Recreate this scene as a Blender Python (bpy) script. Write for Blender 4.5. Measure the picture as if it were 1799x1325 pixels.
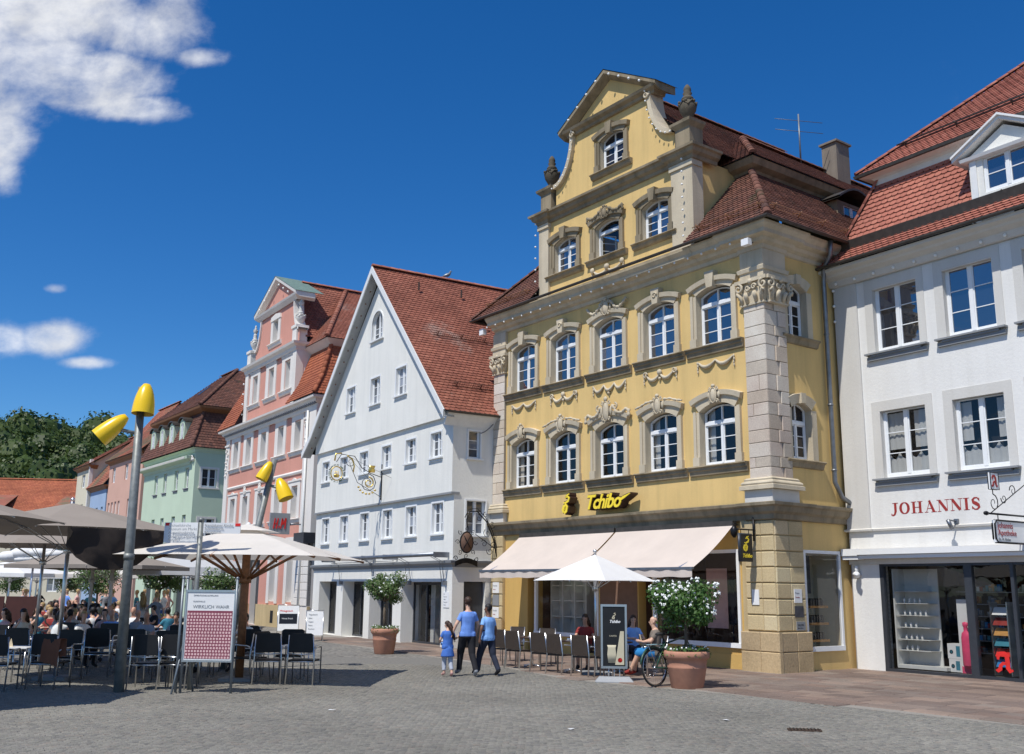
import bpy, math, random
from mathutils import Vector, Matrix, geometry, noise
PI = math.pi
rad = math.radians
for o in list(bpy.data.objects):
    bpy.data.objects.remove(o)
SC = bpy.context.scene
COL = SC.collection
rnd = random.Random(7)

# ------------------------------------------------------------------ camera
CAM_PITCH, CAM_ROLL, CAM_H = rad(11.93), rad(0.57), 2.0
cp, sp, cr, sr = math.cos(CAM_PITCH), math.sin(CAM_PITCH), math.cos(CAM_ROLL), math.sin(CAM_ROLL)
fwd = Vector((0, cp, sp)); up0 = Vector((0, -sp, cp)); rt0 = Vector((1, 0, 0))
rt = rt0*cr + up0*sr; up = up0*cr - rt0*sr
cam = bpy.data.cameras.new('camera'); cam_o = bpy.data.objects.new('camera', cam); COL.objects.link(cam_o)
M = Matrix((rt, up, -fwd)).transposed().to_4x4(); M.translation = Vector((0, 0, CAM_H))
cam_o.matrix_world = M
cam.sensor_fit = 'HORIZONTAL'; cam.sensor_width = 36; cam.lens = 35.22
cam.clip_start = 0.1; cam.clip_end = 5000
SC.camera = cam_o
# ------------------------------------------------------------------ exposure
SC.view_settings.view_transform = 'Standard'; SC.view_settings.look = 'None'
SC.view_settings.exposure = 0.0; SC.view_settings.gamma = 1
SC.view_settings.use_curve_mapping = False
SC.render.engine = 'CYCLES'
SC.cycles.max_bounces = 6; SC.cycles.diffuse_bounces = 3; SC.cycles.glossy_bounces = 3
SC.cycles.transparent_max_bounces = 10; SC.cycles.transmission_bounces = 4
SC.cycles.use_denoising = True; SC.cycles.sample_clamp_indirect = 4
# ------------------------------------------------------------------ sun and sky
SUN_AZ, SUN_EL = rad(232), rad(58)          # azimuth counted from +X counter-clockwise
sd = Vector((math.cos(SUN_AZ)*math.cos(SUN_EL), math.sin(SUN_AZ)*math.cos(SUN_EL), math.sin(SUN_EL)))
sun = bpy.data.lights.new('sun', 'SUN'); sun.energy = 4.6; sun.angle = rad(0.53); sun.color = (1, 0.965, 0.90)
sun_o = bpy.data.objects.new('sun', sun); COL.objects.link(sun_o)
sun_o.rotation_euler = sd.to_track_quat('Z', 'Y').to_euler(); sun_o.location = (0, 0, 60)
W = bpy.data.worlds.new('World'); SC.world = W; W.use_nodes = True
def build_world():
    nt = W.node_tree; nt.nodes.clear(); N = nt.nodes.new; L = nt.links.new
    out = N('ShaderNodeOutputWorld'); bg = N('ShaderNodeBackground'); bg.inputs[1].default_value = SKY_STRENGTH
    sky = N('ShaderNodeTexSky'); sky.sky_type = 'NISHITA'; sky.sun_disc = False
    sky.sun_elevation = SUN_EL; sky.sun_rotation = PI/2 - SUN_AZ
    sky.altitude = 400; sky.air_density = 1.0; sky.dust_density = 0.25; sky.ozone_density = 4.0
    hs = N('ShaderNodeHueSaturation'); hs.inputs['Saturation'].default_value = 1.33; hs.inputs['Value'].default_value = 1.07
    L(sky.outputs[0], hs.inputs['Color'])
    tn = N('ShaderNodeMix'); tn.data_type = 'RGBA'; tn.blend_type = 'MULTIPLY'; tn.inputs[0].default_value = 1; tn.inputs[7].default_value = (.80, 1.0, 1.2, 1); L(hs.outputs[0], tn.inputs[6])
    tc = N('ShaderNodeTexCoord'); sx = N('ShaderNodeSeparateXYZ'); L(tc.outputs['Generated'], sx.inputs[0])
    def math_(op, a, b=None, c=None, clamp=False):
        n = N('ShaderNodeMath'); n.operation = op; n.use_clamp = clamp
        for i, v in enumerate((a, b, c)):
            if v is None: continue
            if isinstance(v, (int, float)): n.inputs[i].default_value = v
            else: L(v, n.inputs[i])
        return n.outputs[0]
    ys = math_('MAXIMUM', sx.outputs[1], 0.02)
    u = math_('DIVIDE', sx.outputs[0], ys); v = math_('DIVIDE', sx.outputs[2], ys)
    # clouds: soft elongated banks at fixed compass directions, broken up by noise
    banks = [(-.58, .66, .15, .11, 1.9), (-.60, .56, .13, .075, 1.9), (-.47, .535, .085, .035, 1.7), (-.41, .505, .05, .018, 1.3), (-.40, .60, .07, .05, 1.0), (-.345, .565, .035, .015, 1.0), (-.56, .47, .05, .05, 1.2), (-.54, .43, .02, .03, .8), (-.60, .60, .06, .05, .7), (-.52, .78, .2, .06, 1.0),
             (-.475, .247, .040, .020, 1.3), (-.54, .245, .06, .022, 1.3), (-.437, .222, .026, .0075, 1.1), (-.476, .300, .014, .007, .75), 
             (.9, .5, .25, .08, .9), (-1.3, .4, .5, .12, 1.0), (-1.2, .9, .4, .15, .9), (1.7, .9, .5, .12, .8)]
    tot = None
    for (bu, bv, su, sv, amp) in banks:
        a = math_('DIVIDE', math_('SUBTRACT', u, bu), su); b = math_('DIVIDE', math_('SUBTRACT', v, bv), sv)
        d = math_('ADD', math_('MULTIPLY', a, a), math_('MULTIPLY', b, b))
        e = math_('MULTIPLY', math_('POWER', 2.718, math_('MULTIPLY', d, -0.8)), amp)
        tot = e if tot is None else math_('MAXIMUM', tot, e)
    front = math_('GREATER_THAN', sx.outputs[1], 0.02)
    tot = math_('MULTIPLY', tot, front)
    # the rest of the sky keeps the same kind of scattered cloud
    zz = math_('MAXIMUM', sx.outputs[2], 0.05)
    cv = N('ShaderNodeCombineXYZ'); L(math_('DIVIDE', sx.outputs[0], zz), cv.inputs[0]); L(math_('DIVIDE', sx.outputs[1], zz), cv.inputs[1])
    n0 = N('ShaderNodeTexNoise'); n0.inputs['Scale'].default_value = .55; n0.inputs['Detail'].default_value = 2; L(cv.outputs[0], n0.inputs['Vector'])
    back = math_('MULTIPLY', math_('SUBTRACT', 1, front), math_('MULTIPLY', math_('SUBTRACT', n0.outputs[0], .50), 6))
    tot = math_('MAXIMUM', tot, back, clamp=True)
    cu = N('ShaderNodeCombineXYZ'); L(math_('MULTIPLY', u, 1.0), cu.inputs[0]); L(math_('MULTIPLY', v, 1.15), cu.inputs[1])
    n1 = N('ShaderNodeTexNoise'); n1.inputs['Scale'].default_value = 7; n1.inputs['Detail'].default_value = 9; n1.inputs['Roughness'].default_value = .62
    n1.inputs['Distortion'].default_value = .15; L(cu.outputs[0], n1.inputs['Vector'])
    dens = math_('SUBTRACT', math_('ADD', math_('MULTIPLY', tot, 1.15), math_('MULTIPLY', math_('SUBTRACT', n1.outputs[0], .5), 2.6)), .42)
    mr = N('ShaderNodeMapRange'); mr.interpolation_type = 'SMOOTHSTEP'; L(dens, mr.inputs[0]); mr.inputs[1].default_value = 0.0; mr.inputs[2].default_value = 1.1
    fac = math_('MULTIPLY', mr.outputs[0], math_('MINIMUM', math_('MULTIPLY', tot, 3), 1.0))
    fac = math_('MULTIPLY', fac, .93)
    n2 = N('ShaderNodeTexNoise'); n2.inputs['Scale'].default_value = 16; n2.inputs['Detail'].default_value = 5; L(cu.outputs[0], n2.inputs['Vector'])
    cr_ = N('ShaderNodeMapRange'); L(n2.outputs[0], cr_.inputs[0]); cr_.inputs[1].default_value = .3; cr_.inputs[2].default_value = .7
    cr_.inputs[3].default_value = .76; cr_.inputs[4].default_value = 1.02
    cc = N('ShaderNodeCombineXYZ')
    for i, t in enumerate((1.02, 1.03, 1.05)): L(math_('MULTIPLY', cr_.outputs[0], t/SKY_STRENGTH), cc.inputs[i])
    mx = N('ShaderNodeMix'); mx.data_type = 'RGBA'; L(fac, mx.inputs[0]); L(tn.outputs[2], mx.inputs[6]); L(cc.outputs[0], mx.inputs[7])
    L(mx.outputs[2], bg.inputs[0]); L(bg.outputs[0], out.inputs[0])
SKY_STRENGTH = 0.095
build_world()

# ------------------------------------------------------------------ materials
MAT = {}
def nodes(name):
    m = bpy.data.materials.new(name); m.use_nodes = True; nt = m.node_tree
    b = nt.nodes['Principled BSDF']
    return m, nt, b
def L_(nt, a, b): nt.links.new(a, b)
def noise_n(nt, vec, scale, detail=4, rough=.55, dist=0):
    n = nt.nodes.new('ShaderNodeTexNoise'); n.inputs['Scale'].default_value = scale; n.inputs['Detail'].default_value = detail
    n.inputs['Roughness'].default_value = rough; n.inputs['Distortion'].default_value = dist
    if vec is not None: nt.links.new(vec, n.inputs['Vector'])
    return n.outputs[0]
def ramp_n(nt, fac, stops):
    r = nt.nodes.new('ShaderNodeValToRGB'); nt.links.new(fac, r.inputs[0])
    e = r.color_ramp.elements
    while len(e) < len(stops): e.new(.5)
    for i, (p, c) in enumerate(stops):
        e[i].position = p; e[i].color = (*c, 1)
    return r.outputs[0]
def pos_n(nt, scale=(1, 1, 1), obj=False):
    if obj:
        g = nt.nodes.new('ShaderNodeTexCoord').outputs['Object']
    else:
        g = nt.nodes.new('ShaderNodeNewGeometry').outputs['Position']
    mp = nt.nodes.new('ShaderNodeMapping'); mp.inputs['Scale'].default_value = scale; nt.links.new(g, mp.inputs[0])
    return mp.outputs[0]
def mixc(nt, fac, a, b, mode='MIX'):
    m = nt.nodes.new('ShaderNodeMix'); m.data_type = 'RGBA'; m.blend_type = mode
    for i, v in ((0, fac), (6, a), (7, b)):
        if isinstance(v, (int, float)): m.inputs[i].default_value = v
        elif isinstance(v, tuple): m.inputs[i].default_value = (*v, 1)
        else: nt.links.new(v, m.inputs[i])
    return m.outputs[2]
def bump_n(nt, b, h, strength=.3, dist=.01):
    bp = nt.nodes.new('ShaderNodeBump'); bp.inputs['Strength'].default_value = strength; bp.inputs['Distance'].default_value = dist
    nt.links.new(h, bp.inputs['Height']); nt.links.new(bp.outputs[0], b.inputs['Normal'])
def setspec(b, v): b.inputs['Specular IOR Level'].default_value = v
def sc_(c, k): return tuple(min(1, x*k) for x in c)
def plaster(name, c, var=.10, bump=.35, streak=.10, bs=30, dist=.012, dirt=(.30, .26, .2)):
    m, nt, b = nodes(name)
    p = pos_n(nt); ps = pos_n(nt, (2.2, 2.2, .16))
    a = ramp_n(nt, noise_n(nt, p, .7, 5), [(.3, sc_(c, 1-var)), (.7, sc_(c, 1+var*.6))])
    s = ramp_n(nt, noise_n(nt, ps, 1.3, 5, .6), [(.44, (0, 0, 0)), (.75, (1, 1, 1))])
    sm = nt.nodes.new('ShaderNodeMath'); sm.operation = 'MULTIPLY'; nt.links.new(s, sm.inputs[0]); sm.inputs[1].default_value = streak*2
    col = mixc(nt, sm.outputs[0], a, dirt)
    col = mixc(nt, .06, col, ramp_n(nt, noise_n(nt, p, 60, 3), [(.35, (.0, .0, .0)), (.65, (1, 1, 1))]), 'OVERLAY')
    nt.links.new(col, b.inputs['Base Color']); b.inputs['Roughness'].default_value = .9; setspec(b, .2)
    h = noise_n(nt, p, bs, 4, .65)
    bump_n(nt, b, h, bump, dist)
    MAT[name] = m; return m
def simple(name, c, rough=.6, metal=0, var=.12, scale=6, spec=.4, obj=True, bump=0, rand=0.0):
    m, nt, b = nodes(name)
    p = pos_n(nt, obj=obj)
    col = ramp_n(nt, noise_n(nt, p, scale, 4), [(.3, sc_(c, 1-var)), (.7, sc_(c, 1+var))])
    if rand:
        oi = nt.nodes.new('ShaderNodeObjectInfo'); hs = nt.nodes.new('ShaderNodeHueSaturation')
        mr = nt.nodes.new('ShaderNodeMapRange'); nt.links.new(oi.outputs['Random'], mr.inputs[0]); mr.inputs[3].default_value = 1-rand; mr.inputs[4].default_value = 1+rand
        nt.links.new(mr.outputs[0], hs.inputs['Value']); nt.links.new(col, hs.inputs['Color']); col = hs.outputs[0]
    nt.links.new(col, b.inputs['Base Color']); b.inputs['Roughness'].default_value = rough
    b.inputs['Metallic'].default_value = metal; setspec(b, spec)
    if bump: bump_n(nt, b, noise_n(nt, p, scale*5, 4), bump, .01)
    MAT[name] = m; return m
def pieces(name, cols, rough=.8, bump=.3, bs=40, spread=.0, moss=None, dark=None, spec=.25, big=.5):
    """many small pieces: every loose piece (and every object) draws its own tone"""
    m, nt, b = nodes(name)
    g = nt.nodes.new('ShaderNodeNewGeometry'); oi = nt.nodes.new('ShaderNodeObjectInfo')
    ad = nt.nodes.new('ShaderNodeMath'); ad.operation = 'ADD'; nt.links.new(g.outputs['Random Per Island'], ad.inputs[0]); nt.links.new(oi.outputs['Random'], ad.inputs[1])
    fr = nt.nodes.new('ShaderNodeMath'); fr.operation = 'FRACT'; nt.links.new(ad.outputs[0], fr.inputs[0])
    n = len(cols)
    col = ramp_n(nt, fr.outputs[0], [(i/(n-1) if n > 1 else 0, c) for i, c in enumerate(cols)])
    p = pos_n(nt)
    lo = ramp_n(nt, noise_n(nt, p, big, 5, .6), [(.3, (.30, .30, .30)), (.7, (.68, .68, .68))])
    col = mixc(nt, .55, col, lo, 'OVERLAY')
    if moss:
        mk = ramp_n(nt, noise_n(nt, p, moss[1], 5, .7), [(moss[2], (0, 0, 0)), (moss[2]+.12, (1, 1, 1))])
        col = mixc(nt, mk, col, moss[0])
    col = mixc(nt, .25, col, ramp_n(nt, noise_n(nt, p, bs*1.4, 4), [(.3, (.2, .2, .2)), (.7, (.8, .8, .8))]), 'OVERLAY')
    nt.links.new(col, b.inputs['Base Color']); b.inputs['Roughness'].default_value = rough; setspec(b, spec)
    bump_n(nt, b, noise_n(nt, p, bs, 4), bump, .01)
    MAT[name] = m; return m

plaster('yellow_plaster', (.70, .49, .203), .07, .3, .17, dirt=(.33, .25, .11))
plaster('ochre_plaster', (.60, .39, .13), .06, .25, .10, dirt=(.30, .2, .08))
plaster('white_plaster', (.76, .745, .69), .05, .5, .10, 14, .014, dirt=(.40, .42, .40))
plaster('apothecary_plaster', (.76, .745, .71), .05, .5, .10, 14, .012, dirt=(.46, .43, .38))
plaster('apothecary_band', (.62, .60, .56), .05, .5, .09, 14, .01, dirt=(.40, .36, .3))
plaster('pink_plaster', (.60, .29, .225), .06, .25, .10, dirt=(.40, .2, .14))
plaster('pale_trim', (.72, .68, .63), .05, .2, .06)
plaster('green_plaster', (.52, .62, .47), .05, .25, .04, dirt=(.34, .42, .3))
plaster('far_pink_plaster', (.62, .38, .30), .05, .2, .05, dirt=(.5, .3, .2))
plaster('far_blue_plaster', (.33, .43, .58), .05, .2, .05, dirt=(.2, .3, .4))
plaster('far_cream_plaster', (.66, .60, .46), .05, .2, .05)
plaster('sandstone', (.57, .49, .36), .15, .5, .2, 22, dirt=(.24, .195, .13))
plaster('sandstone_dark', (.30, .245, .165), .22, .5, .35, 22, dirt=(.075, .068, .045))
plaster('sandstone_gold', (.54, .42, .235), .12, .5, .2, 22, dirt=(.27, .2, .11))
plaster('grey_ledge', (.26, .27, .28), .06, .2, .08, dirt=(.15, .15, .15))
plaster('urn_stone', (.13, .11, .08), .3, .7, .4, 22, dirt=(.04, .038, .028))
plaster('chimney_render', (.24, .205, .165), .2, .6, .3, 20, dirt=(.1, .085, .07))
pieces('quoin_stone', [(.50, .41, .32), (.60, .52, .43), (.54, .46, .385), (.62, .56, .48), (.46, .39, .31)], .9, .5, 26)
pieces('rustic_stone', [(.52, .41, .235), (.56, .445, .26), (.49, .385, .22), (.57, .46, .285)], .9, .5, 26)
pieces('plinth_stone', [(.42, .31, .175), (.47, .35, .20), (.38, .285, .17)], .9, .6, 16)
pieces('tile_brown', [(.115, .055, .040), (.155, .066, .046), (.13, .060, .045), (.20, .088, .06), (.095, .05, .04)], .82, .4, 30, moss=((.055, .055, .028), .9, .60))
pieces('tile_red', [(.26, .094, .062), (.295, .108, .070), (.23, .084, .056), (.33, .128, .084), (.265, .094, .062)], .75, .3, 30, moss=((.33, .235, .195), .33, .57))
pieces('tile_bright', [(.33, .118, .082), (.36, .132, .092), (.30, .106, .075), (.39, .152, .105)], .75, .3, 30, big=.3)
pieces('tile_orange', [(.33, .10, .05), (.39, .125, .06), (.29, .085, .045), (.36, .115, .058)], .75, .3, 30)
pieces('tile_far', [(.36, .13, .075), (.30, .11, .07), (.27, .10, .07), (.40, .15, .09)], .85, .2, 20, moss=((.17, .13, .08), .35, .5))
pieces('cobble', [(.197, .187, .160), (.219, .207, .176), (.176, .168, .144), (.24, .224, .19), (.20, .187, .162), (.165, .158, .141), (.224, .197, .164)], .8, .5, 50, big=.22, spec=.3)
pieces('slab_stone', [(.22, .155, .122), (.175, .13, .108), (.26, .19, .148), (.20, .16, .135), (.16, .115, .093), (.245, .20, .165)], .8, .4, 24, big=.4)
simple('mortar', (.27, .245, .21), .95, obj=False, scale=20, bump=.3)
simple('cobble_bed', (.17, .162, .145), .95, obj=False, scale=14, bump=.4, var=.25)
simple('white_paint', (.78, .79, .79), .45, var=.03)
simple('white_wood', (.72, .72, .70), .5, var=.05)
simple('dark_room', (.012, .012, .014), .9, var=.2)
simple('zinc', (.22, .235, .26), .42, .75, var=.15)
simple('dark_zinc', (.085, .075, .065), .5, .5, var=.2)
simple('copper_green', (.15, .22, .185), .7, .1, var=.2)
simple('aluminium', (.62, .63, .64), .28, .95, var=.05)
simple('grey_steel', (.19, .215, .235), .4, .4, var=.1, obj=False)
simple('pole_grey', (.205, .215, .205), .5, .3, var=.22, obj=False, scale=9)
simple('dark_frame', (.055, .06, .07), .4, .3, var=.1)
simple('black_iron', (.018, .018, .02), .4, .6, var=.2)
simple('gold', (.75, .52, .14), .3, .9, var=.1)
simple('black_panel', (.010, .010, .011), .5, var=.2)
simple('black_rubber', (.02, .02, .02), .7)
simple('brown_weave', (.050, .036, .027), .6, var=.3, scale=60, bump=.5)
simple('terracotta', (.44, .215, .14), .8, var=.13, scale=5, bump=.15)
simple('rusty_iron', (.085, .055, .04), .7, .4, var=.4, scale=30)
simple('soil', (.05, .035, .025), .95, var=.4, scale=30)
simple('bark', (.13, .10, .07), .9, var=.3, scale=20, bump=.4)
simple('petal', (.85, .86, .82), .7, var=.05)
simple('wood_brown', (.24, .105, .045), .55, var=.25, scale=12)
simple('wood_door', (.50, .25, .07), .6, var=.2, scale=8)
simple('board_white', (.78, .78, .77), .5, var=.02)
simple('letter_red', (.33, .035, .03), .5, var=.08)
simple('bright_red', (.72, .03, .025), .45)
simple('sign_yellow', (.90, .68, .045), .4, var=.03)
simple('sign_dark', (.045, .022, .016), .45, var=.1)
simple('sign_black', (.015, .015, .016), .35)
simple('sign_grey', (.30, .31, .32), .5, var=.05)
simple('letter_grey', (.22, .24, .26), .5)
simple('maroon', (.23, .05, .08), .6, var=.05)
simple('rose_print', (.72, .46, .46), .6, var=.05)
simple('bottle_pink', (.80, .09, .20), .4)
simple('bulb', (.85, .85, .82), .3, var=.02)
simple('leather_red', (.07, .022, .016), .6)
simple('card', (.62, .52, .36), .7, rand=.3)
simple('ceramic', (.80, .80, .79), .25, var=.02)
simple('dark_green_paint', (.03, .075, .05), .35)
simple('chrome', (.7, .7, .7), .15, 1.0, var=.02)
simple('mirror_blue', (.05, .11, .17), .2, var=.3)
simple('shelf_white', (.70, .70, .68), .5, var=.04)
simple('inner_brown', (.17, .10, .07), .8, var=.1)
simple('inner_cream', (.55, .50, .36), .8, var=.05)
simple('posterdark', (.06, .06, .07), .5, var=.5, scale=4)
def awning_cloth(name, c, tr=.35, rough=.9):
    m, nt, b = nodes(name); nt.nodes.remove(b)
    p = pos_n(nt, obj=True)
    col = ramp_n(nt, noise_n(nt, p, 1.2, 5), [(.3, sc_(c, .93)), (.7, sc_(c, 1.04))])
    d = nt.nodes.new('ShaderNodeBsdfDiffuse'); t = nt.nodes.new('ShaderNodeBsdfTranslucent'); mx = nt.nodes.new('ShaderNodeMixShader')
    mx.inputs[0].default_value = tr
    for s in (d, t): nt.links.new(col, s.inputs[0])
    nt.links.new(d.outputs[0], mx.inputs[1]); nt.links.new(t.outputs[0], mx.inputs[2])
    w = nt.nodes.new('ShaderNodeBump'); w.inputs['Strength'].default_value = .5; w.inputs['Distance'].default_value = .03
    nt.links.new(noise_n(nt, p, 2.2, 3), w.inputs['Height'])
    for s in (d, t): nt.links.new(w.outputs[0], s.inputs['Normal'])
    nt.links.new(mx.outputs[0], nt.nodes['Material Output'].inputs[0]); MAT[name] = m
awning_cloth('awning_fabric', (.74, .645, .57), .25)
awning_cloth('cream_fabric', (.80, .75, .68), .28)
awning_cloth('white_fabric', (.86, .85, .83), .22)
awning_cloth('taupe_fabric', (.30, .26, .225), .03)
awning_cloth('underside_shade_fabric', (.055, .045, .040), .04)  # near-black colour stands for shade under the big taupe canopy
awning_cloth('grey_white_fabric', (.62, .62, .62), .3)
awning_cloth('curtain_white', (.75, .76, .76), .35)
awning_cloth('towel_brown', (.24, .105, .065), .05)
def glass(name, tint=(.02, .025, .03), refl=1.0, ior=1.9, transp=.0, rough=.015):
    m, nt, b = nodes(name)
    nt.nodes.remove(b)
    gl = nt.nodes.new('ShaderNodeBsdfGlossy'); gl.inputs['Roughness'].default_value = rough; gl.inputs[0].default_value = (refl, refl, refl, 1)
    fr = nt.nodes.new('ShaderNodeFresnel'); fr.inputs[0].default_value = ior
    # old panes are never quite flat: each reflects the sky a little differently
    p = pos_n(nt); bp = nt.nodes.new('ShaderNodeBump'); bp.inputs['Strength'].default_value = .12; bp.inputs['Distance'].default_value = .01
    nt.links.new(noise_n(nt, p, 2.2, 2), bp.inputs['Height']); nt.links.new(bp.outputs[0], gl.inputs['Normal'])
    if transp:
        bs = nt.nodes.new('ShaderNodeBsdfTransparent'); bs.inputs[0].default_value = (transp, transp*1.0, transp*.98, 1)
    else:
        bs = nt.nodes.new('ShaderNodeBsdfDiffuse')
        oi = nt.nodes.new('ShaderNodeObjectInfo')
        nt.links.new(ramp_n(nt, oi.outputs['Random'], [(0, sc_(tint, .4)), (.5, tint), (.85, sc_(tint, 2.2)), (1, sc_(tint, 4))]), bs.inputs[0])
    mx = nt.nodes.new('ShaderNodeMixShader'); gb = nt.nodes.new('ShaderNodeNewGeometry'); iv = nt.nodes.new('ShaderNodeMix'); nt.links.new(gb.outputs['Backfacing'], iv.inputs[0]); nt.links.new(fr.outputs[0], iv.inputs[2]); iv.inputs[3].default_value = .08; nt.links.new(iv.outputs[0], mx.inputs[0]); nt.links.new(bs.outputs[0], mx.inputs[1]); nt.links.new(gl.outputs[0], mx.inputs[2])
    nt.links.new(mx.outputs[0], nt.nodes['Material Output'].inputs[0]); MAT[name] = m
glass('pane_dark', (.018, .017, .02), .9, 1.6)
glass('pane_sky', (.014, .020, .035), 1.0, 2.9)
glass('pane_grey', (.09, .10, .12), .9, 1.9)
glass('pane_clear', refl=1.0, ior=1.55, transp=.85)
glass('shop_glass', refl=.9, ior=1.5, transp=.8)
def foliage(name, cols, tr=.3):
    m, nt, b = nodes(name); nt.nodes.remove(b)
    g = nt.nodes.new('ShaderNodeNewGeometry')
    col = ramp_n(nt, g.outputs['Random Per Island'], [(i/(len(cols)-1), c) for i, c in enumerate(cols)])
    d = nt.nodes.new('ShaderNodeBsdfPrincipled'); d.inputs['Roughness'].default_value = .5; d.inputs['Specular IOR Level'].default_value = .35
    t = nt.nodes.new('ShaderNodeBsdfTranslucent'); mx = nt.nodes.new('ShaderNodeMixShader'); mx.inputs[0].default_value = tr
    nt.links.new(col, d.inputs['Base Color']); nt.links.new(col, t.inputs[0]); nt.links.new(d.outputs[0], mx.inputs[1]); nt.links.new(t.outputs[0], mx.inputs[2])
    nt.links.new(mx.outputs[0], nt.nodes['Material Output'].inputs[0]); MAT[name] = m
foliage('leaf_green', [(.045, .10, .022), (.07, .155, .03), (.09, .18, .04), (.055, .12, .022), (.12, .21, .06)])
foliage('leaf_pale', [(.06, .12, .03), (.10, .18, .05), (.22, .27, .12), (.07, .14, .03), (.16, .22, .08)])
foliage('forest_leaf', [(.027, .050, .010), (.046, .078, .014), (.062, .098, .017), (.035, .061, .012), (.084, .118, .024)], .2)
SKIN = {}
for i, c in enumerate([(.55, .30, .20), (.62, .38, .27), (.42, .22, .14), (.17, .085, .055)]): simple('skin_%d' % i, c, .55, var=.06)
for n_, c in dict(blue_shirt=(.155, .30, .72), light_blue_shirt=(.22, .42, .80), denim_blue=(.07, .15, .40), tunic_blue=(.06, .16, .50), black=(.012, .012, .016),
                 navy=(.02, .025, .045), grey_trouser=(.42, .45, .52), white=(.78, .78, .76), grey=(.28, .29, .31), taupe=(.17, .14, .115), red=(.26, .03, .025), pink=(.62, .36, .33),
                 cream=(.66, .58, .45), teal=(.05, .22, .30), plaid=(.30, .33, .40), brown=(.10, .06, .04), bright_blue=(.02, .19, .45)).items():
    simple('cloth_'+n_, c, .85, var=.10, scale=7, bump=.3)
for n_, c in dict(black=(.010, .008, .008), brown=(.045, .022, .012), blond=(.42, .28, .12), grey=(.22, .20, .18)).items(): simple('hair_'+n_, c, .5, var=.3, scale=30, bump=.5)
simple('lamp_yellow', (.86, .56, .012), .28, var=.02, spec=.5)
simple('lamp_inside', (.70, .50, .10), .6)

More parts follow.
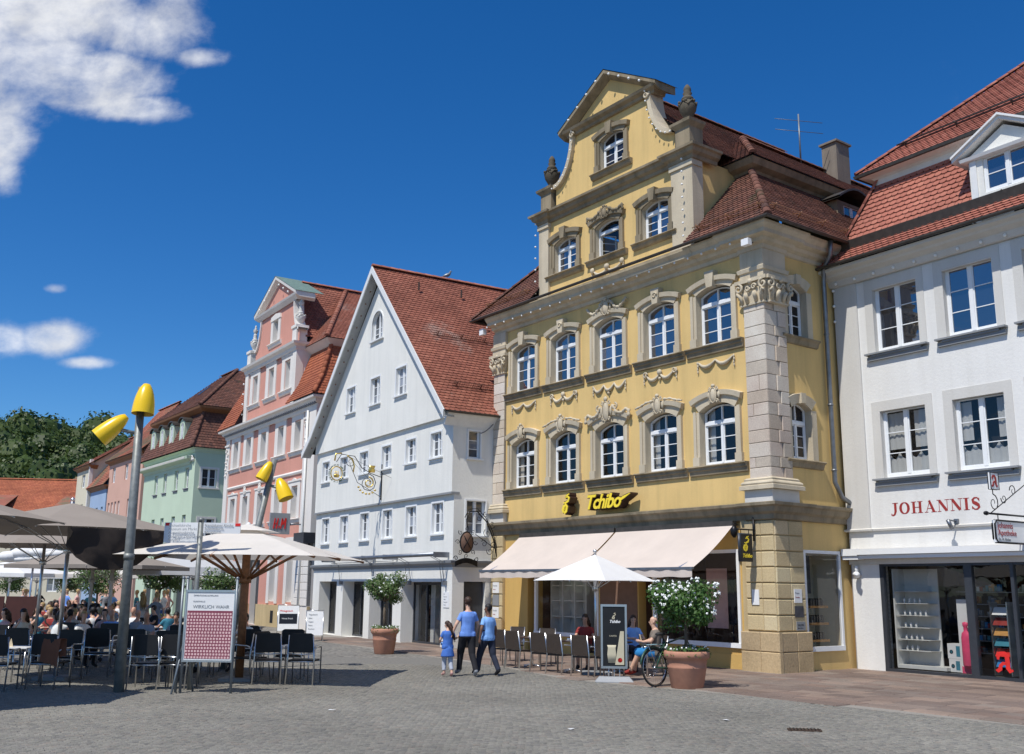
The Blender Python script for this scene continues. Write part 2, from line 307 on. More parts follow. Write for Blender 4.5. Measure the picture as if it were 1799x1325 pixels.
# ------------------------------------------------------------------ mesh helpers
class MB:
    def __init__(s): s.v = []; s.f = []; s.m = []; s.sm = []
    def add(s, vs, fs, m=0, smooth=False):
        o = len(s.v); s.v += [tuple(v) for v in vs]
        s.f += [tuple(i+o for i in f) for f in fs]; s.m += [m]*len(fs); s.sm += [smooth]*len(fs); return s
    def quad(s, a, b, c, d, m=0): return s.add([a, b, c, d], [(0, 1, 2, 3)], m)
    def box(s, x0, x1, y0, y1, z0, z1, m=0):
        return s.add([(x, y, z) for z in (z0, z1) for y in (y0, y1) for x in (x0, x1)],
                     [(0, 2, 3, 1), (4, 5, 7, 6), (0, 1, 5, 4), (2, 6, 7, 3), (0, 4, 6, 2), (1, 3, 7, 5)], m)
    def bevbox(s, x0, x1, y0, y1, z0, z1, b=.012, m=0):
        """block whose front (y0) edges are chamfered"""
        v = [(x0, y0+b, z0), (x1, y0+b, z0), (x1, y0+b, z1), (x0, y0+b, z1), (x0+b, y0, z0+b), (x1-b, y0, z0+b), (x1-b, y0, z1-b), (x0+b, y0, z1-b),
             (x0, y1, z0), (x1, y1, z0), (x1, y1, z1), (x0, y1, z1)]
        return s.add(v, [(4, 5, 6, 7), (0, 1, 5, 4), (1, 2, 6, 5), (2, 3, 7, 6), (3, 0, 4, 7), (8, 9, 1, 0), (9, 10, 2, 1), (10, 11, 3, 2), (11, 8, 0, 3)], m)
    def tube(s, pts, r, n=8, m=0, closed=False, cap=True):
        pts = [Vector(p) for p in pts]; k = len(pts); rs = r if isinstance(r, (list, tuple)) else [r]*k
        vs = []; prev = None
        for i, p in enumerate(pts):
            a = pts[i-1] if (i or closed) else pts[0]; b = pts[(i+1) % k] if (i < k-1 or closed) else pts[-1]
            t = (b-a)
            if t.length < 1e-9: t = Vector((0, 0, 1))
            t.normalize()
            if prev is None:
                ref = Vector((0, 0, 1)) if abs(t.z) < .9 else Vector((1, 0, 0)); x = t.cross(ref).normalized()
            else:
                x = (prev - t*prev.dot(t))
                x = x.normalized() if x.length > 1e-6 else t.orthogonal().normalized()
            prev = x; y = t.cross(x)
            for j in range(n):
                q = 2*PI*j/n; vs.append(p+(x*math.cos(q)+y*math.sin(q))*rs[i])
        fs = []
        for i in range(k if closed else k-1):
            a, b = i*n, ((i+1) % k)*n
            for j in range(n): fs.append((a+j, a+(j+1) % n, b+(j+1) % n, b+j))
        s.add(vs, fs, m, True)
        if cap and not closed:
            o = len(s.v)-len(vs); s.f += [tuple(o+j for j in range(n-1, -1, -1)), tuple(o+(k-1)*n+j for j in range(n))]; s.m += [m]*2; s.sm += [False]*2
        return s
    def lathe(s, prof, c=(0, 0, 0), n=20, m=0, smooth=True, sx=1, sy=1, a0=0):
        vs = []
        for (r, z) in prof:
            for j in range(n):
                q = a0+2*PI*j/n; vs.append((c[0]+r*math.cos(q)*sx, c[1]+r*math.sin(q)*sy, c[2]+z))
        fs = [(i*n+j, i*n+(j+1) % n, (i+1)*n+(j+1) % n, (i+1)*n+j) for i in range(len(prof)-1) for j in range(n)]
        s.add(vs, fs, m, smooth)
        o = len(s.v)-len(vs)
        if prof[0][0] > 1e-4: s.f.append(tuple(o+j for j in range(n-1, -1, -1))); s.m.append(m); s.sm.append(False)
        if prof[-1][0] > 1e-4: s.f.append(tuple(o+(len(prof)-1)*n+j for j in range(n))); s.m.append(m); s.sm.append(False)
        return s
    def ball(s, c, r, n=8, m=0):
        rx, ry, rz = r if isinstance(r, (tuple, list)) else (r, r, r)
        k = max(4, n//2); prof = [(math.sin(PI*i/k), -math.cos(PI*i/k)) for i in range(k+1)]
        vs = [(c[0], c[1], c[2]-rz)]
        for (a, z) in prof[1:-1]:
            for j in range(n): q = 2*PI*j/n; vs.append((c[0]+rx*a*math.cos(q), c[1]+ry*a*math.sin(q), c[2]+rz*z))
        vs.append((c[0], c[1], c[2]+rz)); fs = []
        for j in range(n): fs.append((0, 1+(j+1) % n, 1+j))
        for i in range(k-2):
            for j in range(n): fs.append((1+i*n+j, 1+i*n+(j+1) % n, 1+(i+1)*n+(j+1) % n, 1+(i+1)*n+j))
        l = len(vs)-1
        for j in range(n): fs.append((l, 1+(k-2)*n+j, 1+(k-2)*n+(j+1) % n))
        return s.add(vs, fs, m, True)
    def prism(s, poly, y0, y1, m=0, ax='y', sidem=None):
        """polygon (u,z) swept from y0 to y1 (ax y) or polygon (y,z) swept along x (ax x), or (x,y) swept along z"""
        P = [Vector((a, b, 0)) for a, b in poly]; tri = geometry.tessellate_polygon([P]); n = len(poly)
        f = {'y': lambda a, b, t: (a, t, b), 'x': lambda a, b, t: (t, a, b), 'z': lambda a, b, t: (a, b, t)}[ax]
        vs = [f(a, b, y0) for a, b in poly]+[f(a, b, y1) for a, b in poly]
        area = sum(poly[i][0]*poly[(i+1) % n][1]-poly[(i+1) % n][0]*poly[i][1] for i in range(n))
        fl = (area > 0) if ax != 'x' else (area > 0)
        fs = []
        for t in tri:
            a, b, c = [int(i) for i in t]
            ar = (poly[b][0]-poly[a][0])*(poly[c][1]-poly[a][1])-(poly[c][0]-poly[a][0])*(poly[b][1]-poly[a][1])
            if ar < 0: b, c = c, b
            fs.append((a, b, c)); fs.append((n+a, n+c, n+b))
        for i in range(n):
            j = (i+1) % n; fs.append((i, n+i, n+j, j) if fl else (i, j, n+j, n+i))
        return s.add(vs, fs, m)
    def sweep(s, path, prof, closed=False, m=0, caps=True):
        """moulding: profile (out, z) carried along a plan polyline [(x,y)..]; out is to the right of travel"""
        k = len(path); pn = len(prof); vs = []
        for i, p in enumerate(path):
            P = Vector(p[:2])
            d0 = (P-Vector(path[i-1][:2])).normalized() if (i or closed) else None
            d1 = (Vector(path[(i+1) % k][:2])-P).normalized() if (i < k-1 or closed) else None
            if d0 is None: d0 = d1
            if d1 is None: d1 = d0
            n0 = Vector((d0.y, -d0.x)); n1 = Vector((d1.y, -d1.x)); nn = (n0+n1)
            nn = nn/max(.3, (1+n0.dot(n1)))
            for (o, z) in prof: vs.append((P.x+nn.x*o, P.y+nn.y*o, z + (p[2] if len(p) > 2 else 0)))
        fs = []
        for i in range(k if closed else k-1):
            a, b = i*pn, ((i+1) % k)*pn
            for j in range(pn-1): fs.append((a+j, b+j, b+j+1, a+j+1))
        s.add(vs, fs, m)
        if caps and not closed:
            o = len(s.v)-len(vs); s.f += [tuple(o+j for j in range(pn)), tuple(o+(k-1)*pn+j for j in range(pn-1, -1, -1))]; s.m += [m]*2; s.sm += [False]*2
        return s
    def wall(s, outer, holes, y=0, depth=.22, m=0, mr=None, swap=False):
        """vertical wall sheet in the xz plane with openings and their reveals; swap -> the sheet stands in the yz plane at x=y"""
        loops = [outer]+holes; P = [[Vector((a, b, 0)) for a, b in lp] for lp in loops]
        flat = [p for lp in loops for p in lp]; tri = geometry.tessellate_polygon(P)
        f = (lambda a, b, t: (a, t, b)) if not swap else (lambda a, b, t: (y-(t-y), a, b))
        vs = [f(a, b, y) for a, b in flat]; fs = []
        for t in tri:
            a, b, c = [int(i) for i in t]
            ar = (flat[b][0]-flat[a][0])*(flat[c][1]-flat[a][1])-(flat[c][0]-flat[a][0])*(flat[b][1]-flat[a][1])
            if ar < 0: b, c = c, b
            fs.append((a, b, c))
        s.add(vs, fs, m)
        for h in holes:
            n = len(h); vs = [f(a, b, y) for a, b in h]+[f(a, b, y+depth) for a, b in h]
            ar = sum(h[i][0]*h[(i+1) % n][1]-h[(i+1) % n][0]*h[i][1] for i in range(n))
            s.add(vs, [((i, (i+1) % n, n+(i+1) % n, n+i) if ar > 0 else (i, n+i, n+(i+1) % n, (i+1) % n)) for i in range(n)], m if mr is None else mr)
        return s
    def mesh(s, name, mats):
        me = bpy.data.meshes.new(name); me.from_pydata(s.v, [], s.f); me.update()
        for m in mats: me.materials.append(MAT[m] if isinstance(m, str) else m)
        if len(mats) > 1: me.polygons.foreach_set('material_index', s.m)
        me.polygons.foreach_set('use_smooth', s.sm)
        return me
    def build(s, name, mats, parent=None, loc=None, rz=0):
        if isinstance(mats, str): mats = [mats]
        return place(s.mesh(name, mats), name, parent, loc, rz)
def place(me, name, parent=None, loc=None, rz=0, rot=None):
    o = bpy.data.objects.new(name, me); COL.objects.link(o)
    if parent is not None: o.parent = parent
    if loc is not None: o.location = loc
    if rot is not None: o.rotation_euler = rot
    elif rz: o.rotation_euler = (0, 0, rz)
    return o
def tag(o, label=None, cat=None, group=None, kind=None):
    if label: o['label'] = label
    if cat: o['category'] = cat
    if group: o['group'] = group
    if kind: o['kind'] = kind
    return o
def thing(name, label, cat, loc=(0, 0, 0), rz=0, group=None):
    o = bpy.data.objects.new(name, None); COL.objects.link(o); o.location = loc; o.rotation_euler = (0, 0, rz)
    o.empty_display_size = .2
    return tag(o, label, cat, group)
def dup(root, loc=None, rz=None, label=None, group=None, scale=None):
    def cp_(o, par):
        c = o.copy(); COL.objects.link(c)
        if par is not None: c.parent = par
        for ch in o.children: cp_(ch, c)
        return c
    r = cp_(root, None)
    if loc is not None: r.location = loc
    if rz is not None: r.rotation_euler = (0, 0, rz)
    if scale: r.scale = (scale, scale, scale)
    if label: r['label'] = label
    if group: r['group'] = group
    return r
def rect(x0, x1, z0, z1): return [(x0, z0), (x1, z0), (x1, z1), (x0, z1)]
def arch(x0, x1, z0, zs, rise, n=8):
    """opening with a segmental head"""
    w = (x1-x0)/2; cx = (x0+x1)/2
    if rise < .01: return rect(x0, x1, z0, zs)
    R = (w*w+rise*rise)/(2*rise); zc = zs+rise-R; a = math.asin(min(1, w/R))
    return [(x0, z0), (x1, z0)]+[(cx+R*math.sin(a*(1-2*i/n)), zc+R*math.cos(a*(1-2*i/n))) for i in range(n+1)]
def arch_z(x, cx, w, zs, rise):
    if rise < .01: return zs
    R = (w*w+rise*rise)/(2*rise); return zs+rise-R+math.sqrt(max(0, R*R-(x-cx)**2))
def text_mesh(body, size, extrude=.01, shear=0, offset=0, align='LEFT', space=1.0, bevel=0):
    cu = bpy.data.curves.new('lettering', 'FONT'); cu.body = body; cu.size = size; cu.extrude = extrude; cu.shear = shear; cu.offset = offset
    cu.align_x = align; cu.space_character = space; cu.resolution_u = 3; cu.bevel_depth = bevel
    o = bpy.data.objects.new('lettering', cu); COL.objects.link(o)
    dg = bpy.context.evaluated_depsgraph_get(); me = bpy.data.meshes.new_from_object(o.evaluated_get(dg)); me.name = 'lettering'
    bpy.data.objects.remove(o); bpy.data.curves.remove(cu); return me
def lettering(body, size, mat, parent, loc, rot=(PI/2, 0, 0), name='lettering', **k):
    me = text_mesh(body, size, **k); me.materials.clear(); me.materials.append(MAT[mat])
    return place(me, name, parent, loc, rot=rot)

# ------------------------------------------------------------------ windows
_wc = {}
def win_mesh(w, h, rise=0, transom=None, rows=3, toprows=1, ft=.055, bar=.022, mull=.07, cols=2, frame='white_paint', glassm='pane_dark', sashes=True):
    """casement window: frame mesh + pane meshes. origin at the bottom centre of the opening, glazing at y=0"""
    key = (w, h, rise, transom, rows, toprows, ft, bar, mull, cols, frame, glassm)
    if key in _wc: return _wc[key]
    mb = MB(); x0, x1 = -w/2, w/2; zs = h-rise
    outer = arch(x0, x1, 0, zs, rise); inner = arch(x0+ft, x1-ft, ft*1.2, zs-ft*.4, max(0, rise-.01))
    # frame ring
    n = len(outer)
    vs = [(a, -.035, b) for a, b in outer]+[(a, -.035, b) for a, b in inner]+[(a, .03, b) for a, b in inner]
    fs = [(i, (i+1) % n, n+(i+1) % n, n+i) for i in range(n)]+[(n+i, n+(i+1) % n, 2*n+(i+1) % n, 2*n+i) for i in range(n)]
    mb.add(vs, fs)
    tz = transom
    top_in = zs-ft*.4
    xs = [x0+ft+(x1-x0-2*ft)*i/cols for i in range(cols+1)]
    for i in range(1, cols):
        zt = arch_z(xs[i], 0, w/2-ft, top_in, max(0, rise-.01))
        mb.box(xs[i]-mull/2, xs[i]+mull/2, -.045, .02, ft, (tz if tz else zt))
        if tz: mb.box(xs[i]-mull*.32, xs[i]+mull*.32, -.034, .02, tz+.04, zt+.004)
    if tz:
        mb.box(x0+ft*.6, x1-ft*.6, -.06, .021, tz-.045, tz+.045)
        mb.box(x0+ft*.6, x1-ft*.6, -.034, .021, tz+.045, tz+.075)
    ztop = tz-.045 if tz else None
    panes = []
    for c in range(cols):
        a = xs[c]+(mull/2 if c else 0); b = xs[c+1]-(mull/2 if c < cols-1 else 0)
        # thin sash frame
        sz = .03 if sashes else 0
        zt = ztop if tz else min(arch_z(a, 0, w/2-ft, top_in, max(0, rise-.01)), arch_z(b, 0, w/2-ft, top_in, max(0, rise-.01)))
        z0 = ft*1.2
        if sz:
            mb.box(a, a+sz, -.022, .018, z0, zt); mb.box(b-sz, b, -.022, .018, z0, zt); mb.box(a+sz, b-sz, -.022, .018, z0, z0+sz*1.3)
            if tz: mb.box(a+sz, b-sz, -.022, .018, zt-sz, zt)
        zz = [z0+(zt-z0)*i/rows for i in range(rows+1)]
        for i in range(1, rows): mb.box(a+sz, b-sz, -.018, .012, zz[i]-bar/2, zz[i]+bar/2)
        for i in range(rows):
            zb = zz[i]+(sz if i == 0 else bar/2)
            if i == rows-1 and not tz and rise > .01:
                poly = [(a, zb), (b, zb)]+[(x, arch_z(x, 0, w/2-ft, top_in, rise-.01)) for x in [b-(b-a)*k/4 for k in range(5)]]
            else: poly = rect(a+sz*.5, b-sz*.5, zb, zz[i+1]-(bar/2 if i < rows-1 else 0))
            panes.append(poly)
        if tz:
            z0 = tz+.045
            poly = [(a, z0), (b, z0)]+[(x, arch_z(x, 0, w/2-ft, top_in, max(0, rise-.01))) for x in [b-(b-a)*k/4 for k in range(5)]]
            panes.append(poly)
    fm = mb.mesh('window', [frame]); pm = []
    for poly in panes:
        q = MB(); k = len(poly); q.add([(a, 0, b) for a, b in poly], [tuple(range(k))]); pm.append(q.mesh('pane', [glassm]))
    _wc[key] = (fm, pm); return _wc[key]
def put_window(parent, x, y, z, spec, rz=0, name='window', curtain=None, sky_top=False, glassm=None):
    fm, pm = win_mesh(**spec)
    o = place(fm, name, parent, (x, y, z), rz)
    for m in pm:
        p = place(m, 'pane', o)
        if glassm:
            for s_ in p.material_slots: pass
    return o

# ------------------------------------------------------------------ roof tiles
def tile_field(quad, tw, th, parent, mat, lift=.022, singles=0, rnd_=None, round_=True, start_row=0):
    """beaver-tail tiles on a roof plane. quad = bottom-left, bottom-right, top-right, top-left (may be a trapezoid or triangle).
    returns the single tiles (objects) made; the rest becomes one stuff part"""
    BL, BR, TR, TL = [Vector(p) for p in quad]; R_ = rnd_ or random.Random(3)
    ex = (BR-BL).normalized(); nrm = None
    a = (TR-BL) if (TR-BL).length > .01 else (TL-BL)
    nrm = ex.cross((TL+TR)/2-(BL+BR)/2).normalized()
    ey = nrm.cross(ex).normalized()
    W2 = lambda p: ((p-BL).dot(ex), (p-BL).dot(ey))
    bl, br, tr, tl = map(W2, (BL, BR, TR, TL)); H = (tl[1]+tr[1])/2
    if H < 0: return []
    rows = max(1, int(round(H/th))); th = H/rows
    stuff = MB(); made = []
    tl_mesh = None
    def tile(mb, u, v, w, jit):
        hw = w/2-.004; dz = lift+jit
        n_ = 4 if round_ else 0
        pts = [(-hw, th*1.05, .004), (-hw, .045 if round_ else 0, dz)]
        if round_: pts += [(-hw*math.cos(PI*k/4), .045-.045*math.sin(PI*k/4)*1.0, dz+.001) for k in (1, 2, 3)]
        pts += [(hw, .045 if round_ else 0, dz), (hw, th*1.05, .004)]
        k = len(pts); vs = []
        for (a_, b_, c_) in pts: vs.append(((u+a_), (v+b_), c_))
        bot = [(u+a_, v+b_, 0.0) for (a_, b_, c_) in pts[1:-1]]
        fs = [tuple(range(k))]
        o = k
        for i in range(len(bot)-1): fs.append((1+i+1, 1+i, o+i, o+i+1))
        mb.add(vs+bot, fs)
    for r in range(start_row, rows):
        v = r*th; t0 = (v+th*.5)/max(H, 1e-6); t0 = min(1, t0)
        xl = bl[0]+(tl[0]-bl[0])*t0; xr = br[0]+(tr[0]-br[0])*t0
        n = int((xr-xl)/tw)+2; off = (tw/2 if r % 2 else 0)
        i0 = math.floor((xl-off)/tw)
        for i in range(i0, i0+n+1):
            u = i*tw+off+tw/2
            ul, ur = max(u-tw/2, xl), min(u+tw/2, xr)
            if ur-ul < tw*.3: continue
            uc, w = (ul+ur)/2, ur-ul
            if len(made) < singles:
                q = MB(); tile(q, 0, 0, w, R_.uniform(0, .008))
                if abs(w-tw) < 1e-6:
                    if tl_mesh is None: tl_mesh = q.mesh('roof_tile', [mat])
                    me = tl_mesh
                else: me = q.mesh('roof_tile', [mat])
                o = bpy.data.objects.new('roof_tile', me); COL.objects.link(o); o.parent = parent
                Mx = Matrix((ex, ey, nrm)).transposed().to_4x4(); Mx.translation = BL+ex*uc+ey*v+nrm*R_.uniform(0, .006); o.matrix_local = Mx
                made.append(o)
            else: tile(stuff, uc, v, w, R_.uniform(0, .008))
    if stuff.v:
        stuff.v = [tuple(BL+ex*a+ey*b+nrm*c) for a, b, c in stuff.v]
        o = stuff.build('roof_tiling', mat, parent); o['kind'] = 'stuff'
    under = MB(); under.add([BL-nrm*.02, BR-nrm*.02, TR-nrm*.02, TL-nrm*.02], [(0, 1, 2, 3)]); under.build('roof_boarding', 'dark_room', parent)
    return made
def ridge_tiles(pts, r, parent, mat, step=.38, name='ridge_tile'):
    """half-round tiles along a hip or ridge, each its own piece"""
    pts = [Vector(p) for p in pts]; me = None
    for a, b in zip(pts, pts[1:]):
        d = b-a; L = d.length; n = max(1, int(L/step)); dn = d.normalized()
        x = dn.cross(Vector((0, 0, 1))).normalized(); z = x.cross(dn)
        for i in range(n):
            q = MB(); st = L/n
            if me is None:
                vs = []
                for k, (t, rr) in enumerate(((0, r*1.08), (1.12, r*.92))):
                    for j in range(7):
                        an = PI*j/6; vs.append((rr*math.cos(an), t*st, rr*math.sin(an)*.8))
                q.add(vs, [(j, j+1, 8+j, 7+j) for j in range(6)], 0, True); q.f.append(tuple(range(6, -1, -1))); q.m.append(0); q.sm.append(False)
                me = q.mesh(name, [mat])
            o = bpy.data.objects.new(name, me); COL.objects.link(o); o.parent = parent
            Mx = Matrix((x, dn, z)).transposed().to_4x4(); Mx.translation = a+dn*(i*st); o.matrix_local = Mx
def gutter(mb, path, r=.07, z=0, m=0):
    """half-round gutter along a plan polyline"""
    prof = [(r*math.cos(PI+PI*i/6)+r, z+r*math.sin(PI+PI*i/6)) for i in range(7)]
    prof2 = prof+[(p[0]*.9+r*.1, p[1]+.012) for p in reversed(prof)]
    mb.sweep(path, prof2, m=m, caps=False); return mb
def snow_guard(mb, a, b, nrm, h=.17, m=0, posts=1.0, grid=False, n=None):
    """rail or lattice standing on a roof, from a to b"""
    a, b, nrm = Vector(a), Vector(b), Vector(nrm).normalized(); L = (b-a).length; d = (b-a).normalized()
    if grid:
        for t in (.25, 1.0): mb.tube([a+nrm*h*t, b+nrm*h*t], .011, 4, m)
        k = int(L/.09)
        for i in range(k+1): p = a+d*(L*i/k); mb.tube([p+nrm*h*.2, p+nrm*h], .006, 3, m)
    else:
        mb.tube([a+nrm*h, b+nrm*h], .024, 6, m); mb.tube([a+nrm*h*.55, b+nrm*h*.55], .018, 6, m)
    k = max(1, int(L/posts))
    for i in range(k+1):
        p = a+d*(L*(i+.15)/(k+.3)); mb.tube([p, p+nrm*(h+.05)], .02, 4, m); mb.tube([p+nrm*h*.9, p+nrm*.01+(Vector((0, 0, -1))*.0)+nrm.cross(d)*.22], .012, 4, m)
# ------------------------------------------------------------------ carved ornament
def scroll(mb, c, r, turns=1.25, th=.02, dirn=1, a0=0, y=0, m=0):
    pts = []; rr = []
    for i in range(15):
        t = i/14; a = a0+dirn*turns*2*PI*t; q = r*(1-t*.82); pts.append((c[0]+q*math.cos(a), y, c[1]+q*math.sin(a))); rr.append(th*(1-.45*t))
    mb.tube(pts, rr, 6, m)
def swag(mb, x0, z0, x1, z1, sag, th=.045, y=-.03, m=0, n=9):
    pts = []; rr = []
    for i in range(n):
        t = i/(n-1); pts.append((x0+(x1-x0)*t, y-.02*math.sin(PI*t), z0+(z1-z0)*t-sag*4*t*(1-t))); rr.append(th*(.45+.75*math.sin(PI*t))*(1+.12*(i % 2)))
    mb.tube(pts, rr, 7, m)
def tassel(mb, x, z, l, y=-.03, m=0):
    for i in range(4): mb.ball((x+.012*(i % 2), y, z-l*(i+.5)/4), (.035-.005*i, .03, l/6), 6, m)
def cartouche(mb, cx, z, w, h, y=-.05, m=0, rich=True):
    """oval shield between scrolls, symmetric, thick"""
    mb.ball((cx, y-.02, z+h*.45), (w*.26, .07, h*.42), 10, m)
    mb.lathe([(.0, 0)], n=3) if False else None
    ring = [(cx+w*.28*math.cos(2*PI*i/12), y-.05, z+h*.45+h*.43*math.sin(2*PI*i/12)) for i in range(12)]
    mb.tube(ring, .018+.01*(w > .5), 5, m, closed=True)
    for s in (-1, 1):
        scroll(mb, (cx+s*w*.34, z+h*.80), w*.13, th=.022, dirn=s, a0=PI/2, y=y-.03, m=m)
        scroll(mb, (cx+s*w*.33, z+h*.14), w*.12, th=.022, dirn=-s, a0=-PI/2, y=y-.03, m=m)
        mb.ball((cx+s*w*.42, y-.01, z+h*.45), (w*.10, .045, h*.2), 6, m)
    mb.ball((cx, y-.03, z+h*.97), (w*.16, .06, h*.12), 8, m)
def leafy_rail(mb, pts, th, y=-.06, m=0):
    """undulating carved branch"""
    P = []; rr = []
    for i in range(len(pts)-1):
        for k in range(4):
            t = k/4; P.append((pts[i][0]*(1-t)+pts[i+1][0]*t, y-.015*((i+k) % 2), pts[i][1]*(1-t)+pts[i+1][1]*t)); rr.append(th*(1+.35*math.sin((i*4+k)*2.1)))
    P.append((pts[-1][0], y, pts[-1][1])); rr.append(th*.8); mb.tube(P, rr, 6, m)
def urn(mb, x, y, z, s=1, m=0):
    prof = [(.22, 0), (.22, .08), (.13, .07), (.10, .14), (.15, .20), (.24, .36), (.27, .50), (.25, .60), (.17, .66), (.15, .70), (.19, .74), (.16, .80), (.10, .86), (.14, .93), (.10, .99), (.12, 1.04), (.10, 1.12), (.05, 1.2), (0, 1.24)]
    mb.lathe([(a*s, b*s) for a, b in prof], (x, y, z), 14, m)
    for i in range(6):
        a = i*PI/3; mb.tube([(x+.265*s*math.cos(a+t*.5), y+.265*s*math.sin(a+t*.5), z+s*(.56-.07*math.sin(PI*t))) for t in (0, .5, 1, 1.5, 2)], .025*s, 5, m)
    for i in range(6): a = i*PI/3; mb.ball((x+.25*s*math.cos(a), y+.25*s*math.sin(a), z+.62*s), .05*s, 6, m)

# ================================================================== SETTING: ground
def plane_strip(name, pts, z, mat, kind='structure'):
    mb = MB(); mb.prism(pts, z-.3, z, ax='z'); o = mb.build(name, mat); o['kind'] = kind; return o
def ground_mat():
    m, nt, b = nodes('ground_setts')
    p = pos_n(nt)
    v = nt.nodes.new('ShaderNodeTexVoronoi'); v.inputs['Scale'].default_value = 9.0; nt.links.new(p, v.inputs['Vector']); v.inputs['Randomness'].default_value = .75
    sep = nt.nodes.new('ShaderNodeSeparateColor'); nt.links.new(v.outputs['Color'], sep.inputs[0])
    c = ramp_n(nt, sep.outputs[0], [(0, (.165, .160, .148)), (.5, (.215, .202, .182)), (1, (.265, .248, .215))])
    j = ramp_n(nt, v.outputs['Distance'], [(.0, (1, 1, 1)), (.55, (.9, .9, .9)), (.75, (.35, .35, .33))])
    c = mixc(nt, .8, c, j, 'MULTIPLY')
    c = mixc(nt, .5, c, ramp_n(nt, noise_n(nt, p, .35, 5), [(.3, (.3, .3, .3)), (.7, (.68, .68, .68))]), 'OVERLAY')
    nt.links.new(c, b.inputs['Base Color']); b.inputs['Roughness'].default_value = .85; setspec(b, .3)
    bump_n(nt, b, v.outputs['Distance'], -.6, .02)
    MAT['ground_setts'] = m
ground_mat()
g = MB(); g.add([(-900, -300, 0), (900, -300, 0), (900, 1500, 0), (-900, 1500, 0)], [(0, 1, 2, 3)]); g = g.build('ground', 'ground_setts'); g['kind'] = 'structure'
# paving edge in plan (measured): near J -> in front of Y -> in front of W and beyond
PAVE_EDGE = [(10.5, 13.2), (7.92, 16.16), (5.86, 18.63), (4.32, 20.53), (1.35, 23.4), (-.22, 27.0), (-2.6, 31.2), (-7.6, 39.5), (-11.5, 46.0)]
PAVE_BACK = [(-9.2, 49.5), (-8.0, 46.3), (-2.5, 37.3), (-.6, 36.2), (6.5, 26.6), (9.0, 27.6), (13.6, 21.6), (17, 17)]
pb = MB(); pb.prism(PAVE_EDGE+PAVE_BACK, -.2, .012, ax='z'); pavement = pb.build('pavement', 'mortar'); pavement['kind'] = 'structure'
def in_poly(x, y, P):
    c = False; n = len(P)
    for i in range(n):
        x1, y1 = P[i]; x2, y2 = P[(i+1) % n]
        if (y1 > y) != (y2 > y) and x < (x2-x1)*(y-y1)/(y2-y1)+x1: c = not c
    return c
def lay_slabs():
    ang = rad(-55); e = (math.cos(ang), math.sin(ang)); f = (-e[1], e[0]); PP = PAVE_EDGE+PAVE_BACK
    R_ = random.Random(5); cand = []
    v = -14.0; row = 0
    while v < 16:
        hgt = .44; u = -60+R_.uniform(0, .6)
        while u < 40:
            L_s = R_.choice([.55, .7, .85, .95])
            cx = e[0]*(u+L_s/2)+f[0]*(v+hgt/2)+6; cy = e[1]*(u+L_s/2)+f[1]*(v+hgt/2)+22
            if in_poly(cx, cy, PP) and in_poly(cx+e[0]*L_s*.4, cy+e[1]*L_s*.4, PP) and in_poly(cx-f[0]*.15, cy-f[1]*.15, PP): cand.append((math.hypot(cx, cy), cx, cy, L_s, hgt))
            u += L_s
        v += hgt; row += 1
    cand.sort(); stuff = MB(); meshes = {}
    for k, (d, cx, cy, L_s, h) in enumerate(cand):
        if d > 42: continue
        g_ = .011; dz = R_.uniform(-.003, .003)
        if k < 290:
            if L_s not in meshes:
                q = MB(); a, b = L_s/2-g_, h/2-g_
                q.add([(-a, -b, 0), (a, -b, 0), (a, b, 0), (-a, b, 0), (-a+.01, -b+.01, .016), (a-.01, -b+.01, .016), (a-.01, b-.01, .016), (-a+.01, b-.01, .016)],
                      [(4, 5, 6, 7), (0, 1, 5, 4), (1, 2, 6, 5), (2, 3, 7, 6), (3, 0, 4, 7)]); meshes[L_s] = q.mesh('paving_slab', ['slab_stone'])
            place(meshes[L_s], 'paving_slab', pavement, (cx, cy, .014+dz), ang)
        else:
            a, b = L_s/2-g_, h/2-g_; vs = []
            for (s, t, z) in ((-a, -b, 0), (a, -b, 0), (a, b, 0), (-a, b, 0), (-a+.01, -b+.01, .016), (a-.01, -b+.01, .016), (a-.01, b-.01, .016), (-a+.01, b-.01, .016)):
                vs.append((cx+e[0]*s+f[0]*t, cy+e[1]*s+f[1]*t, .014+dz+z))
            stuff.add(vs, [(4, 5, 6, 7), (0, 1, 5, 4), (1, 2, 6, 5), (2, 3, 7, 6), (3, 0, 4, 7)])
    o = stuff.build('slab_paving', 'slab_stone', pavement); o['kind'] = 'stuff'
lay_slabs()
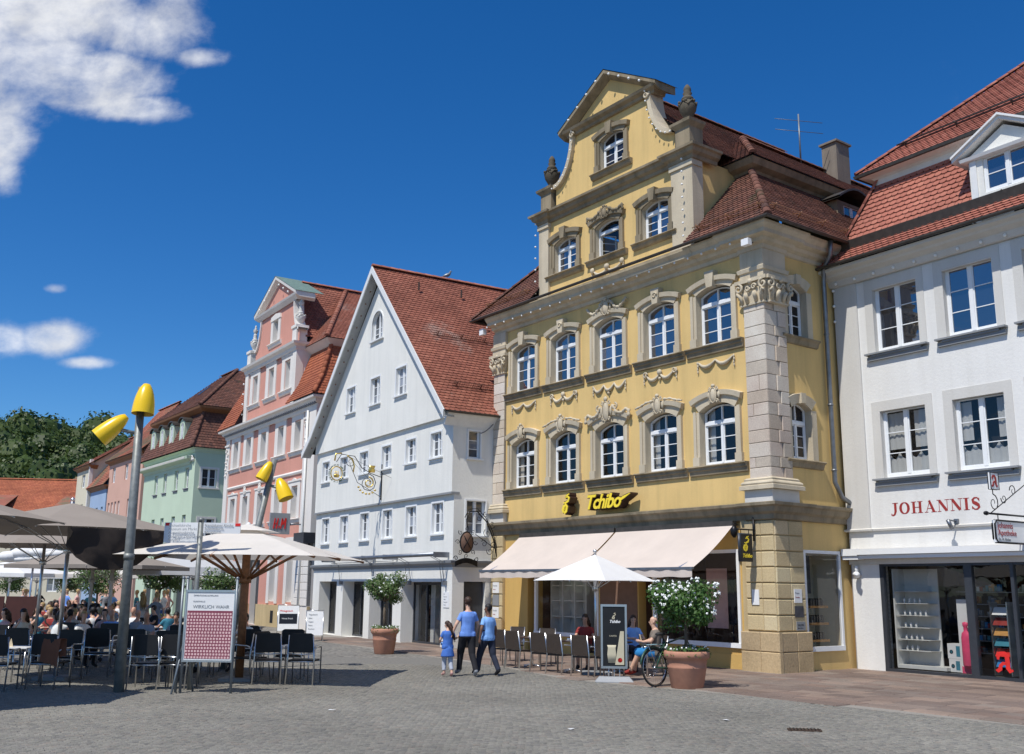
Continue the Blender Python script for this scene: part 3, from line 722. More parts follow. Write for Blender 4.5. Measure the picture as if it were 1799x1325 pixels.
def lay_cobbles():
    """granite setts laid in shallow fans over the square, nearest part as real stones"""
    R_ = random.Random(11); V = []; F = []; PP = [(a, b) for a, b in PAVE_EDGE]+[(17, 60), (60, 60), (60, 0), (12, 8)]
    bed = MB(); bed.add([(-20, 8, .004), (14, 8, .004), (14, 30, .004), (-20, 30, .004)], [(0, 1, 2, 3)]); b_ = bed.build('sett_bed', 'cobble_bed'); b_['kind'] = 'structure'
    ang = rad(28); ca, sa = math.cos(ang), math.sin(ang); P_ = .102
    half = lambda y: .54*y+1.2
    nv = 0
    for i in range(-370, 370):
        for j in range(-50, 380):
            u, v = i*P_+(P_/2 if j % 2 else 0), j*P_*.95
            v += .10*math.sin(u*1.7)
            x = u*ca-v*sa+R_.uniform(-.012, .012); y = u*sa+v*ca+10+R_.uniform(-.012, .012)
            if not (10.2 < y < 27.5) or abs(x) > half(y): continue
            if in_poly(x, y, PP): continue
            w = P_*.485*R_.uniform(.86, 1.0); h = P_*.465*R_.uniform(.86, 1.0); t = ang+R_.uniform(-.16, .16); c, s = math.cos(t), math.sin(t)
            z0 = .001; z1 = .013+R_.uniform(-.004, .005); tx, ty = R_.uniform(-.03, .03), R_.uniform(-.03, .03)
            for (a, b, z, k) in ((-w, -h, z0, 0), (w, -h, z0, 0), (w, h, z0, 0), (-w, h, z0, 0), (-w*.8, -h*.8, z1, 1), (w*.8, -h*.8, z1, 1), (w*.8, h*.8, z1, 1), (-w*.8, h*.8, z1, 1)):
                V.append((x+a*c-b*s, y+a*s+b*c, z+(a*tx+b*ty if k else 0)))
            F += [(nv+4, nv+5, nv+6, nv+7), (nv, nv+1, nv+5, nv+4), (nv+1, nv+2, nv+6, nv+5), (nv+2, nv+3, nv+7, nv+6), (nv+3, nv, nv+4, nv+7)]; nv += 8
    me = bpy.data.meshes.new('cobblestones'); me.from_pydata(V, [], F); me.materials.append(MAT['cobble'])
    o = place(me, 'cobblestones'); o['kind'] = 'stuff'; tag(o, 'grey granite setts covering the market square in front', 'paving')
lay_cobbles()
d = thing('drain_grate', 'rusty oblong iron drain grate set in the grey setts', 'drain', (4.33, 15.4, .012), rad(-10))
mb = MB(); mb.box(-.24, .24, -.10, .10, 0, .018); mb.build('frame', 'rusty_iron', d)
mb = MB()
for k in range(9): mb.box(-.21+.05*k, -.19+.05*k, -.085, .085, .018, .026)
mb.build('bars', 'black_iron', d)

# ================================================================== YELLOW HOUSE
Y_RZ = rad(126.6-180)
yh = thing('yellow_house', 'yellow baroque house with stone garlands, urns and a curved gable above the shop awning', 'house', (6.67, 25.69, 0), Y_RZ)
YC = [-10.46, -8.3, -6.08, -3.86, -1.71]
def yellow_house():
    A = lambda c, z0, zs, r, hw=.64: arch(c-hw, c+hw, z0, zs, r)
    # front wall
    h1 = [A(c, 5.36, 6.86, .2) for c in YC]; h2 = [A(c, 8.72, 10.22, .18) for c in YC]
    mb = MB(); mb.wall(rect(-12.1, 0.02, 3.6, 11.6), h1+h2, 0, .26, 0, 1)
    mb.add([(-12.1, 0, 11.6), (-12.1, 0, 0), (-12.1, 13, 0), (-12.1, 13, 11.6)], [(0, 1, 2, 3)], 0)
    mb.build('front_wall', ['yellow_plaster', 'sandstone'], yh)
    # side wall towards the alley (plane x = 0.02, running back)
    mb = MB()
    def sw(m_, outer, holes, x=.02, depth=.24):
        loops = [outer]+holes; flat = [p for lp in loops for p in lp]
        tri = geometry.tessellate_polygon([[Vector((a, b, 0)) for a, b in lp] for lp in loops]); fs = []
        for t in tri:
            a, b, c = [int(i) for i in t]
            ar = (flat[b][0]-flat[a][0])*(flat[c][1]-flat[a][1])-(flat[c][0]-flat[a][0])*(flat[b][1]-flat[a][1])
            if ar < 0: b, c = c, b
            fs.append((a, b, c))
        m_.add([(x, a, b) for a, b in flat], fs, 0)
        for h in holes:
            n = len(h); m_.add([(x, a, b) for a, b in h]+[(x-depth, a, b) for a, b in h], [(i, (i+1) % n, n+(i+1) % n, n+i) for i in range(n)], 1)
    sh = [arch(.86, 1.70, 5.42, 6.78, .16), arch(.9, 1.74, 8.78, 10.1, .16), rect(1.1, 2.66, .56, 3.04)]
    sw(mb, rect(0, 13, 0, 11.6), sh); mb.build('side_wall', ['yellow_plaster', 'sandstone'], yh)
    # ground floor front
    gh = [rect(-10.2, -9.86, .02, 2.9), rect(-9.78, -6.66, .56, 3.05), rect(-4.95, -4.4, .02, 2.9), rect(-4.32, -1.12, .56, 3.07)]
    mb = MB(); mb.wall(rect(-11.5, -.9, 0, 3.8), gh, .004, .30, 0); mb.build('shop_wall', ['ochre_plaster'], yh)
    mb = MB(); mb.box(-6.6, -4.99, -.012, .02, .02, 3.0); mb.build('entrance_panel', 'inner_brown', yh)
    # windows, both storeys; carved heads differ from bay to bay
    s1 = dict(w=1.26, h=1.66, rise=.18, transom=1.17, rows=3, glassm='pane_clear')
    s2 = dict(w=1.26, h=1.64, rise=.16, transom=1.20, rows=3, glassm='pane_sky')
    jm = {}
    def surround(z0, zs, r, hw, name, hood):
        mb = MB()
        for s in (-1, 1):
            x = s*hw; a, b = sorted((x, x+s*.2))
            mb.box(a, b, -.05, 0, z0, zs); a, b = sorted((x+s*.10, x+s*.2)); mb.box(a, b, -.085, -.05, z0, zs+.02)
            a, b = sorted((x-.005*s, x+s*.23)); mb.box(a, b, -.10, 0, z0, z0+.24)
        n = 10; P = []
        w_ = hw+.2
        for i in range(n+1):
            x = -hw+2*hw*i/n; P.append((x, arch_z(x, 0, hw, zs, r)))
        Q = [(x*(w_/hw), z+.20+(.06 if hood else .02)) for x, z in P]
        vs = [(a, -.06, b) for a, b in P]+[(a, -.06, b) for a, b in Q]+[(a, 0, b) for a, b in Q]+[(a, 0, b) for a, b in P]
        k = n+1; mb.add(vs, [(i, i+1, k+i+1, k+i) for i in range(n)]+[(k+i, k+i+1, 2*k+i+1, 2*k+i) for i in range(n)]+[(3*k+i, 3*k+i+1, i+1, i) for i in range(n)]+[(0, k, 2*k, 3*k), (n, 3*k+n, 2*k+n, k+n)])
        hz = .20 if hood else .12
        P2 = [(x*(w_+.04)/hw, z+hz) for x, z in P]; Q2 = [(x*(w_+.09)/hw, z+hz+.13) for x, z in P]
        vs = [(a, -.13, b) for a, b in P2]+[(a, -.15, b) for a, b in Q2]+[(a, 0, b+.02) for a, b in Q2]+[(a, -.02, b-.03) for a, b in P2]
        mb.add(vs, [(i, i+1, k+i+1, k+i) for i in range(n)]+[(k+i, k+i+1, 2*k+i+1, 2*k+i) for i in range(n)]+[(3*k+i, 3*k+i+1, i+1, i) for i in range(n)]+[(0, k, 2*k, 3*k), (n, 3*k+n, 2*k+n, k+n)])
        return mb
    sm1 = surround(0, 1.5, .2, .64, 'a', True).mesh('window_surround', ['sandstone'])
    sm2 = surround(0, 1.5, .18, .64, 'a', False).mesh('window_surround', ['sandstone'])
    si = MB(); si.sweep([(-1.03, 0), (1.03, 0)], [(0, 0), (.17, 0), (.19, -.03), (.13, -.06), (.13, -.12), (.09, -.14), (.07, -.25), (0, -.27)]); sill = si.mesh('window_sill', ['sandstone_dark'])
    for i, c in enumerate(YC):
        put_window(yh, c, .20, 5.36, s1); put_window(yh, c, .20, 8.72, s2)
        place(sm1, 'window_surround', yh, (c, 0, 5.36)); place(sm2, 'window_surround', yh, (c, 0, 8.72))
        place(sill, 'window_sill', yh, (c, 0, 5.345)); place(sill, 'window_sill', yh, (c, 0, 8.70))
        # carved heads
        mb = MB()
        if i in (0, 4): cartouche(mb, c, 7.02, .42, .5, -.13)
        elif i in (1, 3):
            cartouche(mb, c, 7.0, .46, .56, -.14)
            for s in (-1, 1): leafy_rail(mb, [(c+s*.22, 7.42), (c+s*.5, 7.40), (c+s*.75, 7.32), (c+s*.95, 7.28)], .035, -.13)
        else:
            cartouche(mb, c, 7.05, .5, .74, -.15)
            for s in (-1, 1):
                leafy_rail(mb, [(c+s*.25, 7.55), (c+s*.45, 7.30), (c+s*.7, 7.26), (c+s*.85, 7.36), (c+s*.98, 7.30), (c+s*.98, 7.1)], .05, -.13)
                scroll(mb, (c+s*.38, 7.5), .11, th=.03, dirn=-s, a0=PI/2, y=-.14)
        mb.build('carved_cartouche', 'sandstone', yh)
        mb = MB()
        if i == 2:
            cartouche(mb, c, 10.45, .5, .55, -.13)
            for s in (-1, 1):
                leafy_rail(mb, [(c+s*.2, 10.9), (c+s*.42, 10.66), (c+s*.62, 10.6), (c+s*.8, 10.72), (c+s*.92, 10.85)], .05, -.12)
        else:
            mb.prism([(c-.11, 10.33), (c+.11, 10.33), (c+.17, 10.80), (c-.17, 10.80)], -.2, 0)
            if i in (1, 3): scroll(mb, (c, 10.58), .10, th=.03, y=-.21)
        mb.build('keystone', 'sandstone', yh)
        # garland below the second-floor sill
        mb = MB()
        if i in (0, 4):
            swag(mb, c-.62, 8.27, c, 8.27, .16, .045); swag(mb, c, 8.27, c+.62, 8.27, .16, .045)
        elif i in (1, 3):
            swag(mb, c-.55, 8.24, c, 8.24, .18, .045); swag(mb, c, 8.24, c+.55, 8.24, .18, .045)
            mb.ball((c, -.05, 8.27), (.1, .06, .09), 8); scroll(mb, (c-.6, 8.25), .10, th=.03, y=-.05); scroll(mb, (c+.6, 8.25), .10, th=.03, dirn=-1, y=-.05)
            mb.ball((c, -.04, 8.08), .05, 6)
        else:
            for k in range(3): swag(mb, c-.72+.48*k, 8.27, c-.24+.48*k, 8.27, .2, .042)
            mb.ball((c, -.04, 7.98), .05, 6)
        for s in (-1, 1): tassel(mb, c+s*(.74 if i == 2 else .66), 8.30, .34)
        mb.build('stone_garland', 'sandstone', yh)
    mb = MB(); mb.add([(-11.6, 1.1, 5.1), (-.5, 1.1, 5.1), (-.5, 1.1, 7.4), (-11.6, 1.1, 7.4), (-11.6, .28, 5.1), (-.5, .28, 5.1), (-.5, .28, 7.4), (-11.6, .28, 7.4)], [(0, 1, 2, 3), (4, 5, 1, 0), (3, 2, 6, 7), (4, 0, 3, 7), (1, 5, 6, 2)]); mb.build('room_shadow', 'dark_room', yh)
    for i, c in enumerate(YC):
        for s in ((-1, 1) if i in (0, 3, 4) else (1,)):
            q = MB(); n = 8; x0, x1 = (c-.6, c-.36) if s < 0 else (c+.34, c+.6)
            q.add([(x0+(x1-x0)*k/n, .30+.02*(k % 2), z) for k in range(n+1) for z in (5.4, 6.95)], [(2*k, 2*k+2, 2*k+3, 2*k+1) for k in range(n)], 0, True); q.build('curtain', 'curtain_white' if i != 0 else 'cream_fabric', yh)
    # side windows
    for (yc, z, zs) in ((1.28, 5.42, 1.36), (1.32, 8.78, 1.32)):
        put_window(yh, -.16, yc, z, dict(w=.82, h=zs+.16, rise=.14, transom=1.0, rows=3, glassm='pane_dark', mull=.06), rz=PI/2)
        mb = MB()
        for a, b in ((-.16, 0), (.84, 1.06)): mb.box(.02, .09, yc-.42+a, yc-.42+b, z, z+zs)
        n = 8; P = [(yc-.42+.84*i/n) for i in range(n+1)]
        for i in range(n):
            za, zb = arch_z(P[i], yc, .42, z+zs, .16), arch_z(P[i+1], yc, .42, z+zs, .16)
            ya, yb = yc+(P[i]-yc)*1.4, yc+(P[i+1]-yc)*1.4
            mb.add([(.10, P[i], za), (.10, P[i+1], zb), (.14, yb, zb+.24), (.14, ya, za+.24), (.02, P[i], za), (.02, P[i+1], zb), (.02, yb, zb+.26), (.02, ya, za+.26)], [(0, 1, 2, 3), (3, 2, 6, 7), (4, 5, 1, 0)])
        mb.box(.02, .19, yc-.1, yc+.1, z+zs+.14, z+zs+.42)
        mb.build('window_surround', 'sandstone', yh)
        mb = MB(); mb.sweep([(.02, yc-.72), (.02, yc+.85)], [(0, 0), (.15, 0), (.17, -.03), (.10, -.09), (.06, -.2), (0, -.22)]); mb.build('window_sill', 'sandstone_dark', yh, loc=(0, 0, z-.01))
    # pilasters: quoin stones as single pieces
    R_ = random.Random(2); cache = {}
    def stone(x0, x1, y0, y1, z0, z1, face, mat='quoin_stone', nm='quoin_stone', b=.012):
        w, d_, h = x1-x0, y1-y0, z1-z0; key = (round(w, 3), round(d_, 3), round(h, 3), face, mat)
        if key not in cache:
            q = MB()
            if face == 'f': q.bevbox(0, w, 0, d_, 0, h, b)
            else:
                q.bevbox(0, d_, 0, w, 0, h, b); q.v = [(w-y, x, z) for x, y, z in q.v]
            cache[key] = q.mesh(nm, [mat])
        place(cache[key], nm, yh, (x0, y0, z0))
    back = MB(); back.box(-.585, .075, -.075, 0, 4.85, 9.52); back.box(.02, .075, -.075, .74, 4.85, 9.52); back.box(-12.13, -11.5, -.075, 0, 4.85, 9.55); back.build('pilaster_core', 'mortar', yh)
    z = 4.86; k = 0
    while z < 9.4:
        h = R_.choice([.27, .33, .38, .42]); h = min(h, 9.52-z); g_ = .006
        sp = R_.choice([.3, .38, 1, .62]) if k % 2 else 1
        xs = [-.6, .1] if sp == 1 else [-.6, -.6+.7*sp, .1]
        for a, b in zip(xs, xs[1:]): stone(a+g_, b-g_, -.10, -.02, z+g_, z+h-g_, 'f')
        ys = [-.1, .28, .76] if k % 2 else [-.1, .42, .76]
        for a, b in zip(ys, ys[1:]): stone(.02, .10+(0.03 if b > .7 else 0), a+g_, b-g_, z+g_, z+h-g_, 's')
        z += h; k += 1
    z = 4.86; k = 0
    while z < 9.4:
        h = R_.choice([.30, .36, .40]); h = min(h, 9.55-z)
        sp = [1, .35, 1, .62][k % 4]; xs = [-12.15, -11.5] if sp == 1 else [-12.15, -12.15+.65*sp, -11.5]
        for a, b in zip(xs, xs[1:]): stone(a+g_, b-g_, -.10, -.02, z+g_, z+h-g_, 'f')
        z += h; k += 1
    # pilaster bases, capitals, entablature blocks
    bp = [(0, 0), (.20, 0), (.20, .10), (.15, .12), (.17, .16), (.15, .20), (.10, .23), (.11, .27), (.06, .31), (0, .32)]
    mb = MB(); mb.sweep([(-.62, 0), (-.62, -.08), (.10, -.08), (.10, .80), (.02, .80)], [(a, b+4.56) for a, b in bp]); mb.build('pilaster_base', 'sandstone', yh); mb = MB(); mb.sweep([(-12.17, 0), (-12.17, -.08), (-11.48, -.08), (-11.48, 0)], [(a, b+4.56) for a, b in bp])
    mb.build('pilaster_base', 'sandstone', yh)
    mb = MB(); mb.box(-.74, .16, -.16, 0, 4.24, 4.555); mb.box(.02, .16, 0, .92, 4.24, 4.555); mb.build('pilaster_pedestal', 'apothecary_band', yh); mb = MB(); mb.box(-12.25, -11.4, -.16, 0, 4.24, 4.555); mb.build('pilaster_pedestal', 'apothecary_band', yh)
    for (xa, xb, side) in ((-.62, .12, 0), (.12, .84, 1), (-12.15, -11.5, 0)):
        mb = MB(); w = xb-xa
        mb.prism([(xa+.02, 9.55), (xb-.02, 9.55), (xb+.12, 10.12), (xa-.12, 10.12)], -.13, .0)
        mb.box(xa-.16, xb+.16, -.22, 0, 10.12, 10.22)
        for s, x in ((-1, xa), (1, xb)):
            scroll(mb, (x+s*.04, 10.0), .14, th=.045, dirn=s, a0=PI/2, y=-.19)
            mb.tube([(x-s*.05, -.13, 9.56), (x-s*.02, -.19, 9.75), (x+s*.06, -.24, 9.85), (x+s*.1, -.2, 9.78)], [.05, .055, .045, .03], 6)
        for q in (.3, .7): mb.tube([(xa+w*q, -.13, 9.56), (xa+w*q, -.2, 9.72), (xa+w*q+.02, -.26, 9.82), (xa+w*q, -.24, 9.75)], [.06, .06, .05, .03], 6)
        scroll(mb, (xa+w*.36, 9.97), .09, th=.03, dirn=-1, y=-.19); scroll(mb, (xa+w*.64, 9.97), .09, th=.03, y=-.19)
        mb.ball((xa+w*.5, -.2, 10.14), (.08, .06, .08), 8); mb.box(xa-.03, xb+.03, -.15, 0, 9.50, 9.55)
        if side: mb.v = [(.12-(y)-.0, x-.12, z) for x, y, z in mb.v]
        mb.build('capital', 'sandstone', yh)
    for pth in ([(-.62, 0), (-.62, -.08), (.10, -.08), (.10, .80), (.02, .80)], [(-12.17, 0), (-12.17, -.08), (-11.48, -.08), (-11.48, 0)]):
        mb = MB(); mb.sweep(pth, [(0, 10.22), (.04, 10.24), (.04, 10.40), (.08, 10.42), (.10, 10.52), (.03, 10.56), (.03, 11.0), (0, 11.05)]); mb.build('entablature_block', 'sandstone', yh)
    # main cornice: blocks of stone one by one, then the gutter
    cpro = [(0, 11.0), (.06, 11.02), (.08, 11.12), (.20, 11.17), (.24, 11.26), (.38, 11.29), (.42, 11.30), (.42, 11.40), (.52, 11.50), (.54, 11.58), (0, 11.60)]
    xs = [-12.17]; 
    while xs[-1] < -1.0: xs.append(xs[-1]+R_.uniform(.75, 1.05))
    xs[-1] = -.62
    for a, b in zip(xs, xs[1:]):
        mb = MB(); mb.sweep([(a+.004, 0), (b-.004, 0)], cpro); mb.build('cornice_block', 'sandstone', yh)
    mb = MB(); mb.sweep([(-.62, 0), (-.62, -.07), (.10, -.07), (.10, .80), (.02, .80), (.02, 3.2)], cpro); mb.build('cornice_corner', 'sandstone', yh)
    mb = MB(); mb.sweep([(-12.1, 3), (-12.17, 0), (-12.17, 0.001)], cpro); mb.build('cornice_return', 'sandstone', yh)
    mb = MB(); gutter(mb, [(-12.85, 3), (-12.85, -.56), (.72, -.62), (.72, 3.4)], .06, 11.62); mb.build('gutter', 'dark_zinc', yh)
    # ground-floor cornice
    lp = [(0, 3.78), (.05, 3.80), (.07, 3.92), (.15, 3.98), (.19, 4.10), (.26, 4.14), (.27, 4.21), (0, 4.25)]
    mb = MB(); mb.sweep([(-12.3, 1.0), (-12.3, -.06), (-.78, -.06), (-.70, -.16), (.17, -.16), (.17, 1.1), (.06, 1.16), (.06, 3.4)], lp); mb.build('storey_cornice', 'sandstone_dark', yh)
    # rusticated corner and left pier
    z = 1.02; k = 0
    core = MB(); core.box(-.97, .04, -.10, 0, .0, 3.8); core.box(.02, .10, -.10, 1.02, 0, 3.8); core.box(-12.13, -11.46, -.08, 0, 0, 3.8); core.build('pier_core', 'sandstone_gold', yh)
    while z < 3.75:
        h = min(.395, 3.79-z)
        stone(-.82, -.30, -.15, -.09, z+.012, z+h-.012, 'f', 'rustic_stone', 'rusticated_stone', .02); stone(-.295, .11, -.15, -.09, z+.012, z+h-.012, 'f', 'rustic_stone', 'rusticated_stone', .02)
        stone(.09, .15, -.11, .42, z+.012, z+h-.012, 's', 'rustic_stone', 'rusticated_stone', .02); stone(.09, .15, .425, 1.0, z+.012, z+h-.012, 's', 'rustic_stone', 'rusticated_stone', .02)
        stone(-12.15, -11.47, -.13, -.07, z+.012, z+h-.012, 'f', 'rustic_stone', 'rusticated_stone', .02)
        z += .395; k += 1
    for (a, b) in ((.0, .52), (.53, 1.0)):
        stone(-1.0, -.38, -.22, -.09, a, b, 'f', 'plinth_stone', 'plinth_stone', .02); stone(-.375, .22, -.22, -.09, a, b, 'f', 'plinth_stone', 'plinth_stone', .02)
        stone(.09, .21, -.10, .5, a, b, 's', 'plinth_stone', 'plinth_stone', .02); stone(.09, .21, .505, 1.12, a, b, 's', 'plinth_stone', 'plinth_stone', .02)
        stone(-12.22, -11.44, -.17, -.07, a, b, 'f', 'plinth_stone', 'plinth_stone', .02)
    # shop windows: white frames, glass, rooms behind
    def shopwin(x0, x1, z0, z1, nm='shop_window'):
        mb = MB(); t = .09
        mb.box(x0, x1, -.07, .05, z0, z0+t*1.3); mb.box(x0, x1, -.05, .05, z1-t, z1); mb.box(x0, x0+t, -.05, .05, z0+t*1.3, z1-t); mb.box(x1-t, x1, -.05, .05, z0+t*1.3, z1-t)
        o = mb.build(nm, 'white_paint', yh, loc=(0, .0, 0))
        q = MB(); q.add([(x0+t, .03, z0+t), (x1-t, .03, z0+t), (x1-t, .03, z1-t), (x0+t, .03, z1-t)], [(0, 1, 2, 3)]); q.build('pane', 'shop_glass', o)
    shopwin(-9.78, -6.66, .56, 3.05); shopwin(-4.32, -1.12, .56, 3.07)
    mb = MB()   # rooms
    def room(x0, x1, z0, z1, dp): mb.add([(x0, .3, z0), (x1, .3, z0), (x1, .3, z1), (x0, .3, z1), (x0, dp, z0), (x1, dp, z0), (x1, dp, z1), (x0, dp, z1)], [(4, 5, 6, 7), (0, 4, 7, 3), (1, 2, 6, 5), (0, 1, 5, 4), (3, 7, 6, 2)])
    room(-9.9, -6.5, .02, 3.2, 1.5); room(-4.4, -1.0, .5, 3.2, 2.2); room(-5.0, -4.35, .02, 3.2, 2.6); room(-10.3, -9.85, .02, 3.2, .8)
    mb.build('shop_interior', 'inner_brown', yh)
    # white display shelving in the left window
    mb = MB()
    for xx in (-9.55, -8.95, -8.35, -7.8): mb.box(xx, xx+.04, .45, .8, .6, 2.35)
    for zz in (.62, 1.12, 1.62, 2.1, 2.35): mb.box(-9.53, -7.78, .5, .8, zz, zz+.035)
    mb.box(-9.53, -7.78, .78, .8, .6, 2.35)
    mb.build('display_shelves', 'shelf_white', yh)
    # side shop window with shelves of packets
    mb = MB(); t = .08
    mb.box(-.02, .07, 1.1, 2.66, .50, .62); mb.box(-.02, .06, 1.1, 2.66, 2.98, 3.06); mb.box(-.02, .06, 1.1, 1.18, .62, 2.98); mb.box(-.02, .06, 2.58, 2.66, .62, 2.98)
    sw_ = mb.build('shop_window', 'white_paint', yh)
    q = MB(); q.add([(.03, 1.18, .62), (.03, 2.58, .62), (.03, 2.58, 2.98), (.03, 1.18, 2.98)], [(0, 1, 2, 3)]); q.build('pane', 'shop_glass', sw_)
    mb = MB(); mb.box(-.9, -.88, 1.05, 2.75, .4, 3.1); mb.box(-.9, -.22, 2.68, 2.7, .4, 3.1); mb.box(-.9, -.22, 1.0, 2.7, .4, .5); mb.box(-.9, -.22, 1.0, 2.7, 3.08, 3.1); mb.box(-.9, -.22, 1.02, 1.06, .5, 3.08); mb.build('window_recess', 'inner_cream', yh)
    mb = MB()
    for zz in (.72, 1.15, 1.58): mb.box(-.55, -.15, 1.55, 2.3, zz, zz+.06)
    mb.build('packet_shelves', 'wood_door', yh)
    pk = MB(); pk.box(-.045, .045, -.035, .035, 0, .16); pk.box(-.04, .04, -.02, .02, .16, .19); pkm = pk.mesh('coffee_packet', ['sign_black'])
    for zz in (.78, 1.21, 1.64):
        for k in range(5): place(pkm, 'coffee_packet', yh, (-.22-.02*k, 1.63+.14*k, zz))
    mb = MB(); mb.box(-.50, -.48, 1.5, 2.05, 1.95, 2.95); mb.build('window_poster', 'posterdark', yh)
    # cellar doorway trim + plinth wash
    mb = MB(); mb.box(-11.44, -10.25, -.03, .0, .0, .35); mb.box(-9.8, -6.62, -.03, .0, 0, .35); mb.box(-4.35, -1.02, -.03, 0, 0, .4); mb.build('plinth', 'ochre_plaster', yh)
    # ---------------- attic gable
    G0 = 11.6
    ah = [arch(c-.58, c+.58, 12.48, 13.52, .16) for c in (-8.2, -6.1, -3.93)]
    top = arch(-6.42, -5.26, 15.42, 16.5, .18)
    cpl = [(-8.72, 14.85), (-8.72, 15.55)]
    left = [(-8.72+1.05*math.sin(t*PI/2)*1.0, 15.55+1.75*(1-math.cos(t*PI/2))) for t in [i/8 for i in range(9)]]
    rgt = [(-3.05-1.05*math.sin(t*PI/2), 15.55+1.75*(1-math.cos(t*PI/2))) for t in [i/8 for i in range(9)]]
    outer = [(-9.3, G0-.1), (-2.45, G0-.1), (-2.45, 14.6), (-3.05, 14.6)]+rgt+[(-3.9, 17.36), (-5.9, 18.55), (-7.85, 17.36)]+list(reversed(left))+[(-8.72, 14.6), (-9.3, 14.6)]
    mb = MB(); mb.wall(outer, ah+[top], .0, .24, 0, 1)
    mb.add([(-2.45, 0, G0), (-2.45, 4, G0), (-2.45, 4, 14.6), (-2.45, 0, 14.6)], [(0, 1, 2, 3)], 0)
    mb.add([(-9.3, 0, G0), (-9.3, 4, G0), (-9.3, 4, 14.6), (-9.3, 0, 14.6)], [(3, 2, 1, 0)], 0)
    mb.build('gable_wall', ['yellow_plaster', 'sandstone'], yh)
    sA = dict(w=1.14, h=1.2, rise=.15, transom=.86, rows=3, glassm='pane_sky'); sT = dict(w=1.12, h=1.24, rise=.16, transom=.84, rows=3, glassm='pane_dark')
    sm3 = surround(0, 1.04, .16, .58, 'c', False).mesh('window_surround', ['sandstone_dark'])
    si = MB(); si.sweep([(-.95, 0), (.95, 0)], [(0, 0), (.17, 0), (.19, -.03), (.13, -.06), (.11, -.13), (.07, -.18), (0, -.2)]); sill2 = si.mesh('window_sill', ['sandstone_dark'])
    for i, c in enumerate((-8.2, -6.1, -3.93)):
        if i == 1:   # the middle one stands open
            w_ = put_window(yh, c, .18, 12.48, dict(w=1.14, h=1.2, rise=.15, transom=.86, rows=1, mull=.0, cols=1, glassm='pane_clear', sashes=False))
            mb = MB(); mb.box(0, .04, -.01, .02, 0, .8); mb.box(.46, .5, -.01, .02, 0, .8); mb.box(.04, .46, -.01, .02, 0, .04); mb.box(.04, .46, -.01, .02, .76, .8); mb.box(.04, .46, 0, .015, .26, .28); mb.box(.04, .46, 0, .015, .52, .54)
            s_ = mb.build('casement', 'white_paint', w_, loc=(-.52, .02, .06), rz=rad(62))
        else: put_window(yh, c, .18, 12.48, sA)
        place(sm3, 'window_surround', yh, (c, 0, 12.48)); place(sill2, 'window_sill', yh, (c, 0, 12.46))
        mb = MB()
        if i == 1:
            cartouche(mb, c, 13.7, .42, .42, -.13)
            for s in (-1, 1): leafy_rail(mb, [(c+s*.2, 14.0), (c+s*.45, 13.86), (c+s*.65, 13.84), (c+s*.82, 13.94), (c+s*.86, 13.75)], .05, -.13)
        else: mb.prism([(c-.10, 13.62), (c+.10, 13.62), (c+.15, 14.02), (c-.15, 14.02)], -.2, 0)
        mb.build('keystone', 'sandstone_dark', yh)
    mb = MB(); swag(mb, -6.75, 12.08, -6.1, 12.05, .16, .05); swag(mb, -6.1, 12.05, -5.45, 12.08, .16, .05); mb.ball((-6.1, -.06, 12.1), (.12, .07, .1), 8)
    for s in (-1, 1): mb.ball((-6.1+s*.7, -.05, 12.12), (.1, .06, .1), 8); tassel(mb, -6.1+s*.74, 12.15, .3)
    mb.build('stone_garland', 'sandstone', yh)
    put_window(yh, -5.84, .18, 15.42, sT); place(sm3, 'window_surround', yh, (-5.84, 0, 15.42)); place(sill2, 'window_sill', yh, (-5.84, 0, 15.40))
    mb = MB(); mb.prism([(-5.94, 16.56), (-5.74, 16.56), (-5.69, 16.96), (-5.99, 16.96)], -.2, 0); mb.build('keystone', 'sandstone_dark', yh)
    for (a, b) in ((-9.55, -9.03), (-3.16, -2.3)):
        mb = MB(); mb.box(a, b, -.10, .35, G0-.1, 14.42)
        mb.box(a-.05, b+.05, -.15, .3, G0-.1, G0+.25); mb.box(a-.04, b+.04, -.15, .3, 14.25, 14.42); mb.build('gable_pilaster', 'sandstone', yh)
    gp = [(0, 14.42), (.04, 14.44), (.06, 14.54), (.16, 14.60), (.20, 14.70), (.27, 14.73), (.28, 14.80), (0, 14.86)]
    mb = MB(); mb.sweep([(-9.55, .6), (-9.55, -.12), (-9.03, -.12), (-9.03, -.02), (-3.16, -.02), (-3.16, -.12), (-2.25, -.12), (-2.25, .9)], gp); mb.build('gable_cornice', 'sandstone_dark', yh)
    for (a, b) in ((-9.42, -8.86), (-2.92, -2.34)):
        mb = MB(); mb.box(a, b, -.12, .45, 14.82, 15.62); mb.sweep([(a, .45), (a, -.12), (b, -.12), (b, .45)], [(0, 15.5), (.05, 15.55), (.12, 15.62), (.14, 15.70), (0, 15.76)]); mb.box(a, b, -.12, .45, 15.62, 15.755)
        mb.build('pedestal', 'sandstone_dark', yh)
        mb = MB(); urn(mb, (a+b)/2, .15, 15.76, 1.02); mb.build('stone_urn', 'urn_stone', yh)
    # curved coping
    for pts in (left, rgt):
        mb = MB(); s = 1 if pts is left else -1
        vs = []
        for i, (x, z) in enumerate(pts):
            t = Vector((pts[min(i+1, 8)][0]-pts[max(i-1, 0)][0], pts[min(i+1, 8)][1]-pts[max(i-1, 0)][1])).normalized(); nx, nz = -t.y*s, t.x*s
            for (y_, o_) in ((-.14, 0), (-.14, .15), (.45, .15), (.45, 0)): vs.append((x+nx*o_, y_, z+nz*o_))
        mb.add(vs, [(i*4+j, i*4+(j+1) % 4, i*4+4+(j+1) % 4, i*4+4+j) for i in range(8) for j in range(4)])
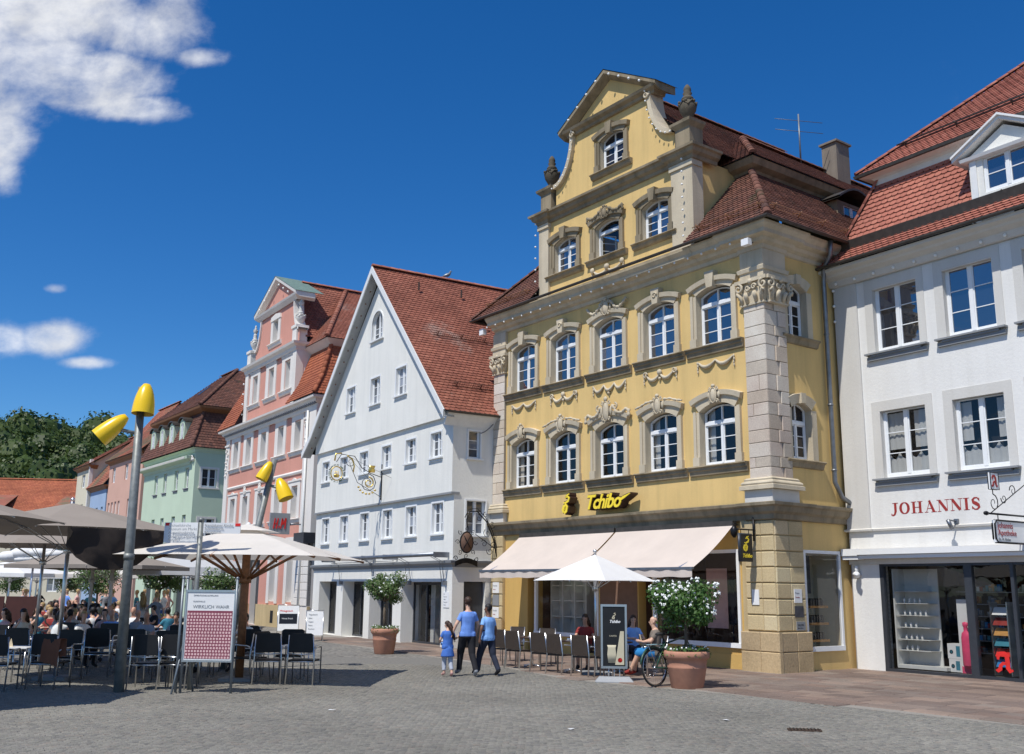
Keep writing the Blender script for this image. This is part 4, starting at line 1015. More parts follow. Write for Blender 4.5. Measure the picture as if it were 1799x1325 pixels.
        scroll(mb, (pts[-1][0]+(-.02*s), pts[-1][1]-.12), .12, th=.04, y=-.17, dirn=s); mb.build('curved_coping', 'sandstone', yh)
    # pediment
    mb = MB(); mb.sweep([(-7.95, .4), (-7.95, -.04), (-3.85, -.04), (-3.85, .4)], [(0, 17.16), (.05, 17.18), (.08, 17.26), (.20, 17.32), (.24, 17.40), (0, 17.44)])
    for s in (-1, 1):
        e0 = Vector((-5.9+s*2.35, 17.34)); e1 = Vector((-5.9, 18.68)); t = (e1-e0).normalized(); nn = Vector((-t.y*s, t.x*s))*(-1 if s > 0 else 1)*(-1)
        nn = Vector((0, 1))
        vs = []
        for p in (e0, e1):
            for (y_, o_) in ((-.02, 0), (-.24, .1), (-.30, .14), (-.30, .26), (.6, .28), (.6, 0)): vs.append((p.x, y_, p.y+o_-.16))
        mb.add(vs, [(j, (j+1) % 6, 6+(j+1) % 6, 6+j) if s < 0 else (j, 6+j, 6+(j+1) % 6, (j+1) % 6) for j in range(6)]+[(0, 5, 4, 3, 2, 1)])
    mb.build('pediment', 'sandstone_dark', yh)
    mb = MB()
    for s in (-1, 1): mb.add([(-5.9+s*2.4, -.32, 17.42), (-5.9, -.32, 18.81), (-5.9, .7, 18.82), (-5.9+s*2.4, .7, 17.43)], [(0, 1, 2, 3) if s > 0 else (3, 2, 1, 0)])
    mb.build('pediment_flashing', 'copper_green', yh)
    # ---------------- roofs
    z0, z1, i = 11.62, 14.4, 2.6
    mb_ = lambda n: None
    xe, ye = .78, -.62; xw = -12.9
    # front lower slope, right and left of the gable, with a slight bell-cast
    for (a, b, ta, tb, sgl) in ((-2.35, xe, -2.35, xe-i, 60), (xw, -9.5, xw+i, -9.5, 0)):
        tile_field([(a, ye, z0), (b, ye, z0), (tb+(b-tb if False else 0), ye+i, z1), (ta, ye+i, z1)] if a > -5 else [(a, ye, z0), (b, ye, z0), (b, ye+i, z1), (ta, ye+i, z1)], .18, .155, yh, 'tile_brown', singles=sgl)
    tile_field([(xe, ye, z0), (xe, 12, z0), (xe-i, 12, z1), (xe-i, ye+i, z1)], .18, .155, yh, 'tile_brown', singles=120)
    tile_field([(xw, 12, z0), (xw, ye, z0), (xw+i, ye+i, z1), (xw+i, 12, z1)], .18, .155, yh, 'tile_brown')
    ridge_tiles([(xe-.02, ye+.02, z0+.04), (xe-i, ye+i, z1+.06)], .11, yh, 'tile_brown')
    ridge_tiles([(xw+.02, ye+.02, z0+.04), (xw+i, ye+i, z1+.06)], .11, yh, 'tile_brown')
    # break cornice
    bx, by = xe-i, ye+i
    mb = MB(); mb.sweep([(-2.6, by-.0), (bx, by), (bx, 12)], [(-.1, 14.32), (.05, 14.36), (.1, 14.44), (.30, 14.52), (.36, 14.62), (.40, 14.70), (-.1, 14.72)]); mb.sweep([(xw+i, 12), (xw+i, by), (-9.2, by)], [(-.1, 14.32), (.05, 14.36), (.1, 14.44), (.30, 14.52), (.36, 14.62), (.40, 14.70), (-.1, 14.72)])
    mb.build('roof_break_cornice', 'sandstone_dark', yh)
    ux, uy, uz = bx+.45, by-.45, 14.72; tx, tz = -3.5, 16.55
    k = ux-tx
    tile_field([(ux, uy, uz), (ux, 12, uz), (tx, 12, tz), (tx, uy+k, tz)], .18, .155, yh, 'tile_brown')
    tile_field([(-4.2, uy, uz), (ux, uy, uz), (tx, uy+k, tz), (-5.6, uy+k, tz)], .18, .155, yh, 'tile_brown')
    tile_field([(-11.0, uy, uz), (-7.6, uy, uz), (-6.2, uy+k, tz), (-8.8, uy+k, tz)], .18, .155, yh, 'tile_brown')
    ridge_tiles([(ux, uy, uz+.03), (tx, uy+k, tz+.06), (tx, 12, tz+.06)], .11, yh, 'tile_brown')
    # roof behind the gable, ridge running back
    for s in (1, -1):
        q = [(-5.9+s*3.75, .3, 14.85), (-5.9+s*3.75, 9, 14.85), (-5.9, 9, 18.4), (-5.9, .3, 18.4)]
        if s < 0: q = [q[1], q[0], q[3], q[2]]
        tile_field(q, .18, .155, yh, 'tile_brown')
    ridge_tiles([(-5.9, .6, 18.45), (-5.9, 9, 18.45)], .11, yh, 'tile_brown')
    mb = MB(); snow_guard(mb, (-2.1, ye+.35, z0+.42), (xe-.35, ye+.35, z0+.42), (0, -.7, .7), .16, grid=True); snow_guard(mb, (xe-.35, ye+.5, z0+.42), (xe-.35, 5.5, z0+.42), (.7, 0, .7), .16, grid=True)
    snow_guard(mb, (-12.4, ye+.35, z0+.42), (-9.8, ye+.35, z0+.42), (0, -.7, .7), .16, grid=True)
    mb.build('snow_guard', 'wood_brown', yh)
    # dormer on the side slope
    mb = MB(); dx = -1.05
    mb.box(-3.2, dx, 5.1, 5.16, 12.75, 14.05); mb.box(-3.2, dx, 6.55, 6.61, 12.75, 14.05); mb.box(dx-.1, dx, 5.16, 5.42, 12.75, 14.05); mb.box(dx-.1, dx, 6.33, 6.55, 12.75, 14.05); mb.box(dx-.1, dx, 5.42, 6.33, 12.7, 12.85); mb.box(dx-.1, dx, 5.42, 6.33, 13.95, 14.05)
    dm = mb.build('dormer', 'sandstone_dark', yh)
    mb = MB(); P = [(4.9+1.95*k/8, 14.02+.42*math.sin(PI*k/8)) for k in range(9)]
    vs = [(dx+.25, a, b) for a, b in P]+[(-3.4, a, b) for a, b in P]+[(dx+.25, a, b+.07) for a, b in P]+[(-3.4, a, b+.07) for a, b in P]
    mb.add(vs, [(i_, i_+1, 10+i_, 9+i_) for i_ in range(8)]+[(18+i_, 27+i_, 28+i_, 19+i_) for i_ in range(8)]+[(i_, 18+i_, 19+i_, i_+1) for i_ in range(8)]); mb.build('dormer_roof', 'dark_zinc', dm)
    put_window(yh, dx-.06, 5.87, 12.85, dict(w=.9, h=1.1, rise=0, transom=None, rows=2, glassm='pane_sky'), rz=PI/2, name='dormer_window')
    # chimney and aerial
    mb = MB(); mb.box(-3.55, -2.95, 8.0, 8.75, 15.2, 17.55); mb.box(-3.62, -2.88, 7.93, 8.82, 17.55, 17.62); mb.build('chimney', 'chimney_render', yh)
    mb = MB(); mb.tube([(-3.5, 6.7, 16.5), (-3.5, 6.7, 18.4)], .03, 6); mb.tube([(-3.9, 5.9, 18.15), (-3.1, 7.5, 18.15)], .012, 4); mb.tube([(-3.9, 5.9, 17.75), (-3.1, 7.5, 17.75)], .012, 4); mb.build('aerial', 'grey_steel', yh)
    # downpipe on the side
    mb = MB(); mb.tube([(.62, 2.25, 11.6), (.55, 2.3, 11.2), (.2, 2.45, 10.9), (.14, 2.5, 10.5), (.14, 2.5, 4.9), (.2, 2.7, 4.5), (.3, 3.3, 4.2)], .065, 8)
    for z in (9, 7, 5.2): mb.lathe([(.08, 0), (.08, .05)], (.14, 2.5, z), 8)
    mb.build('downpipe', 'zinc', yh)
    # string of festoon lamps along the cornice and up the gable
    mb = MB()
    for k in range(24): mb.ball((-12.1+k*.52, -.47, 11.24), .034, 6)
    for k in range(7): mb.ball((-9.62, -.2, 12.0+k*.42), .036, 6); mb.ball((-2.62, -.2, 12.1+k*.40), .036, 6)
    for pts in (left, rgt):
        for k in range(0, 9, 1): mb.ball((pts[k][0], -.2, pts[k][1]), .033, 6)
    for s in (-1, 1):
        for k in range(1, 5): mb.ball((-5.9+s*(2.2-k*.47), -.36, 17.36+k*.28), .045, 6)
    mb.build('festoon_bulbs', 'bulb', yh)['kind'] = 'stuff'
yellow_house()

# ================================================================== APOTHECARY HOUSE (right)
J_RZ = rad(124.3-180)
jh = thing('apothecary_house', 'whitewashed house with red mansard roof at the right edge, dark glass shopfront below', 'house', (9.66, 26.65, 0), J_RZ)
def add_sidewall(mb, x, y0, y1, z0, z1, m=0): mb.add([(x, y0, z0), (x, y1, z0), (x, y1, z1), (x, y0, z1)], [(0, 3, 2, 1)], m)
def apothecary():
    cx = [1.0, 3.1, 5.2, 7.3]
    H = [rect(c-.67, c+.67, 4.95, 6.73) for c in cx]+[rect(c-.67, c+.67, 8.34, 10.1) for c in cx]
    mb = MB(); mb.wall(rect(-.88, 9, 3.1, 11.0), H, 0, .20, 0, 1); add_sidewall(mb, -.88, 0, 11, 0, 11.0)
    mb.build('front_wall', ['apothecary_plaster', 'apothecary_band'], jh)
    mb = MB(); mb.box(-.90, -.16, -.045, .0, 3.62, 10.45); mb.build('corner_lesene', 'apothecary_band', jh)
    bm = MB()
    for (a, b, z0_, z1_) in ((-.92, -.67, -.13, 2.05), (.67, .88, -.13, 2.05), (-.67, .67, 1.78, 2.05)): bm.box(a, b, -.015, 0, z0_, z1_)
    bandm = bm.mesh('window_band', ['apothecary_band'])
    si = MB(); si.box(-.93, .93, -.17, 0, -.045, 0); si.box(-.75, .75, -.13, -.02, -.10, -.045); si.box(-.90, .90, -.09, 0, -.20, -.10); sillm = si.mesh('window_sill', ['grey_ledge'])
    sp = dict(w=1.34, h=1.76, rise=0, transom=None, rows=3, ft=.07, mull=.10, glassm='pane_clear'); sp2 = dict(sp); sp2['glassm'] = 'pane_sky'
    for i, c in enumerate(cx):
        place(bandm, 'window_band', jh, (c, 0, 4.95)); place(bandm, 'window_band', jh, (c, 0, 8.34))
        place(sillm, 'window_sill', jh, (c, 0, 4.93)); place(sillm, 'window_sill', jh, (c, 0, 8.32))
        put_window(jh, c, .17, 4.96, sp)
        # net curtains with a scalloped hem below
        mb = MB(); n = 28
        for (z0_, z1_, sc) in ((4.98, 5.62, 1), (5.7, 6.66, 0)):
            vs = []; fs = []
            for k in range(n+1):
                x = c-.62+1.24*k/n; y = .23+.012*math.sin(k*1.9)+.006*math.sin(k*.7)
                if sc: zt = z1_-.22*abs(math.sin((x-c+.62)*PI/.31))*.8
                else: zt = z1_
                vs += [(x, y, z0_), (x, y, zt)]
            for k in range(n):
                if sc or abs(k-n/2) > (3 if i == 0 else 7): fs.append((2*k, 2*k+2, 2*k+3, 2*k+1))
            mb.add(vs, fs, 0, True)
        mb.build('net_curtain', 'curtain_white', jh)
        if i == 0:   # left casement open inwards
            fm, pm = win_mesh(**dict(w=1.34, h=1.76, rise=0, transom=None, rows=3, ft=.07, mull=.10, glassm='pane_sky'))
            o = place(fm, 'window', jh, (c, .17, 8.35))
            for k, m_ in enumerate(pm):
                place(m_, 'pane', o)
        else: put_window(jh, c, .17, 8.35, sp2)
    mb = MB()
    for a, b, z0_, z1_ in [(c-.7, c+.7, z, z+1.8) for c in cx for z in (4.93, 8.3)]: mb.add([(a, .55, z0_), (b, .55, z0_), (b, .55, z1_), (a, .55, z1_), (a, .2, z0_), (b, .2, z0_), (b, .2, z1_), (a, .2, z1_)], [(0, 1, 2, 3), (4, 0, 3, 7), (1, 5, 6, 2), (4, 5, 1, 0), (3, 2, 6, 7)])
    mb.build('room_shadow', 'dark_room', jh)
    mb = MB(); mb.sweep([(-.9, .2), (-.9, -.05), (-.14, -.05), (-.14, -.006), (9, -.006)], [(0, 3.58), (.05, 3.585), (.06, 3.63), (0, 3.66)]); mb.build('string_course', 'apothecary_band', jh)
    # eaves
    mb = MB(); mb.sweep([(-.92, 3.0), (-.92, -.05), (9, -.05)], [(0, 10.42), (.05, 10.44), (.10, 10.54), (.12, 10.60), (.30, 10.68), (.34, 10.74), (.50, 10.78), (.52, 10.86), (0, 10.9)]); mb.build('eaves_cornice', 'grey_ledge' if False else 'apothecary_band', jh)
    mb = MB(); gutter(mb, [(-1.47, 3.0), (-1.47, -.60), (9, -.60)], .06, 10.92); mb.build('gutter', 'dark_zinc', jh)
    mb = MB()
    for k in range(16): mb.ball((-.7+k*.62, -.18, 10.50), .045, 6)
    for k in range(3): mb.ball((-.86, -.1, 10.35-.45*k), .045, 6)
    mb.build('festoon_bulbs', 'bulb', jh)['kind'] = 'stuff'
    # roof
    x0, y0, zA = -1.42, -.62, 10.95
    P = [(0, zA), (.75, 11.62), (1.5, 13.45)]
    for k in range(2):
        (s0, za), (s1, zb) = P[k], P[k+1]
        tile_field([(x0+s0, y0+s0, za), (9, y0+s0, za), (9, y0+s1, zb), (x0+s1, y0+s1, zb)], .20, .165, jh, 'tile_bright', singles=(120 if k == 0 else 180), lift=.028)
        tile_field([(x0+s0, 12, za), (x0+s0, y0+s0, za), (x0+s1, y0+s1, zb), (x0+s1, 12, zb)], .20, .165, jh, 'tile_bright')
    ridge_tiles([(x0, y0, zA+.03), (x0+.75, y0+.75, 11.66), (x0+1.5, y0+1.5, 13.5)], .09, jh, 'tile_bright', .33)
    hx, hy = x0+1.5, y0+1.5
    mb = MB(); mb.sweep([(hx, 12), (hx, hy), (9, hy)], [(0, 13.38), (.02, 13.60), (.10, 13.66), (.34, 13.70), (0, 13.72)]); mb.build('roof_break_fascia', 'white_plaster', jh)
    mb = MB(); mb.sweep([(hx-.36, 12), (hx-.36, hy-.36), (9, hy-.36)], [(0, 13.68), (.06, 13.69), (.08, 13.77), (0, 13.8)]); mb.build('roof_break_gutter', 'dark_zinc', jh)
    ux, uy, uz = hx-.38, hy-.38, 13.78; R_ = 4.4
    tile_field([(ux, uy, uz), (9.5, uy, uz), (9.5, uy+R_, uz+R_*.9), (ux+R_, uy+R_, uz+R_*.9)], .20, .165, jh, 'tile_bright')
    tile_field([(ux, 12, uz), (ux, uy, uz), (ux+R_, uy+R_, uz+R_*.9), (ux+R_, 12, uz+R_*.9)], .20, .165, jh, 'tile_bright')
    ridge_tiles([(ux, uy, uz+.03), (ux+R_, uy+R_, uz+R_*.9+.04)], .10, jh, 'tile_bright', .36)
    mb = MB(); snow_guard(mb, (x0+1.0, y0+.62, 11.52), (9, y0+.62, 11.52), (0, -.8, .6), .20, posts=1.15); snow_guard(mb, (ux+1.0, uy+.7, uz+.64), (9, uy+.7, uz+.64), (0, -.7, .7), .16, posts=1.6); mb.build('snow_guard', 'dark_zinc', jh)
    mb = MB(); mb.prism([(y0+.50, 11.38), (y0+.62, 11.5), (y0+.45, 11.66), (y0+.43, 11.66)], x0+.7, 9, ax='x'); mb.build('snow_board', 'dark_zinc', jh)
    # dormer
    d0, d1, yf = 3.40, 5.36, .02
    mb = MB()
    mb.wall([(d0, 11.55), (d1, 11.55), (d1, 12.86), ((d0+d1)/2, 13.42), (d0, 12.86)], [rect(3.76, 5.0, 11.80, 12.72)], yf, .12)
    mb.add([(d0, yf, 11.3), (d0, yf, 12.86), (d0, 2.0, 12.86), (d0, 2.0, 11.3)], [(0, 1, 2, 3)]); mb.add([(d1, yf, 11.3), (d1, yf, 12.86), (d1, 2.0, 12.86), (d1, 2.0, 11.3)], [(3, 2, 1, 0)])
    dm = mb.build('dormer', 'white_plaster', jh)
    put_window(jh, 4.38, yf+.08, 11.80, dict(w=1.24, h=.92, rise=0, transom=None, rows=2, ft=.06, mull=.09, glassm='pane_sky'), name='dormer_window')
    mb = MB(); mb.sweep([(d0-.14, .9), (d0-.14, yf-.1), ((d0+d1)/2-.0, yf-.1), (d1+.14, yf-.1), (d1+.14, .9)], [(-.1, 12.72), (.02, 12.74), (.05, 12.82), (-.1, 12.86)]); mb.box(d0+.04, d0+.2, yf-.03, yf, 11.7, 12.72); mb.box(d1-.2, d1-.04, yf-.03, yf, 11.7, 12.72); mb.build('dormer_moulding', 'white_wood', dm)
    xm = (d0+d1)/2
    mb = MB()
    for s in (-1, 1):
        a = (xm+s*1.32, 12.78); b = (xm, 13.52)
        for (o0, o1, yy, m_) in ((.0, .09, -.20, 0), (.09, .15, -.26, 0)):
            v = [(a[0], yf+yy, a[1]+o0), (b[0], yf+yy, b[1]+o0), (b[0], yf+yy, b[1]+o1), (a[0], yf+yy, a[1]+o1)]; v += [(x, 2.6, z) for x, _, z in v]
            mb.add(v, [(0, 1, 2, 3) if s < 0 else (3, 2, 1, 0), (0, 4, 5, 1) if s < 0 else (1, 5, 4, 0), (3, 2, 6, 7) if s < 0 else (7, 6, 2, 3), (0, 3, 7, 4)])
    mb.build('dormer_barge', 'white_wood', dm)
    # shop front
    mb = MB(); mb.box(-.85, 0, -.005, .35, 0, 3.1); mb.build('shop_pier', 'apothecary_plaster', jh)
    mb = MB(); mb.box(-.9, 9, -.22, -.01, 3.0, 3.12); mb.box(-.9, 9, -.05, .0, 2.72, 3.0); mb.build('awning_soffit', 'apothecary_band', jh)
    mb = MB(); mb.box(-.92, -.42, -.34, -.23, 2.94, 3.12); mb.box(-.92, -.42, -.30, -.06, 2.84, 2.93); mb.box(-.41, 9, -.36, -.23, 2.96, 3.10); mb.box(-.41, 9, -.30, -.06, 2.86, 2.95); mb.build('awning_cassette', 'board_white', jh)
    fr = MB()
    for (a, b) in ((0, .11), (2.36, 2.56), (3.52, 3.60), (4.5, 4.62), (5.6, 5.7)): fr.box(a, b, -.01, .12, .0, 2.74)
    fr.box(0, 9, .0, .11, 2.66, 2.76); fr.box(0, 9, -.015, .115, .0, .10)
    f_ = fr.build('shopfront', 'dark_frame', jh)
    for (a, b) in ((.11, 2.36), (2.56, 3.52), (3.60, 4.5), (4.62, 5.6)):
        q = MB(); q.add([(a, .05, .1), (b, .05, .1), (b, .05, 2.66), (a, .05, 2.66)], [(0, 1, 2, 3)]); q.build('pane', 'shop_glass', f_)
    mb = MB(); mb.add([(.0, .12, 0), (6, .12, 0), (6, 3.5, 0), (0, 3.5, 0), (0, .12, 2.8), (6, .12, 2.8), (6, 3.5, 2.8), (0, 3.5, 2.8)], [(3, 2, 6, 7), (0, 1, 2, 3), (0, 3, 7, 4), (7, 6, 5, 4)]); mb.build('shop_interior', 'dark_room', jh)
    # white display cabinet with glass shelves and small bottles
    mb = MB(); mb.box(.18, 1.15, .75, .78, .15, 2.6); mb.box(.14, .18, .3, .78, .15, 2.6); mb.box(.18, 1.55, .25, .78, .12, .2)
    for z in (.55, .82, 1.12, 1.42, 1.72, 2.02): mb.box(.19, 1.12, .3, .75, z, z+.012)
    mb.build('display_cabinet', 'shelf_white', jh)
    bt = MB(); bt.lathe([(.028, 0), (.028, .09), (.014, .11), (.014, .13), (0, .131)], n=8); bm_ = bt.mesh('bottle', ['ceramic']); R_ = random.Random(4)
    for z in (.56, .83, 1.13, 1.43, 1.73):
        for k in range(R_.choice([3, 4, 5])): place(bm_, 'bottle', jh, (.36+.15*k, .45, z+.002))
    cols = ['cloth_teal', 'cloth_red', 'cloth_white', 'wood_door', 'cloth_bright_blue', 'mirror_blue', 'cloth_grey']
    for ci, c_ in enumerate(cols):
        mb = MB()
        for z in (.55, .85, 1.15, 1.45, 1.75, 2.05):
            for k in range(3):
                if R_.random() < .8: x = 1.25+R_.uniform(0, 1.05)+(0 if R_.random() < .7 else 1.4); mb.box(x, x+.08, 1.5, 1.6, z, z+R_.uniform(.08, .18))
        mb.build('stock_on_shelf', c_, jh)['kind'] = 'stuff'
    mb = MB()
    for z in (.52, .82, 1.12, 1.42, 1.72, 2.02): mb.box(1.2, 3.8, 1.45, 1.75, z, z+.02)
    mb.build('wall_shelves', 'cloth_grey', jh)
apothecary()
# things in the apothecary window
bpy.context.view_layer.update()
def onto(F, x, y, z): return Matrix.Translation(F.location) @ Matrix.Rotation(F.rotation_euler[2], 4, 'Z') @ Vector((x, y, z))
for k, (x, z, w, h, lab) in enumerate(((1.50, .42, .46, .36, 'white product carton with a blue dot, upper of two in the apothecary window'), (1.52, .105, .36, .31, 'white product carton on the window floor, lower of two in the apothecary window'))):
    t = thing('product_carton', lab, 'box', onto(jh, x, .42, z), J_RZ)
    mb = MB(); mb.box(0, w, 0, .3, 0, h); mb.build('box', 'board_white', t)
    mb = MB(); mb.lathe([(.0, 0), (.05, 0)], n=12); mb.v = [(a+.1, -.003, b_+h*.45) for a, b_, c in mb.v]; mb.add([(w*.5, -.003, h*.15), (w*.8, -.003, h*.15), (w*.8, -.003, h*.85), (w*.5, -.003, h*.85)], [(0, 1, 2, 3)]); mb.build('print', 'cloth_teal', t)
t = thing('display_column', 'tall pink and white advertising column shaped with a red pump bottle in apothecary window', 'display stand', onto(jh, 2.04, .36, .1), J_RZ)
mb = MB(); mb.prism([(-.17, 0), (.2, 0), (.2, 1.75), (-.17, 1.75)], 0, .06); mb.build('board', 'board_white', t)
mb = MB(); mb.box(-.12, .22, -.04, -.001, 0, .16); mb.build('base', 'bottle_pink', t)
mb = MB(); mb.lathe([(.10, .16), (.125, .2), (.125, .85), (.10, .95), (.05, 1.0), (.05, 1.1), (.07, 1.12), (.07, 1.2), (0, 1.22)], (.08, -.10, 0), 14, sy=.5); mb.build('bottle', 'bottle_pink', t)
lettering('MAXIMUM', .07, 'letter_grey', t, (-.13, -.004, 1.6), extrude=.001) if False else None
t = thing('leaflet_rack', 'grey rack of colourful leaflets behind the apothecary door', 'rack', onto(jh, 2.66, .45, .1), J_RZ)
mb = MB(); mb.box(0, .03, 0, .3, 0, 1.7); mb.box(.42, .45, 0, .3, 0, 1.7); mb.build('frame', 'aluminium', t)
for k, c in enumerate(('cloth_bright_blue', 'bright_red', 'cloth_teal', 'wood_door', 'cloth_red', 'board_white')):
    mb = MB(); mb.add([(.05, .0, .2+.24*k), (.42, .0, .2+.24*k), (.42, .14, .38+.24*k), (.05, .14, .38+.24*k)], [(0, 1, 2, 3)]); mb.build('leaflet', c, t)
# red gothic A on the glass
def polyline_glyph(mb, strokes, y0=-.01, y1=0.0, m=0, ox=0, oz=0, s=1):
    for st in strokes:
        pts = [Vector((p[0], p[1])) for p in st]; ws = [p[2] for p in st]; L_, R2 = [], []
        for i, p in enumerate(pts):
            a = pts[max(0, i-1)]; b = pts[min(len(pts)-1, i+1)]; t = (b-a).normalized(); n = Vector((-t.y, t.x)); L_.append(p+n*ws[i]/2); R2.append(p-n*ws[i]/2)
        k = len(pts); vs = [(ox+q.x*s, y0, oz+q.y*s) for q in L_+R2]+[(ox+q.x*s, y1, oz+q.y*s) for q in L_+R2]
        fs = [(i, i+1, k+i+1, k+i)[::-1] for i in range(k-1)]+[(2*k+i, 3*k+i, 3*k+i+1, 2*k+i+1) for i in range(k-1)]+[(i, 2*k+i, 2*k+i+1, i+1) for i in range(k-1)]+[(k+i, k+i+1, 3*k+i+1, 3*k+i) for i in range(k-1)]+[(0, k, 3*k, 2*k), (k-1, 3*k-1, 4*k-1, 2*k-1)]
        mb.add(vs, fs, m)
A_GLYPH = [[(.16, .62, .12), (.16, .80, .20), (.30, .93, .20), (.50, .94, .22), (.64, .80, .24), (.66, .5, .24), (.66, .22, .24), (.76, .06, .20), (.92, .12, .10)],
           [(.60, .44, .16), (.40, .44, .16), (.27, .32, .18), (.24, .16, .22), (.10, .05, .18), (.0, .10, .08)]]
o = MB(); polyline_glyph(o, A_GLYPH, 0, .012, s=.45)
t = o.build('letter_a_emblem', 'bright_red', None, loc=onto(jh, 2.98, -.02, .22), rz=J_RZ); tag(t, 'red gothic letter A emblem on the apothecary glass door', 'sign')
# JOHANNIS in didone capitals, painted on the wall
def didone(ch):
    T, H_, t = .070, .30, .015
    def ser(x, z, w=.12): return [(x-w/2, z, t), (x+w/2, z, t)]
    if ch == 'J': return [[(.10, .30, T), (.10, .08, T), (.07, .0, T*.7), (.0, -.03, .03)], ser(.10, .29, .17), [(-.03, 0, .05), (.0, .0, .05)]], .22
    if ch == 'O':
        n = 20; return [[(.14+.115*math.cos(2*PI*i/n), .15+.14*math.sin(2*PI*i/n), .022+.055*abs(math.cos(2*PI*i/n))**1.4) for i in range(n+1)]], .34
    if ch == 'H': return [[(.06, .01, T), (.06, .29, T)], [(.24, .01, T), (.24, .29, T)], [(.06, .15, t), (.24, .15, t)], ser(.06, .01, .15), ser(.06, .29, .15), ser(.24, .01, .15), ser(.24, .29, .15)], .36
    if ch == 'A': return [[(.04, .01, t), (.15, .30, t)], [(.13, .30, .06), (.25, .01, T)], [(.08, .10, t), (.21, .10, t)], ser(.04, .01, .10), ser(.25, .01, .15)], .35
    if ch == 'N': return [[(.04, .01, t), (.04, .29, t)], [(.05, .28, T), (.24, .02, T)], [(.26, .01, t), (.26, .29, t)], ser(.03, .29, .10), ser(.04, .01, .10), ser(.26, .29, .12)], .345
    if ch == 'I': return [[(.06, .01, T), (.06, .29, T)], ser(.06, .01, .15), ser(.06, .29, .15)], .18
    if ch == 'S': return [[(.20, .23, .03), (.16, .285, .03), (.09, .285, .04), (.04, .24, .06), (.06, .18, .08), (.12, .15, .09), (.18, .11, .08), (.20, .06, .06), (.15, .01, .04), (.08, .01, .03), (.03, .06, .03)], [(.205, .20, .02), (.205, .28, .02)], [(.025, .02, .02), (.025, .09, .02)]], .26
x = .47
for ch in 'JOHANNIS':
    st, w = didone(ch); mb = MB(); polyline_glyph(mb, st, -.003, .0, s=1.0); mb.build('letter', 'letter_red', jh, loc=(x+.03, -.002, 3.98)); x += w*1.03
# red lettering sign on the bracket
t = thing('apothecary_sign', 'wrought iron hanging sign with red lettering and a small red A panel on top', 'sign', onto(jh, 4.22, -.02, 3.08), J_RZ-PI/2)
# local x runs out from the wall towards the square
mb = MB(); mb.box(.15, 1.70, -.03, .03, .02, .50); mb.build('panel', 'board_white', t)
mb = MB()
for a in (-1, 1): mb.tube([(.2, a*.03, .5), (1.62, a*.03, .5), (1.70, a*.03, .42), (1.70, a*.03, .1), (1.62, a*.03, .02), (.2, a*.03, .02), (.13, a*.03, .1), (.13, a*.03, .42)], .022, 6, closed=True)
mb.build('panel_frame', 'black_iron', t)
mb = MB(); mb.tube([(0, 0, .64), (1.9, 0, .64)], .022, 8); mb.ball((1.95, 0, .64), (.09, .05, .05), 8); mb.tube([(1.75, 0, .66), (0, 0, 1.5)], .012, 5)
scroll(mb, (1.62, .88), .2, 1.3, .013, 1, PI/2); scroll(mb, (1.2, 1.0), .12, 1.2, .012, -1, 0); scroll(mb, (.8, 1.2), .14, 1.2, .012, 1, 0)
for x in (.4, 1.5): mb.tube([(x, 0, .5), (x, 0, .63)], .012, 4)
mb.tube([(1.62, 0, 1.08), (1.62, 0, 1.2)], .012, 4)
mb.build('bracket', 'black_iron', t)
mb = MB(); mb.box(1.40, 1.72, -.03, .03, 1.18, 1.55); mb.build('top_panel', 'board_white', t)
mb = MB()
for a in (-1, 1): mb.tube([(1.40, a*.03, 1.18), (1.72, a*.03, 1.18), (1.72, a*.03, 1.55), (1.40, a*.03, 1.55)], .012, 4, closed=True)
mb.build('top_panel_frame', 'black_iron', t)
for (bd, sz, z, mt) in (('Johannis', .185, .335, 'letter_red'), ('Apotheke', .185, .175, 'letter_red'), ('Dr. M. Bäcker', .085, .065, 'letter_grey')):
    lettering(bd, sz, mt, t, (1.60, .034, z), rot=(PI/2, 0, PI), extrude=.003); lettering(bd, sz, mt, t, (.22, -.034, z), extrude=.003)
for sgn in (-1, 1):
    mb = MB(); polyline_glyph(mb, A_GLYPH, 0, .006, s=.26); mb.build('letter', 'letter_red', t, loc=(1.43 if sgn < 0 else 1.69, -.038 if sgn < 0 else .038, 1.235), rz=0 if sgn < 0 else PI)
t = thing('wall_siren', 'small white round alarm siren on the pier left of the apothecary window', 'alarm', onto(jh, -.62, -.02, 2.45), J_RZ)
mb = MB(); mb.ball((0, -.12, 0), (.09, .12, .09), 10); mb.lathe([(.04, 0), (.05, .06), (.05, .14), (.03, .17)], (0, -.1, .07), 10); mb.tube([(0, -.2, -.02), (.12, -.28, .03)], .05, 8); mb.tube([(0, .02, 0), (0, -.1, 0)], .05, 8); mb.build('body', 'ceramic', t)
t = thing('wall_spotlight', 'small grey spotlight bracket under the red painted lettering', 'light', onto(jh, 2.3, -.02, 3.72), J_RZ)
mb = MB(); mb.box(-.05, .05, -.05, .02, -.06, .06); mb.tube([(0, -.04, 0), (-.05, -.3, .03)], .02, 6); mb.tube([(-.05, -.3, .03), (0, -.22, -.2)], .05, 8); mb.build('body', 'zinc', t)
# wooden gate in the alley
t = thing('alley_gate', 'narrow orange brown plank gate in the alley beside the apothecary', 'gate', onto(jh, -1.55, .18, 0), J_RZ)
for k in range(4): mb = MB(); mb.bevbox(.165*k, .165*k+.155, 0, .05, .25, 2.9, .008); mb.build('plank', 'wood_door', t)
mb = MB(); mb.box(0, .66, -.005, .05, 0, .25); mb.build('kick_board', 'grey_ledge', t)
mb = MB(); mb.tube([(.12, -.03, 1.2), (.12, -.03, 1.4)], .015, 6); mb.tube([(.12, 0, 1.2), (.12, -.03, 1.2)], .012, 6); mb.build('handle', 'black_iron', t)

